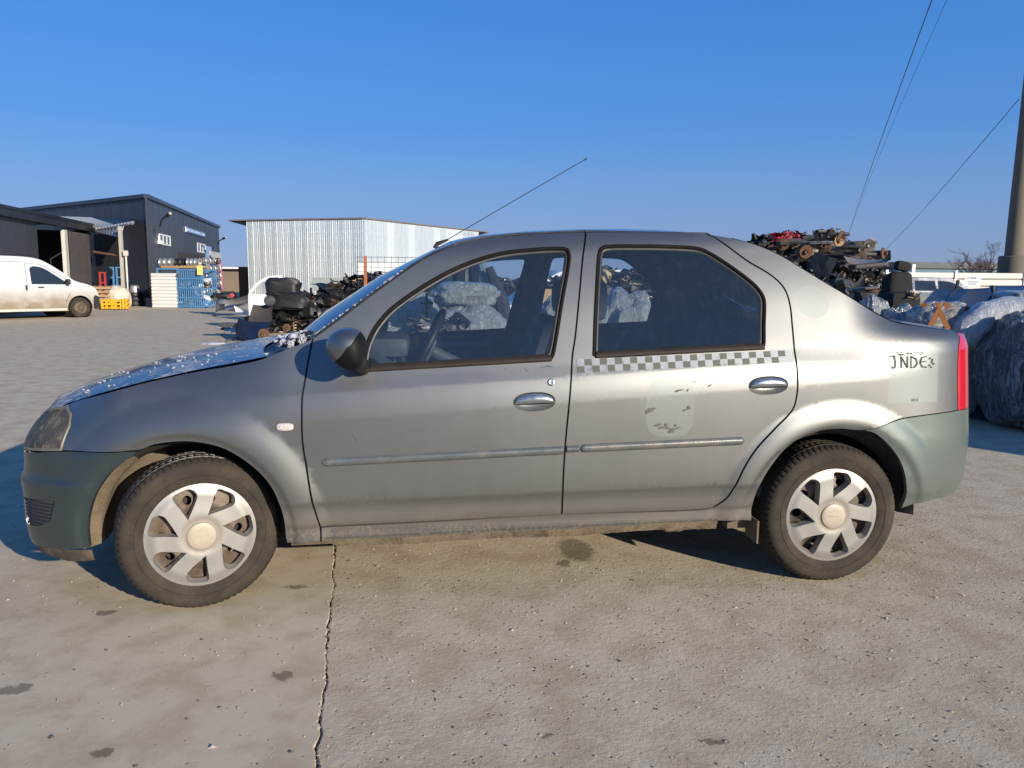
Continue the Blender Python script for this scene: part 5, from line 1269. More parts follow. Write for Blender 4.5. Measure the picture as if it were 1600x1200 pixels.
c, w, h = rect_at(246, 419, 278, 440, 31.8); r = empty('steel_rack', (c[0], c[1], 0), -YAW, 'low blue rail frame behind the ribbed sheet panel', 'frame')
for x in (-w/2, w/2): mb = MB(); mb.box((x, 0, (c[2]+h/2)/2), (.06, .06, c[2]+h/2)); mb.build('upright', BLUEP, r)
for z in (c[2]+h/2-.03, c[2]+h/2-.3): mb = MB(); mb.box((0, 0, z), (w-.061, .05, .05)); mb.build('rail', BLUEP, r)
mb = MB(); c, w, h = rect_at(253, 415, 318, 418.5, 33.3); mb.box((0, .3, 0), (w, .8, h), M=MV(c)); solo(mb, 'long_plank', WOOD, (c[0], c[1], c[2]), 'brown board shelf carrying the row of steel rims', 'shelf')
def rim_mesh():
    mb = MB(); mb.lathe([(.14, -.1), (.19, -.1), (.2, -.08), (.17, -.03), (.17, .05), (.2, .09), (.19, .1), (.14, .1)], 20, axis='X'); mb.lathe([(.02, 0), (.14, -.02), (.165, .0)], 20, axis='X'); return mb
labs = ['first', 'second', 'third', 'fourth', 'fifth', 'sixth', 'seventh', 'eighth']
for k, u in enumerate((254, 262, 270, 278, 286, 297, 303, 309)):
    p = at(u, 410.5, 33.3); mb = rim_mesh(); MM = MV(p); mb.V = [MM @ v for v in mb.V]; p = np.array(p)
    solo(mb, 'wheel_rim', SILV if k not in (3, 4) else BLK, p, f'{labs[k]} rim counted from the white window side in the row on the board shelf', 'wheel rim', 'rims lined up above the cages', True)
# pink rack with alloy wheels at the far end
c, w, h = rect_at(318, 405, 346, 471, 36); H_ = c[2]+h/2; r = empty('wheel_rack', (c[0], c[1], 0), -YAW, 'tall pink steel rack full of alloy wheels at the far end of the warehouse', 'rack')
PINK = plain('faded_pink_steel', (.55, .16, .24), .55, var=.15)
for x in (-w/2, 0, w/2): mb = MB(); mb.box((x, 0, H_/2), (.05, .05, H_)); mb.build('upright', PINK, r)
for i in range(6): mb = MB(); mb.box((0, -.03, H_*(i+.5)/6), (w+.04, .03, .05)); mb.build('shelf_rail', PINK, r)
def alloy(R=.16):
    mb = MB(); mb.lathe([(R*.8, .06), (R, .04), (R, -.04), (R*.86, -.05), (R*.84, -.02)], 16, axis='Y')
    for k in range(5): a = k*2*PI/5; mb.box((R*.42, -.03, 0), (R*.84, .03, .04), M=Matrix.Rotation(a, 4, 'Y'))
    mb.lathe([(.001, -.05), (.04, -.045), (.045, 0)], 8, axis='Y'); return mb
k = 0
for i in range(6):
    for j in range(4):
        p = Vector((c[0], c[1], 0))+Matrix.Rotation(-YAW, 3, 'Z') @ Vector((-w/2+w*(j+.5)/4, -.12, H_*(i+.75)/6)); mb = alloy(.15); mb.V = [MV(p) @ v for v in mb.V]; k += 1
        solo(mb, 'alloy_wheel', SILV if (i+j) % 4 else BLK, p, f"alloy wheel in the {['lowest', 'second lowest', 'third lowest', 'fourth lowest', 'fifth lowest', 'top'][i]} row of the pink rack, {['first', 'second', 'third', 'last'][j]} from the cages", 'wheel', 'alloy wheels on the pink rack')
mb = MB(); c, w, h = rect_at(308, 415, 316.5, 429.5, 30.6); mb.box((0, 0, 0), (w, .02, h), M=MV(c)); solo(mb, 'notice', plain('yellow_notice', (.70, .62, .18), .6, var=.1), c, 'yellow notice card fixed to the top of the blue cage', 'notice')
c = G(328, 474); mb = MB(); lump(mb, (c[0], c[1], .35), (.5, .3, .42), seed=9, amp=.5); solo(mb, 'plastic_sack', plain('purple_sack', (.16, .10, .22), .5, var=.4, scale=6, bmp=.6, bd=.03), c, 'crumpled purple sack in front of the pink rack', 'sack', smooth=True)
# --- zinc shed
S0 = dep(388, 42.2); S1 = dep(570, 40); S2 = dep(748, 50); MS0, LS0, _ = frame(S0, S1); MS1, LS1, _ = frame(S1, S2)
rs_ = empty('metal_shed', tuple(S1), 0, 'pale zinc-clad shed with standing seams and a dark overhanging roof', 'building')
def zinc_mat(nm, c1, c2):
    m, n, l, b = newmat(nm); t = noise_tex(n, l, 1.4, 7, .65); d = noise_tex(n, l, 9, 4, .6, sc3=(1, 1, .3))
    l.new(mixc(n, l, t.outputs[0], c1, c2), b.inputs['Base Color']); b.inputs['Metallic'].default_value = .35; b.inputs['Roughness'].default_value = .38
    l.new(bump(n, l, math_(n, l, 'ADD', t.outputs[0], math_(n, l, 'MULTIPLY', d.outputs[0], .3)), .5, .05), b.inputs['Normal']); return m
ZA = zinc_mat('zinc_sheet', (.56, .62, .65), (.72, .76, .78)); ZB = zinc_mat('zinc_sheet_dull', (.44, .51, .55), (.62, .67, .70))
for M_, L_, n_ in ((MS0, LS0, 19), (MS1, LS1, 18)):
    w = L_/n_; mes = []
    for mt in (ZA, ZB): mes.append(profile_sheet([(.0, .012), (.012, -.022), (.026, -.022), (.034, .006), (w*.36, -.001), (w*.38, -.006), (w*.42, -.006), (w*.44, -.001), (w*.7, -.001), (w*.72, -.006), (w*.76, -.006), (w*.78, 0), (w-.03, 0), (w, .012)], 4.2, mt, 'wall_sheet'))
    for i in range(n_):
        o = shared('wall_sheet', mes[random.random() < .45], rs_, M_ @ T(i*w, random.uniform(-.006, .006), .05)); o.rotation_euler.z += random.uniform(-.006, .006)
for (M_, L_, e0, e1) in ((MS0, LS0, -1.1, .0), (MS1, LS1, .0, 1.2)):
    mb = MB(); mb.box((L_/2+(e0+e1)/2, -.02, 4.31), (L_+e1-e0, .12, .07), M=M_); put(mb, 'eaves_trim', plain('rust_grey_trim', (.16, .14, .13), .6, var=.3), rs_)
a = MS0 @ Vector((-1.1, .0, 4.28)); b = MS0 @ Vector((LS0, 0, 4.34)); c = MS1 @ Vector((LS1+1.2, 0, 4.30)); d = MS0 @ Vector((-1.1, 9, 4.15)); e = c+(d-b)*.6
mb = MB(); mb.add([a, b, c, e, d], [(0, 1, 2, 3, 4)]); mb.add([a-Vector((0, 0, .04)), b-Vector((0, 0, .04)), c-Vector((0, 0, .04)), e, d], [(4, 3, 2, 1, 0)]); put(mb, 'roof', CHARD, rs_)
for M_, xa, sx in ((MS0, -.0, -1), (MS1, LS1, 1)):
    mb = MB(); V = [M_ @ Vector(v) for v in ((xa, .05, 4.0), (xa+sx*1.1, .05, 4.26), (xa, .05, 4.28), (xa, 1.2, 4.0), (xa+sx*1.1, 1.2, 4.26), (xa, 1.2, 4.28))]; mb.add(V, [(0, 1, 2), (3, 4, 5), (0, 1, 4, 3)]); put(mb, 'soffit', CHARD, rs_)
# distant things between hall and shed
c, w, h = rect_at(346, 420, 392, 449, 62); mb = MB(); mb.box((0, 0, 0), (w+2, .3, h+1.5), M=MV(c-np.array([0, 0, .75]))); solo(mb, 'far_wall', plain('distant_brown_wall', (.20, .155, .115), .9, var=.2, scale=.6), c, 'distant brown wall seen between the warehouse and the zinc shed', 'wall')
c2, w2, h2 = rect_at(346, 417.6, 384, 420, 61.5); mb = MB(); mb.box((0, 0, 0), (w2, .6, h2), M=MV(c2)); solo(mb, 'white_parapet', WHITEM, c2, 'white roof edge along the top of the distant brown wall', 'roof')
c, w, h = rect_at(376, 417, 390, 460, 44); mb = MB(); mb.box((0, 0, 0), (w, .5, c[2]+h/2), M=MV((c[0], c[1], (c[2]+h/2)/2))); solo(mb, 'rusty_container', plain('dark_brown_steel', (.055, .030, .024), .7, var=.3, scale=2), c, 'dark brown steel container end beside the zinc shed', 'container')

# --- vehicles
def wheel_small(R=.31, dark=False):
    r = None; mb = MB(); w = .19; mb.lathe([(R*.64, -.005), (R*.7, -.02), (R*.93, -.02), (R, .02), (R, w-.02), (R*.9, w), (R*.5, w)], 32, axis='Y'); t = mb
    mb = MB(); mb.lathe([(.001, .01), (R*.2, .0), (R*.25, .02), (R*.5, .03), (R*.56, .01), (R*.64, -.004), (R*.66, .02)], 28, axis='Y')
    return t, mb
def simple_car(name, label, cat, org, hx, outline, Wd, mat, windows, wheels, seams=(), lower=None, z_belt=.95, tum=.28, R=.31, extras=(), rimmat=None, dust=None):
    """outline is drawn as seen from the near side, x to the viewer's right; org is x=0 on the ground"""
    r = empty(name, tuple(map(float, org)), math.atan2(hx[1], hx[0]), label, cat)
    yo = lambda z: (.03*max(0, (.45-z)/.3))+(max(0, z-z_belt)*tum)
    O = smooth_outline(outline, .08, 40)
    arcs = []
    for wx in wheels: arcs.append([(wx+(R+.055)*math.cos(a), R+(R+.055)*math.sin(a)) for a in np.linspace(0, 2*PI, 40, endpoint=False)])
    Q, Tt = region(O, arcs, .11); V = []; F = []
    for far in (0, 1):
        b = len(V)
        for x, z in Q: V.append((x, yo(z) if not far else Wd-yo(z), z))
        for t in Tt: F.append(tuple(b+i for i in t) if not far else tuple(b+i for i in t)[::-1])
    n = len(O); b = len(V); cols = 9
    for j in range(cols):
        s = j/(cols-1)
        for (x, z) in O:
            y0 = yo(z); c = math.sin(PI*s); V.append((x, y0+(Wd-2*y0)*s, z+(.035*c**.5 if z > .8 else 0)))
    for j in range(cols-1):
        for i in range(n): k = (i+1) % n; F.append((b+j*n+i, b+j*n+k, b+(j+1)*n+k, b+(j+1)*n+i))
    o = mesh('body', V, F, mat, r, True)
    try: o.data.set_sharp_from_angle(angle=math.radians(35))
    except Exception: pass
    for far in (0, 1):
        for wn_ in windows:
            Qw, Tw = region(smooth_outline(wn_, .05, 40), (), .2); o = mesh('window', [(x, (yo(z)-.006) if not far else Wd-yo(z)+.006, z) for x, z in Qw], [tuple(t) for t in Tw], GLASSD, r)
        for wx in wheels:
            t, rm = wheel_small(R); M_ = T(wx, .02, R) if not far else T(wx, Wd-.02, R) @ RZ(PI)
            w_ = t; w_.V = [M_ @ v for v in w_.V]; wo = w_.build('wheel', M_TYRE, r, True); rm.V = [M_ @ v for v in rm.V]; rm.build('rim', rimmat or M_STEEL, wo, True)
            mb = MB(); mb.lathe([(R+.055, .02), (R+.05, .3), (.05, .32)], 24, axis='Y', M=(T(wx, 0, R) if not far else T(wx, Wd, R) @ RZ(PI))); mb.build('wheel_arch', M_UNDER, r)
        for s in seams:
            mb = MB(); mb.tube([(x, (yo(z)-.001) if not far else Wd-yo(z)+.001, z) for x, z in s], .007, 4); mb.build('door_seam', BLK, r)
    for nm, pl, m_, pr_ in (lower or ()):
        Qw, Tw = region(smooth_outline(pl, .05, 40), (), .2)
        for far in (0, 1): mesh(nm, [(x, (yo(z)-pr_) if not far else Wd-yo(z)+pr_, z) for x, z in Qw], [tuple(t) for t in Tw], m_, r)
    for nm, mb_, m_ in extras: mb_.build(nm, m_, r, True)
    return r
def vanpaint():
    m, n, l, b = newmat('dirty_white_van_paint'); co = N_(n, 'ShaderNodeTexCoord'); sp = N_(n, 'ShaderNodeSeparateXYZ'); l.new(co.outputs['Object'], sp.inputs[0])
    t = noise_tex(n, l, 3, 6, .65); z = N_(n, 'ShaderNodeMapRange'); z.inputs[1].default_value = 1.0; z.inputs[2].default_value = .35; l.new(sp.outputs[2], z.inputs[0])
    f = math_(n, l, 'MULTIPLY', math_(n, l, 'MULTIPLY', z.outputs[0], 2.1), t.outputs[0], True); l.new(mixc(n, l, f, (.56, .58, .57), (.27, .215, .15)), b.inputs['Base Color']); b.inputs['Roughness'].default_value = .4; b.inputs['Coat Weight'].default_value = .3; return m
vg = G(127, 496); hd = np.array([.66, .75, 0]); hd /= np.linalg.norm(hd)
X0 = 3.52   # near front wheel sits this far along the outline
mbx = MB(); mbx.box((2.42, -.02, .93), (.16, .03, .035), bev=.01); mbx.box((2.02, -.02, .92), (.05, .03, .15), bev=.01)
mir = MB(); mir.box((3.14, -.12, 1.09), (.10, .18, .17), bev=.04)
rails = MB(); rails.tube([(.4, .35, 1.80), (.5, .35, 1.86), (2.4, .35, 1.86), (2.55, .35, 1.80)], .02, 6); rails.tube([(.4, 1.4, 1.80), (.5, 1.4, 1.86), (2.4, 1.4, 1.86), (2.55, 1.4, 1.80)], .02, 6)
hl_ = MB(); hl_.box((3.97, .22, .80), (.18, .34, .16), bev=.05); hl_.box((3.97, 1.53, .80), (.18, .34, .16), bev=.05)
simple_car('cargo_van', 'dusty white panel van with mud along its lower side in front of the low workshop', 'van', vg-hd*X0+np.array([0, 0, 0]), hd,
    [(0, .25), (0, 1.2), (.06, 1.68), (.2, 1.78), (1.5, 1.82), (2.3, 1.79), (2.62, 1.70), (3.1, 1.38), (3.42, 1.12), (3.80, 1.0), (4.0, .89), (4.08, .75), (4.12, .55), (4.10, .3), (3.98, .22), (2.5, .22)], 1.75, vanpaint(),
    [[(2.18, 1.02), (2.20, 1.48), (2.30, 1.54), (2.56, 1.50), (2.86, 1.30), (3.18, 1.06), (3.12, 1.01)]], [.72, X0],
    seams=([(2.08, .3), (2.06, 1.0), (2.1, 1.62), (2.5, 1.60), (2.9, 1.36), (3.26, 1.08), (3.22, .7), (3.12, .5), (3.1, .3), (2.1, .3)], [(.95, .32), (.9, 1.62), (2.0, 1.68)]),
    lower=[('bumper', [(3.93, .27), (3.93, .60), (3.98, .68), (4.115, .62), (4.10, .32), (4.0, .235)], BLK, .012), ('sill_strip', [(1.12, .23), (1.12, .30), (3.12, .30), (3.12, .23)], CREAM, .008)], extras=[('door_handle', mbx, BLK), ('side_mirror', mir, BLK), ('roof_rail', rails, BLK), ('headlight', hl_, GREYM)])
# estate car behind the heap on the right
eg = dep(1378, 29.5, 0); er = np.array([math.cos(-YAW-.05), math.sin(-YAW-.05), 0])
er_m = MB(); er_m.tube([(1.0, .3, 1.44), (1.2, .3, 1.50), (3.3, .3, 1.47), (3.6, .3, 1.40)], .02, 6)
GREYC = plain('grey_car_paint', (.20, .21, .22), .3, metal=.7, var=.1, scale=4, coat=.8)
simple_car('estate_car', 'grey estate car with roof rails parked before the cream fence', 'car', eg-er*.7, er,
    [(0, .25), (-.05, .6), (.1, .8), (.5, .95), (.8, 1.2), (1.15, 1.42), (1.8, 1.47), (3.2, 1.45), (3.75, 1.3), (4.2, .98), (4.5, .85), (4.5, .3), (2, .2)], 1.75, GREYC,
    [[(1.0, .98), (1.15, 1.28), (1.35, 1.36), (1.9, 1.37), (1.9, .98)], [(2.0, .98), (2.0, 1.37), (2.75, 1.36), (2.8, .98)], [(2.88, .98), (2.86, 1.36), (3.3, 1.33), (3.75, 1.12), (3.9, .98)]], [.8, 3.6], extras=[('roof_rail', er_m, SILV)], rimmat=SILV)
# small white car behind, seen through the sedan's windows
wg = dep(760, 12.5, 0); wh = np.array([math.cos(-YAW+.15), math.sin(-YAW+.15), 0])
simple_car('hatchback_car', 'white hatchback seen through the front window of the sedan', 'car', wg, wh,
    [(0, .25), (-.03, .6), (.1, .78), (.5, .92), (.95, 1.25), (1.3, 1.44), (2.2, 1.47), (3.0, 1.40), (3.3, 1.0), (3.4, .3), (2, .2)], 1.65, WHITEM,
    [[(.72, .95), (1.2, 1.34), (1.75, 1.37), (1.75, .95)], [(1.85, .95), (1.85, 1.37), (2.6, 1.35), (2.85, .95)]], [.65, 2.85], rimmat=SILV)

# --- wrap, heaps and odd parts
def wrapmat(name, dark, light, amt=.5, tint=(1, 1, 1), sc=(1, 1, .35)):
    m, n, l, b = newmat(name); t = noise_tex(n, l, 4.5, 9, .72, sc3=sc, dist=1.2); f = noise_tex(n, l, 16, 8, .72, sc3=sc, dist=1.6); g = noise_tex(n, l, 60, 4, .65, sc3=(sc[0], sc[1], sc[2]*.7), dist=.6)
    q = ramp(n, l, f.outputs[0], [(.36, g3(0)), (.5, g3(.25)), (.62, g3(1))]); c = mixc(n, l, math_(n, l, 'MULTIPLY', q.outputs[0], math_(n, l, 'MULTIPLY', t.outputs[0], amt*2), True), dark, light)
    l.new(c, b.inputs['Base Color']); b.inputs['Roughness'].default_value = .22; b.inputs['Coat Weight'].default_value = 1; b.inputs['Coat Roughness'].default_value = .06
    h = math_(n, l, 'ADD', math_(n, l, 'MULTIPLY', t.outputs[0], 1.2), math_(n, l, 'ADD', math_(n, l, 'MULTIPLY', f.outputs[0], .7), math_(n, l, 'MULTIPLY', g.outputs[0], .2)))
    bb = bump(n, l, h, 1.0, .07); l.new(bb, b.inputs['Normal']); l.new(bb, b.inputs['Coat Normal']); return m
WRG = wrapmat('stretch_wrap_grey', (.22, .235, .235), (.50, .51, .49), .8); WRD = wrapmat('stretch_wrap_on_navy', (.016, .020, .036), (.72, .71, .68), .70, sc=(1.6, 1.6, .22)); WRB = wrapmat('bubble_wrap_silver', (.26, .28, .32), (.84, .83, .80), .8)  # pale streaks on the navy wrap: glints of the film put into its colour
WRT = wrapmat('wrap_over_white_bumper', (.42, .46, .52), (.85, .87, .9), .7); TAPE = plain('brown_parcel_tape', (.17, .062, .016), .65, var=.2, scale=10, spec=.15)
def bundle(u0, v0, u1, v1, d, mat, lab, depth=.5, seed=1, amp=.18, pw=3.2, toground=False, rot=0, cat='wrapped bundle'):
    c, w, h = rect_at(u0, v0, u1, v1, d); mb = MB(); zb = c[2]-h/2
    if toground: h = c[2]+h/2; c[2] = h/2
    Mr = Matrix.Rotation(-YAW, 4, 'Z') @ Matrix.Rotation(rot, 4, 'Y'); lump(mb, c, (w/2, depth/2, h/2), 56, 34, amp, 1.9, pw, seed, M=Mr, fine=.055)
    return solo(mb, 'wrapped_bundle', mat, c, lab, cat, smooth=True)
def junk(mb, p, s, rnd, nm):
    """one odd mechanical piece: pipe, bracket, disc, coil, casting or torn sheet"""
    R = Matrix.Translation(Vector(tuple(map(float, p)))) @ Matrix.Rotation(rnd.uniform(0, 6.3), 4, 'Z') @ Matrix.Rotation(rnd.gauss(0, .5), 4, 'X') @ Matrix.Rotation(rnd.gauss(0, .5), 4, 'Y')
    k = rnd.random(); mi = rnd.choices(range(nm), [6, 3, 2, 1.2, 1.2, .5, .35][:nm])[0]
    if k < .28:
        q = Vector((-s, 0, 0)); P_ = [q.copy()]
        for i in range(4): q += Vector((s*.5, rnd.uniform(-.25, .25)*s, rnd.uniform(-.2, .2)*s)); P_.append(q.copy())
        mb.tube(P_, s*rnd.uniform(.04, .12), 6, mi, R)
    elif k < .45: mb.box((0, 0, 0), (s*1.6, s*rnd.uniform(.2, .6), s*rnd.uniform(.08, .3)), mi, R, bev=s*.05)
    elif k < .56:
        r = s*.42; mb.lathe([(r*.3, -.15*r), (r*.35, .1*r), (r*.55, .12*r), (r*.6, 0), (r, 0), (r, .14*r), (r*.6, .16*r)], 14, mi if mi < 5 else 3, R, axis='Z')
    elif k < .72: lump(mb, (0, 0, 0), (s*.6, s*.4, s*.32), 9, 6, .7, 2.5, 2.4, rnd.randint(0, 99), mi=mi); n = 9*7; mb.V[-n:] = [R @ v for v in mb.V[-n:]]
    elif k < .82:
        P_ = [(s*.14*math.cos(t*1.0), s*.14*math.sin(t*1.0), -s*.5+s*t/26) for t in np.arange(0, 26, .8)]; mb.tube(P_, s*.03, 5, mi, R, cap=False)
    else:
        V = []; F = []
        for i in range(6):
            for j in range(4): V.append((s*(i/5-.5)*2, s*(j/3-.5)*1.1, s*.35*math.sin(i*.7+rnd.random())*.6+s*.1*rnd.random()))
        for i in range(5):
            for j in range(3): F.append((i*4+j, (i+1)*4+j, (i+1)*4+j+1, i*4+j+1))
        mb.add(V, F, mi, R)
JM = [BLK, GREYM, ALUG, RUST, M_STEEL, TAN, plain('dull_red_parts', (.16, .03, .03), .6, var=.4)]
def heap(lab, spine, n, s, seed, mats=JM, name='scrap_heap', cat='scrap heap'):
    """spine: (x, y, half-width, height) stations; pieces cover the mound, a dark core fills it"""
    rnd = random.Random(seed); mb = MB()
    for i in range(len(spine)-1):
        a, b = np.array(spine[i]), np.array(spine[i+1])
        for k in range(3): q = a+(b-a)*(k+.5)/3; lump(mb, (q[0], q[1], q[3]*.30), (max(.3, q[2]*.95), q[2]*.8, q[3]*.52), 16, 10, .35, 2, 2.3, seed+k+i)
    for i in range(n):
        k = rnd.randrange(len(spine)-1); t = rnd.random(); q = np.array(spine[k])*(1-t)+np.array(spine[k+1])*t
        a = rnd.uniform(-1, 1); h = q[3]*math.sqrt(max(.02, 1-a*a)); along = np.array(spine[k+1][:2])-np.array(spine[k][:2]); along = along/np.linalg.norm(along); side = np.array([along[1], -along[0]])
        p = q[:2]+side*a*q[2]; junk(mb, (p[0], p[1], max(.05, h-rnd.random()*s*.4)), s*rnd.uniform(.5, 1.3), rnd, len(mats))
    return solo(mb, name, mats, (spine[0][0], spine[0][1], 0), lab, cat, kind='stuff')
def P2(u, d): q = dep(u, d); return (float(q[0]), float(q[1]))
# left: heap behind the hood, second heap further back
heap('tangled heap of black plastic, rusty suspension parts and hoses behind the hood', [(*P2(392, 18.2), .35, .12), (*P2(430, 18.5), .8, .60), (*P2(480, 18.5), .9, .86), (*P2(540, 18.5), .9, .80), (*P2(600, 18.5), .9, .7), (*P2(720, 18.5), .8, .6)], 520, .24, 31)
heap('dark heap of bumpers and trim in front of the zinc shed', [(*P2(500, 23), .7, .95), (*P2(560, 23), .9, 1.30), (*P2(620, 23), .9, 1.42), (*P2(700, 23), .9, 1.3), (*P2(820, 23), .9, 1.2)], 320, .34, 37, [BLK, NAVY, BLK, GREYM, M_STEEL, TAN])
def sheetpart(name, lab, cat, pts, bulge, th, mat, nx=14, ny=10):
    """curved body panel from four corner points (a,b along the top; c,d along the bottom), bulged outward"""
    a, b, c, d = [Vector(tuple(map(float, p))) for p in pts]; V = []; n = ((b-a).cross(c-a)).normalized()
    for s_ in (0, 1):
        for i in range(nx):
            for j in range(ny):
                u, v = i/(nx-1), j/(ny-1); p = a.lerp(b, u).lerp(c.lerp(d, u), v); V.append(p+n*(bulge*math.sin(PI*min(1, max(0, u)))**.7*math.sin(PI*(.1+.8*v))-th*s_))
    F = []; m = nx*ny
    for i in range(nx-1):
        for j in range(ny-1): q = (i*ny+j, (i+1)*ny+j, (i+1)*ny+j+1, i*ny+j+1); F.append(q); F.append(tuple(m+k for k in q[::-1]))
    rim = [i*ny for i in range(nx)]+[(nx-1)*ny+j for j in range(1, ny)]+[i*ny+ny-1 for i in range(nx-2, -1, -1)]+[j for j in range(ny-2, 0, -1)]
    for k in range(len(rim)): x, y = rim[k], rim[(k+1) % len(rim)]; F.append((x, y, m+y, m+x))
    mb = MB(); mb.add(V, F); return solo(mb, name, mat, a, lab, cat, smooth=True)
def bumper_part(u0, v0, u1, v1, d, mat, lab, arch=.35, depth=.5, rot=0, grp=None):
    c, w, h = rect_at(u0, v0, u1, v1, d); V = []; F = []; n = 26; prof = [(-.5, .0), (-.46, -.10), (-.1, -.14), (.0, -.11), (.1, -.15), (.42, -.09), (.5, .0), (.44, .03)]
    for i in range(n+1):
        t = -1+2*i/n; x = w/2*t; y = depth*(abs(t)**2.4); z = -h*arch*abs(t)**2
        for (a, b) in prof: V.append(Vector((x, y+b*min(1, 1.3-abs(t)*.5), z+a*h*(1-arch)*(1-.35*abs(t)**3)+h*arch*.3)))
    m = len(prof)
    for i in range(n):
        for j in range(m-1): F.append((i*m+j, (i+1)*m+j, (i+1)*m+j+1, i*m+j+1))
    mb = MB(); mb.add(V, F, 0, MV(c, extra=0) @ Matrix.Rotation(rot, 4, 'Y')); return solo(mb, 'car_bumper', mat, c, lab, 'bumper', grp, smooth=True)
SILB = plain('silver_bumper_paint', (.33, .31, .29), .32, metal=.6, var=.15, scale=6, coat=.7)
bumper_part(326, 466, 372, 491, 25.5, SILB, 'silver-brown rear bumper lying on the concrete left of the white door', .3, .7)
sheetpart('quarter_bodywork', 'grey arched quarter panel leaning over the silver bumper', 'panel', [at(338, 452, 25.8), at(366, 455, 25.8), at(333, 470, 25.6), at(372, 472, 25.6)], .25, .02, GREYM)
sheetpart('bodywork_piece', 'long silver curved panel rising towards the white door', 'panel', [at(352, 470, 25), at(392, 459, 24.6), at(352, 486, 25), at(396, 470, 24.6)], .2, .02, SILB)
sheetpart('bodywork_piece', 'white broken bumper corner lying under the silver panel', 'panel', [at(366, 478, 24.4), at(386, 484, 24), at(370, 490, 24.2), at(393, 493, 23.8)], .1, .02, WHITEM)
mb = MB(); p = at(362, 462, 25.3); lump(mb, p, (.10, .06, .06), 12, 8, .5, seed=4); solo(mb, 'tail_lamp', REDP, p, 'broken red tail lamp on the silver bumper pile', 'lamp', smooth=True)
mb = MB(); p = at(350, 463, 25.9); lump(mb, p, (.42, .2, .13), 14, 8, .4, seed=14); solo(mb, 'wheel_liner', BLK, p, 'black wheel liner inside the arched grey panel', 'liner', smooth=True)
# white car door standing in the heap
c, w, h = rect_at(388, 430, 442, 496, 22.5); rd_ = empty('car_door', (c[0], c[1], c[2]-h/2), -YAW, 'white car door with an empty window frame standing in the scrap', 'door')
O = smooth_outline([(-w*.5, -h*.5), (-w*.5, h*.02), (-w*.44, h*.14), (-w*.2, h*.34), (w*.1, h*.47), (w*.5, h*.5), (w*.5, -h*.5)], .04, 30); Hh = smooth_outline([(-w*.42, h*.05), (-w*.16, h*.29), (w*.1, h*.40), (w*.38, h*.43), (w*.36, h*.05)], .04, 30)
Q, Tt = region(O, [Hh], .2); V = []; F = []
for s_ in (0, .07):
    b = len(V); V += [(x, s_, z+h/2) for x, z in Q]; F += [tuple(b+i for i in (t if s_ == 0 else t[::-1])) for t in Tt]
nq = len(Q)
for (a, b) in boundary_edges(Tt): F.append((b, a, nq+a, nq+b))
mesh('door_shell', V, F, WHITEM, rd_); mb = MB(); mb.box((w*.28, -.02, h*.42), (.16, .03, .03), bev=.01); mb.build('door_handle', BLK, rd_)
# black seat, box and big plastic pieces on the near heap
c, w, h = rect_at(420, 437, 466, 462, 18); mb = MB(); lump(mb, c, (w*.54, .3, h*.6), 30, 20, .3, 1.6, 4, 5, fine=.08); solo(mb, 'seat_shell', BLK, c, 'black rounded seat shell on top of the near scrap heap', 'seat', smooth=True)
c, w, h = rect_at(428, 458, 480, 482, 17.8); mb = MB(); lump(mb, c, (w*.54, .3, h*.55), 30, 20, .35, 1.8, 5, 8, fine=.1); solo(mb, 'plastic_box', BLK, c, 'black open plastic box under the seat shell', 'box', smooth=True)
c, w, h = rect_at(390, 478, 426, 503, 17.2); sheetpart('trim_piece', 'dull brown-black trim panel standing against the near heap', 'panel', [at(396, 477, 17.4), at(426, 479, 17.4), at(388, 503, 17.2), at(424, 504, 17.2)], .05, .03, plain('brown_black_trim', (.05, .04, .035), .7, var=.3, scale=8))
mb = MB(); p = at(421, 470, 17.2); mb.lathe([(.001, -.05), (.10, -.05), (.12, -.02), (.12, .05)], 24, axis='Y', M=MV(p)); mb.lathe([(.001, -.03), (.035, -.04)], 10, axis='Y', M=MV(p)); solo(mb, 'loudspeaker', GREYM, p, 'round grey loudspeaker cone at the edge of the near heap', 'speaker', smooth=True)
sheetpart('car_bonnet', 'crumpled navy bonnet lying on the concrete before the near heap', 'bonnet', [at(372, 498, 16.6), at(424, 503, 16.8), at(368, 524, 15.6), at(408, 530, 15.4)], .22, .03, NAVY)
mb = MB(); a = at(346, 507, 16.6); b = at(374, 508, 16.4); mb.box((0, 0, 0), (.42, .25, .09), M=MV((a+b)/2)); solo(mb, 'wood_block', GREYM, (a+b)/2, 'flat dark grey block on the concrete left of the navy bonnet', 'block')
r_ = random.Random(3)
for i, (u, v, d, R_, lab) in enumerate(((412, 522, 15.4, .11, 'rusty brake disc standing at the foot of the near heap'), (448, 512, 16.2, .08, 'small rusty hub lying in the near heap'))):
    p = at(u, v, d); mb = MB(); mb.lathe([(R_*.2, -.04), (R_*.5, -.05), (R_*.52, -.01), (R_, -.01), (R_, .02), (R_*.5, .02)], 24, axis='Y', M=MV(p, extra=.4)); solo(mb, 'brake_disc', RUST, p, lab, 'brake disc', smooth=True)
for i, (u, v, d, a, lab) in enumerate(((350, 513, 15.9, .22, 'larger flat patch of old snow on the concrete'), (333, 538, 13.0, .2, 'small patch of old snow nearer the hood'), (366, 519, 15.6, .12, 'thin snow patch beside the navy bonnet'))):
    g = G(u, v); mb = MB(); lump(mb, (g[0], g[1], .01), (a, a*.5, .035), 16, 6, .6, 2.4, 2, i); solo(mb, 'snow_patch', bpy.data.materials['old_snow'], g, lab, 'snow', smooth=True)
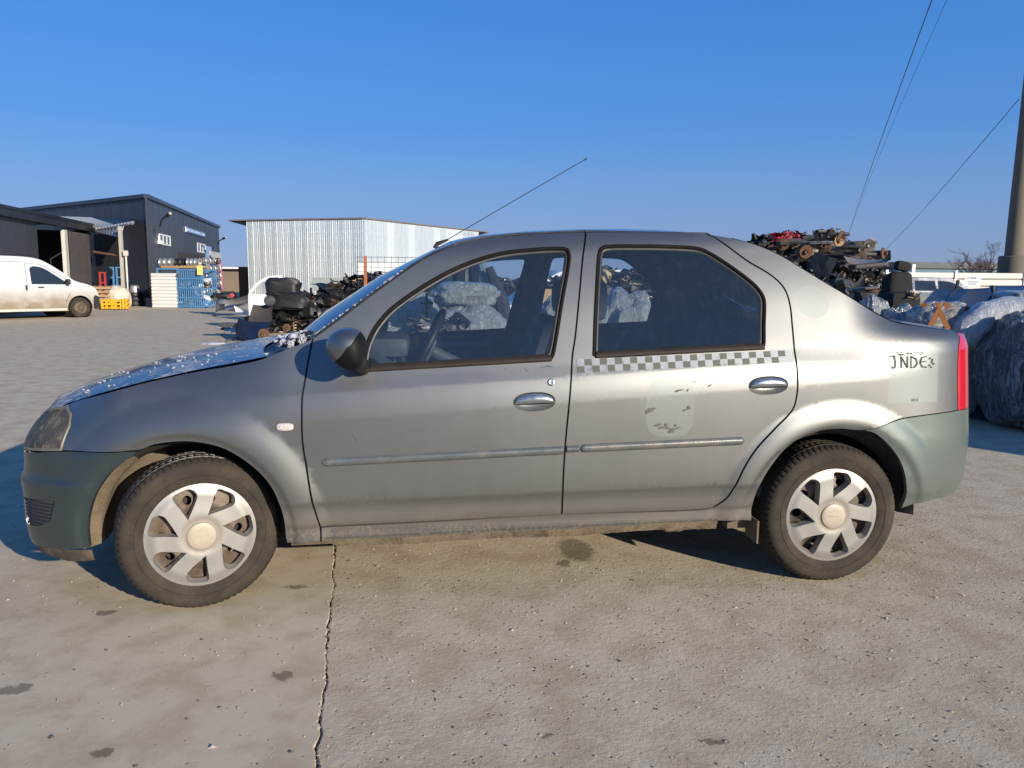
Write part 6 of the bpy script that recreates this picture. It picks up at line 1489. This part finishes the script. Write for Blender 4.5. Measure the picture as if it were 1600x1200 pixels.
# rust post and mesh fence with white boards behind
p = dep(571, 20.5); zt = float(at(571, 400, 20.5)[2]); mf = empty('mesh_fence', (p[0], p[1], 0), -YAW, 'wire mesh fence on a rusty post in front of white boards', 'fence')
mb = MB(); mb.box((0, 0, zt/2), (.075, .075, zt)); mb.build('post', plain('orange_rust_post', (.36, .13, .05), .8, var=.25, scale=9), mf)
for i in range(9): mb = MB(); mb.tube([(-.25, 0, .8+i*.13), (1.9, .2, .8+i*.13)], .006, 4); mb.build('wire', GREYM, mf)
for i in range(12): mb = MB(); mb.tube([(-.2+i*.18, .01, .6), (-.2+i*.18, .01, 1.86)], .005, 4); mb.build('wire', GREYM, mf)
for i in range(5):
    c, w, h = rect_at(560, 412+i*5.6, 720, 417+i*5.6, 25.5); mb = MB(); mb.box((0, 0, 0), (w, .1, h*.94), M=MV(c)); solo(mb, 'stacked_plank', WHITEM, c, ['top', 'second', 'third', 'fourth', 'lowest'][i]+' white board of the stack behind the mesh fence', 'board', 'white boards behind the mesh fence')
c, w, h = rect_at(489, 434, 545, 455, 30); mb = MB(); mb.box((0, 0, 0), (w, .05, h), M=MV(c)); solo(mb, 'leaning_sheet', plain('greenish_glass_panel', (.30, .33, .32), .3, var=.1), c, 'dull green-grey sheet leaning before the zinc shed', 'panel')

# --- behind the sedan, seen through its glass
bundle(585, 447, 683, 560, 9.2, WRG, 'grey shrink-wrapped bundle furthest left behind the sedan, seen through the front window', .7, 2, .3, 2.6, True)
bundle(680, 441, 778, 481, 8.3, WRG, 'rounded grey wrapped bundle lying on top of the larger one', .6, 5, .22, 2.8)
bundle(672, 474, 800, 600, 8.2, WRG, 'large grey wrapped bundle carrying the rounded one', .8, 7, .2, 2.6, True)
bundle(835, 470, 885, 600, 8.4, WRG, 'narrow grey wrapped bundle seen beside the driver headrest', .6, 11, .2, 2.6, True)
bundle(930, 457, 1025, 600, 8.6, WRG, 'grey wrapped bundle seen through the rear window', .8, 13, .25, 2.4, True)
def part_heap(u0, u1, d, z, n, s, seed, lab, mats=JM): heap(lab, [(*P2(u0, d), .4, z), (*P2((u0+u1)/2, d), .45, z), (*P2(u1, d), .4, z)], n, s, seed, mats)
# engine in front of the bundles
c, w, h = rect_at(642, 489, 725, 530, 7.4); mb = MB(); rnd = random.Random(44); mb.box((0, 0, -.1), (w*.8, .4, h*1.1), 0, MV(c), bev=.05)
for i in range(70): junk(mb, (c[0]+rnd.uniform(-.5, .5)*w, c[1]+rnd.uniform(-.25, .1), c[2]-h*.2+rnd.uniform(-.2, .5)*h), .09, rnd, 4)
solo(mb, 'car_engine', [BLK, GREYM, ALUG, BLK], c, 'dark greasy engine with hoses in front of the grey bundles', 'engine')
mb = MB(); mb.box((0, 0, 0), (.7, .5, .9), M=MV((c[0], c[1]+.1, .32))); solo(mb, 'engine_stand', GREYM, (c[0], c[1], 0), 'dark block under the greasy engine', 'stand')
for i, (u0, v0, u1, v1, d, w_, m_, lab) in enumerate(((700, 440, 716, 400, 10.5, .14, NAVY, 'navy bumper leaning behind the rounded bundle'), (728, 444, 722, 398, 10.4, .16, BLK, 'black bumper strip standing upright beside the navy one'), (748, 450, 738, 396, 10.3, .13, NAVY, 'second navy bumper leaning towards the white hatchback'), (792, 520, 764, 418, 8.9, .10, BLK, 'long black strip leaning against the large bundle'), (778, 520, 752, 412, 9.1, .10, plain('grey_blue_trim', (.12, .16, .2), .4, var=.2), 'long blue-grey strip leaning behind the black strip'))):
    a = at(u0, v0, d); b = at(u1, v1, d); mb = MB(); mb.tube([a-(b-a)*.6, a, (a+b)/2+np.array([.03, 0, 0]), b], [w_*.7, w_, w_, w_*.5], 8); solo(mb, 'bumper_strip', m_, a, lab, 'bumper', smooth=True)
part_heap(680, 760, 10.8, 1.25, 60, .2, 51, 'dark parts piled behind the leaning bumpers', [BLK, NAVY, GREYM, ALUG])
part_heap(850, 905, 11, 1.3, 50, .2, 52, 'dark parts behind the wooden board', [BLK, GREYM, NAVY, ALUG])
part_heap(925, 1040, 10.6, 1.42, 120, .22, 53, 'dark parts with tan foam piled behind the sedan, seen through the rear window', [BLK, NAVY, GREYM, ALUG, TAN, TAN])
c, w, h = rect_at(846, 452, 900, 477, 9.4); mb = MB(); mb.box((0, 0, 0), (w, .04, h), M=MV(c)); solo(mb, 'chipboard_sheet', plain('chipboard', (.42, .27, .13), .85, var=.2, scale=20), c, 'brown chipboard sheet behind the door pillar', 'board')

# --- right side: heap of axles, fence, far hall, pole, wires, tree
FA, FB = dep(1240, 48), dep(1660, 48); MF, LF, aF = frame(FA, FB)
fz = empty('panel_fence', (FA[0], FA[1], 0), 0, 'cream fence of wide horizontal boards along the far side of the yard', 'fence')
CRF = plain('cream_fence_board', (.62, .60, .52), .5, var=.06, scale=2, bmp=0)
top = float(onwall(1400, 425, FA, FB)[1]); px_ = [onwall(u, 430, FA, FB)[0] for u in (1257, 1385, 1493, 1601, 1709)]
zs = [top-.01, top-.36, top-.44, top-.80, top-.88, top-1.24, top-1.32, .02]
for i in range(4):
    x0, x1 = px_[i]+.06, px_[i+1]-.06
    for k in range(0, 8, 2):
        z1, z0 = zs[k], zs[k+1]; m_ = MB(); m_.add([(x0, .02, z0), (x1, .02, z0), (x0, -.02, z0+.05), (x1, -.02, z0+.05), (x0, -.02, z1-.05), (x1, -.02, z1-.05), (x0, .02, z1), (x1, .02, z1)], [(0, 1, 3, 2), (2, 3, 5, 4), (4, 5, 7, 6)], 0, MF); put(m_, 'board', CRF, fz)
    m_ = MB(); m_.box(((x0+x1)/2, .05, top/2-.02), (x1-x0, .04, top-.06), M=MF); put(m_, 'backing', GREYM, fz)
for x in px_: m_ = MB(); m_.box((x, -.03, top/2+.06), (.14, .14, top+.14), M=MF); put(m_, 'post', WHITEM, fz)
c, w, h = rect_at(1507, 431, 1532, 447.5, 46); sgn = empty('notice_board', (c[0], c[1], 0), -YAW, 'white notice board reading ZONA 1 fixed to the cream fence', 'sign')
mb = MB(); mb.box((0, 0, c[2]), (w, .04, h)); mb.build('board', WHITEM, sgn)
def text_obj(s, size, loc, root, mat, name):
    cu = bpy.data.curves.new(name, 'FONT'); cu.body = s; cu.size = size; cu.align_x = 'CENTER'; cu.align_y = 'CENTER'; cu.extrude = .004
    tm = bpy.data.objects.new(name, cu); COL.objects.link(tm); bpy.context.view_layer.update(); me_ = bpy.data.meshes.new_from_object(tm.evaluated_get(bpy.context.evaluated_depsgraph_get())); bpy.data.objects.remove(tm); t = bpy.data.objects.new(name, me_); COL.objects.link(t); me_.materials.clear(); me_.materials.append(mat); tag(t, kind='stuff'); t.parent = root; t.location = loc; t.rotation_euler = (PI/2, 0, 0); return t
text_obj('ZONA 1', .20, (0, -.03, c[2]+h*.27), sgn, plain('sign_blue_text', (.04, .09, .25), .6), 'lettering')
rr = random.Random(2)
for k, z in enumerate((-.02, -.22)):
    x = -.36+.08*k; m_ = MB()
    while x < .34-.08*k: q = rr.uniform(.03, .06); m_.box((x+q/2, -.026, c[2]+h*(z-.05)), (q*.8, .006, .07)); x += q+.015
    tag(m_.build('small_print', plain('sign_blue_text', (.04, .09, .25), .6), sgn), kind='stuff')
# far teal hall
TA, TB = dep(1404, 110), dep(1700, 110); MT, LT, _ = frame(TA, TB); rt = empty('distant_hall', (TA[0], TA[1], 0), 0, 'long low teal hall with dark roof beyond the cream fence', 'building')
zt = float(onwall(1500, 410, TA, TB)[1]); mb = MB(); mb.box((LT/2, 6, (zt-1)/2), (LT, 12, zt-1), M=MT); put(mb, 'wall', plain('teal_cladding', (.045, .13, .19), .5, var=.08, scale=.5, bmp=0), rt)
mb = MB(); mb.box((LT/2, 6, zt-.45), (LT+.5, 12.6, .9), M=MT); put(mb, 'roof', plain('dark_roof_band', (.045, .05, .065), .5, var=.1, scale=.4, bmp=0), rt)
for i in range(12): mb = MB(); mb.box((2+i*LT/12, -.06, zt-2.0), (1.0, .05, .9), M=MT); put(mb, 'window', GLASSD, rt)
mb = MB(); p = dep(1425.5, 60); z_ = float(at(1425, 413, 60)[2]); mb.box((p[0], p[1], z_/2), (.25, .25, z_)); solo(mb, 'white_post', WHITEM, p, 'short white post standing at the end of the teal hall', 'post')
# concrete pole with wider foot
pb = dep(1582, 52, 0); pr0 = .62; zf = float(at(1575, 400, 52)[2]); M_CONC = plain('pole_concrete', (.15, .13, .095), .85, var=.22, scale=2.5, bmp=.4, bd=.02)
pole = empty('concrete_pole', tuple(pb), 0, 'tall round concrete power pole with a wider foot behind the fence', 'pole')
mb = MB(); mb.lathe([(.93, 0), (.93, zf-.06), (.86, zf)], 32, axis='Z', M=T(*pb)); put(mb, 'foot', M_CONC, pole, True)
mb = MB(); mb.lathe([(.60, zf-.1), (.55, zf+4), (.48, zf+9), (.40, zf+16), (.33, zf+24), (.001, zf+24)], 32, axis='Z', M=T(*pb)); put(mb, 'shaft', M_CONC, pole, True)
mb = MB(); mb.box((pb[0], pb[1], zf+22), (2.6, .2, .2)); put(mb, 'cross_arm', GREYM, pole)
def wire(lab, a, b, sag, r0, r1=None):
    a, b = Vector(tuple(map(float, a))), Vector(tuple(map(float, b))); P_ = []
    for i in range(25): t = i/24; p = a.lerp(b, t); p.z -= sag*4*t*(1-t); P_.append(p)
    mb = MB(); mb.tube(P_, [r0]*25, 5); return solo(mb, 'power_line', BLK, a, lab, 'cable', 'power lines in the sky')
def wpt(u, v, d): return at(u, v, d)
wire('thick black power line running steeply down the sky', wpt(1478, -60, 26), wpt(1322, 378, 110), -.4, .022); wire('fainter second power line just beside the thick one', wpt(1506, -60, 40), wpt(1320, 382, 150), -.9, .014)
wire('power line slanting from the concrete pole down to the scrap stack', wpt(1592, 155, 51.5), wpt(1383, 391, 140), .35, .028)
# bare tree beyond the fence
def bare_tree(u, d, z0, z1, lab, seed):
    rnd = random.Random(seed); p = dep(u, d); r = empty('bare_tree', tuple(p), 0, lab, 'tree'); mt, mc = MB(), MB()
    mt.tube([(0, 0, 0), (.05, 0, z0*.6), (0, .05, z0)], [.16, .12, .10], 8); mt.build('trunk', plain('bark', (.075, .055, .045), .9, var=.3, scale=20), r)
    def br(q, dv, L, rad, lev):
        P_ = [q]; 
        for i in range(4): dv = (dv+Vector((rnd.gauss(0, .16), rnd.gauss(0, .16), rnd.gauss(.05, .1)))).normalized(); q = q+dv*L/4; P_.append(q)
        mc.tube(P_, [rad, rad*.85, rad*.7, rad*.55, rad*.4], 4, cap=False)
        if lev < 4:
            for k in range(4 if lev < 2 else 3): t = rnd.choice(P_[1:]); br(t, (dv+Vector((rnd.gauss(0, .75), rnd.gauss(0, .75), rnd.gauss(.1, .4)))).normalized(), L*rnd.uniform(.5, .75), rad*.6, lev+1)
    for k in range(8): a = k*.8; br(Vector((0, 0, z0*rnd.uniform(.6, 1))), Vector((math.cos(a)*.8, math.sin(a)*.8, .8)).normalized(), (z1-z0)*.6, .06, 0)
    mc.build('crown', plain('twig_bark', (.09, .07, .065), .9, var=.3), r)
zc = float(at(1535, 385, 60)[2]); bare_tree(1532, 60, 1.2, zc, 'leafless shrubby tree behind the cream fence beside the pole', 5)
# stack of axles and subframes
heap('dark tangle of hoses and arms filling the stack of axles', [(*P2(1178, 16), .35, 2.10), (*P2(1210, 16), .8, 2.20), (*P2(1250, 16), .8, 2.22), (*P2(1300, 16), .7, 2.12), (*P2(1340, 16), .5, 1.98), (*P2(1372, 16), .3, 1.80)], 1400, .19, 61, [BLK, GREYM, BLK, ALUG, GREYM, RUST, M_STEEL])
labsx = ['with a rust-red hub near its end', 'with silver arms', 'black and bent', 'with grey cast arms', 'with a tan-rust hub', 'with black springs', 'flat and dark', 'with pale alloy arms']
def axle(u0, v0, u1, v1, d, seed, lab):
    rnd = random.Random(seed); a = Vector(tuple(at(u0, v0, d))); b = Vector(tuple(at(u1, v1, d-.3))); r = empty('car_axle', tuple(a), 0, lab, 'axle', 'axles and subframes in the tall stack'); v = b-a
    m_ = MB(); m_.tube([Vector((0, 0, 0)), v*.3+Vector((0, 0, .06)), v*.7+Vector((0, 0, .02)), v], [.06, .05, .055, .06], 7); m_.build('beam', rnd.choice((BLK, GREYM, BLK)), r, True)
    for q, s_ in ((Vector((0, 0, 0)), -1), (v, 1)):
        R_ = rnd.uniform(.10, .145); m_ = MB(); MM = T(q) @ Matrix.Rotation(-YAW+rnd.gauss(0, .5), 4, 'Z') @ Matrix.Rotation(rnd.gauss(0, .25), 4, 'X'); m_.lathe([(.02, -.12), (R_*.35, -.13), (R_*.4, -.08), (R_, -.07), (R_, -.045), (R_*.5, -.04), (R_*.5, .06), (.03, .06)], 20, axis='Y', M=MM); h_ = m_.build('hub', rnd.choice((RUST, RUST, M_STEEL, GREYM)), r, True)
        m_ = MB(); m_.box((0, 0, 0), (.4, .10, .06), M=T(q*.82+Vector((0, -.1, rnd.uniform(-.05, .08)))) @ RZ(rnd.uniform(-.6, .6)), bev=.02); m_.build('control_arm', rnd.choice((GREYM, ALUG, BLK)), r, True)
for i, (u0, v0, u1, v1) in enumerate(((1206, 392, 1302, 375), (1240, 378, 1312, 373), (1262, 404, 1375, 396), (1300, 386, 1358, 383), (1230, 410, 1345, 402), (1285, 368, 1310, 371), (1256, 393, 1345, 390), (1222, 380, 1290, 386))):
    axle(u0, v0, u1, v1, 15.3-.15*i, 70+i, ['lower', 'upper', 'broad', 'short', 'low', 'topmost small', 'middle', 'leftmost'][i]+' axle of the stack '+labsx[i])
def disc_thing(u, v, d, R_, m_, lab, cat='brake disc', nm='brake_disc', ex=0):
    p = at(u, v, d); mb = MB(); mb.lathe([(.015, -.07), (R_*.35, -.08), (R_*.4, -.03), (R_*.75, -.03), (R_, -.035), (R_, .0), (R_*.5, .01), (.02, .01)], 24, axis='Y', M=MV(p, extra=ex) @ Matrix.Rotation(.15, 4, 'X')); return solo(mb, nm, m_, p, lab, cat, smooth=True)
disc_thing(1259, 393, 14.0, .12, RUST, 'rust-red brake disc facing out low in the axle stack'); disc_thing(1310, 375.5, 14.2, .11, plain('tan_rust', (.30, .18, .10), .8, var=.3, scale=14), 'tan rusty disc high in the axle stack', ex=.3); disc_thing(1358, 382.5, 14.0, .10, ALUG, 'pale grey disc at the outer end of the axle stack', ex=-.3); disc_thing(1298, 362, 14.4, .075, RUST, 'small rusty hub sticking up at the very top of the axle stack', ex=.9)
mb = MB(); p = at(1310, 384, 14.3); q = at(1310, 358, 14.3); mb.tube([p, q], .013, 6); mb.tube([q+np.array([-.04, 0, 0]), q+np.array([.04, 0, 0])], .016, 6); solo(mb, 'threaded_rod', GREYM, p, 'thin upright rod on top of the axle stack', 'rod')
mb = MB(); rnd = random.Random(88)
for i in range(26): p = at(rnd.uniform(1208, 1248), rnd.uniform(365, 374), 14.6); junk(mb, p, .13, rnd, 1)
solo(mb, 'suspension_frame', plain('bright_red_subframe', (.26, .025, .035), .5, var=.3, scale=9, coat=.4), at(1228, 370, 14.6), 'bright red bent subframe on top of the axle stack', 'subframe')
sheetpart('torn_wing', 'crushed silver wing jutting from the axle stack above the fence', 'car wing', [at(1318, 402, 14.2), at(1378, 407, 13.9), at(1325, 413, 14.0), at(1390, 416, 13.7)], .12, .03, SILB)
mb = MB(); a = at(1332, 420, 13.9); b = at(1394, 411, 13.7); mb.box((0, 0, 0), (.6, .3, .09), M=MV((a+b)/2-np.array([.08, 0, 0])) @ Matrix.Rotation(-.10, 4, 'Y'), bev=.03); solo(mb, 'chassis_rail', BLK, a, 'black chassis rail sticking out under the silver wing', 'rail')
# black plastic boxes and trim in front of the stack
heap('black plastic trim heaped behind the boot of the sedan', [(*P2(1235, 12), .5, 1.55), (*P2(1290, 11.5), .5, 1.38), (*P2(1340, 11), .5, 1.10), (*P2(1400, 10.5), .5, .92)], 160, .26, 66, [BLK, BLK, GREYM])
c, w, h = rect_at(1331, 451, 1368, 476, 9.6); r = empty('plastic_box', (c[0], c[1], c[2]-h/2), -YAW-.2, 'black square plastic box behind the boot lid', 'box')
mb = MB(); mb.box((0, 0, h/2-.02), (w, .3, h-.05), bev=.02); mb.build('box_body', BLK, r, True); mb = MB(); mb.box((0, -.02, h), (w+.02, .34, .03), bev=.01, M=Matrix.Rotation(-.12, 4, 'Y')); mb.build('lid', GREYM, r, True)
sheetpart('trim_piece', 'small black triangular panel sticking up beside the square box', 'panel', [at(1346, 432, 10.2), at(1351, 434, 10.2), at(1325, 455, 10), at(1350, 458, 10)], .03, .02, BLK)
# seat with headrest
SEATK = plain('black_seat_cloth', (.022, .022, .024), .9, var=.4, scale=30, bmp=.4, spec=.2)
c, w, h = rect_at(1380, 427, 1420, 482, 9.0); r = empty('car_seat', (c[0], c[1], c[2]-h/2), -YAW+.15, 'black car seat with raised headrest standing behind the boot', 'seat')
mb = MB(); lump(mb, (0, 0, h*.60), (w*.50, .11, h*.43), 28, 20, .12, 1.5, 3.6, 3, fine=.03); mb.build('backrest', SEATK, r, True)
mb = MB(); mb.box((0, 0, 0), (w*.62, .11, .12), bev=.05, M=T(.06, 0, h+.08) @ Matrix.Rotation(.15, 4, 'Y')); mb.build('headrest', SEATK, r, True)
for x in (-.01, .09): mb = MB(); mb.tube([(x, 0, h*.9), (x+.02, 0, h+.1)], .006, 6); mb.build('headrest_rod', SILV, r)
mb = MB(); mb.box((0, 0, 0), (w*1.25, .35, .3), bev=.08, M=T(0, -.05, h*.12)); mb.build('seat_cushion', SEATK, r, True)
mb = MB(); rnd = random.Random(17)
for i in range(10): junk(mb, (c[0]+rnd.uniform(-.04, .12), c[1]-.26, c[2]-h*.12+rnd.uniform(-.05, .05)), .05, rnd, 2)
solo(mb, 'seat_hinge', [TAN, ALUG], c, 'tan and grey hinge plates on the side of the black seat', 'hinge')
# base of the right-hand heap: wrapped parts, mostly hidden behind the boot
bundle(1338, 468, 1386, 560, 8.4, WRB, 'silver bubble-wrapped parcel right behind the boot lid', .5, 21, .2, 2.8, True)
bundle(1372, 483, 1440, 600, 8.2, WRB, 'low silver wrapped parcel below the black seat', .6, 22, .2, 2.8, True)
bundle(1412, 474, 1532, 640, 7.7, wrapmat('wrap_over_beige', (.30, .27, .24), (.75, .72, .68), .75, sc=(.5, 1, 1)), 'beige wrapped bumper parcel held with brown tape', .7, 23, .12, 3.2, True)
def tape(pts, lab):
    mb = MB(); P_ = [Vector(tuple(map(float, at(*p)))) for p in pts]; V = []
    for p, q in zip(P_, P_[1:]+[P_[-1]+(P_[-1]-P_[-2])]): pass
    for i, p in enumerate(P_):
        d_ = (P_[min(i+1, len(P_)-1)]-P_[max(0, i-1)]).normalized(); s_ = d_.cross(Vector((0, -1, 0))).normalized()*.026; V += [p-s_, p+s_, p+s_+Vector((0, .004, 0)), p-s_+Vector((0, .004, 0))]
    F = []
    for i in range(len(P_)-1): b = i*4; F += [(b, b+4, b+5, b+1), (b+1, b+5, b+6, b+2), (b+3, b+7, b+4, b)]
    mb.add(V, F); return solo(mb, 'parcel_tape', TAPE, P_[0], lab, 'tape')
tape([(1466, 472, 7.31), (1468, 480, 7.30), (1467, 488, 7.28)], 'short vertical strip of brown tape on the beige parcel'); tape([(1466, 487, 7.28), (1459, 500, 7.26), (1450, 514, 7.25)], 'brown tape running down to the left on the beige parcel'); tape([(1468, 487, 7.28), (1475, 500, 7.26), (1482, 515, 7.25)], 'brown tape running down to the right on the beige parcel')
tape([(1478, 473, 7.33), (1482, 482, 7.31)], 'small brown tape piece on top of the beige parcel'); tape([(1508, 481, 7.36), (1518, 487, 7.34), (1530, 493, 7.33)], 'slanting brown tape near the corner of the beige parcel'); tape([(1441, 474, 7.38), (1446, 479, 7.36)], 'brown tape scrap at the near corner of the beige parcel')
sheetpart('car_bonnet', 'glossy navy bonnet lying flat over the wrapped parcels', 'bonnet', [at(1462, 453, 10.2), at(1560, 450, 10.2), at(1436, 482, 8.8), at(1548, 478, 8.8)], .06, .02, NAVY); sheetpart('car_bonnet', 'matt dark blue bonnet raised over the glossy navy one', 'bonnet', [at(1515, 455, 9.6), at(1570, 457, 9.6), at(1490, 478, 8.7), at(1566, 492, 8.6)], .05, .02, plain('matt_navy', (.022, .030, .05), .5, var=.2, scale=6))
sheetpart('car_bonnet', 'blue bonnet furthest right on the heap', 'bonnet', [at(1545, 448, 10.8), at(1640, 446, 10.8), at(1556, 462, 9.8), at(1640, 462, 9.8)], .04, .02, plain('mid_blue_paint', (.02, .04, .085), .45, metal=.2, coat=.15, var=.2, scale=5))
for (pts, lab) in ((((1497, 438, 9.0), (1494, 452, 9.0), (1484, 460, 8.9), (1479, 472, 8.8)), 'black wiper arm rising behind the tape-bound parcel'), (((1551, 446, 8.4), (1552, 459, 8.4), (1545, 468, 8.3), (1537, 484, 8.2)), 'black wiper arm nearest the right-hand wrapped bumpers')):
    mb = MB(); mb.tube([at(*p) for p in pts], [.02, .016, .012, .01], 7); solo(mb, 'wiper_arm', BLK, at(*pts[0]), lab, 'wiper', smooth=True)
bundle(1563, 455, 1680, 486, 8.0, WRB, 'flat silver bubble-wrapped parcel on the right-hand heap', .6, 33, .1, 4, False)
def arc_bumper(pts, r, mat, lab, seed):
    mb = MB(); P_ = [Vector(tuple(map(float, at(*p)))) for p in pts]; Q_ = []
    for i in range(len(P_)-1):
        for k in range(8): Q_.append(P_[i].lerp(P_[i+1], k/8))
    Q_.append(P_[-1])
    for _ in range(6): Q_ = [Q_[0]]+[(Q_[i-1]+Q_[i]*2+Q_[i+1])/4 for i in range(1, len(Q_)-1)]+[Q_[-1]]
    n = len(Q_); mb.tube(Q_, [r*(.6+.4*math.sin(PI*min(1, .1+i/n)))*(1+.12*noise.noise(Vector((i*.5, seed, 0)))) for i in range(n)], 20)
    for i, v in enumerate(mb.V): v += Vector((0, 0, .03))*noise.noise(v*6)
    return solo(mb, 'wrapped_bumper', mat, P_[0], lab, 'bumper', 'bumpers wrapped in plastic film', True)
arc_bumper([(1504, 540, 7.3), (1512, 516, 7.3), (1535, 496, 7.3), (1570, 483, 7.3), (1640, 478, 7.3)], .15, WRT, 'white wrapped bumper arching over the right-hand heap', 1)
arc_bumper([(1498, 560, 7.6), (1516, 535, 7.6), (1545, 515, 7.6), (1600, 500, 7.5), (1660, 497, 7.5)], .17, WRB, 'silver-blue wrapped bumper below the white one', 2)
sheetpart('car_wing', 'dark blue wing standing on end beside the tail light', 'car wing', [at(1506, 548, 7.6), at(1552, 545, 7.4), at(1508, 665, 7.6), at(1552, 672, 7.3)], .06, .03, NAVY); sheetpart('car_wing', 'second dark panel standing behind the dark blue wing', 'car wing', [at(1488, 545, 8.0), at(1515, 545, 8.0), at(1488, 662, 8.0), at(1525, 668, 7.9)], .04, .03, BLK)
bundle(1546, 498, 1640, 679, 7.0, WRD, 'tall navy bundle in clear stretch wrap at the right edge', .9, 41, .2, 2.6, True)
bundle(1600, 470, 1760, 690, 7.2, WRD, 'second tall navy wrapped bundle beyond the right edge', 1.1, 43, .2, 2.8, True)
bundle(1520, 540, 1600, 668, 8.2, WRD, 'navy wrapped bundle behind the standing blue wing', .8, 45, .2, 2.8, True)
heap('dark parts filling the right-hand heap between the wrapped bundles', [(*P2(1430, 8.7), .4, .80), (*P2(1510, 8.8), .45, .95), (*P2(1600, 8.9), .5, 1.05), (*P2(1700, 8.9), .5, 1.1)], 160, .2, 68, [BLK, NAVY, GREYM])
# unseen wrapped block, added out of the picture to shade this corner
mb = MB(); mb.box((0, 0, .65), (1.3, 1.1, 1.3), M=T(8.1, .9, 0) @ RZ(.3), bev=.1); solo(mb, 'unseen_shade_block', WRG, (8.1, .9, 0), 'unseen wrapped block added right of the frame to shade the heap', 'pallet', smooth=True)
# loose cable by the warehouse, ground cover of small debris near the heaps
mb = MB(); rnd = random.Random(90)
for i in range(140):
    u = rnd.uniform(340, 520); d = rnd.uniform(14.5, 20); p = dep(u, d); junk(mb, (p[0], p[1], .02), rnd.uniform(.02, .07), rnd, 5)
solo(mb, 'litter', JM, dep(430, 17), 'small broken pieces scattered on the concrete round the near heap', 'litter', kind='stuff')
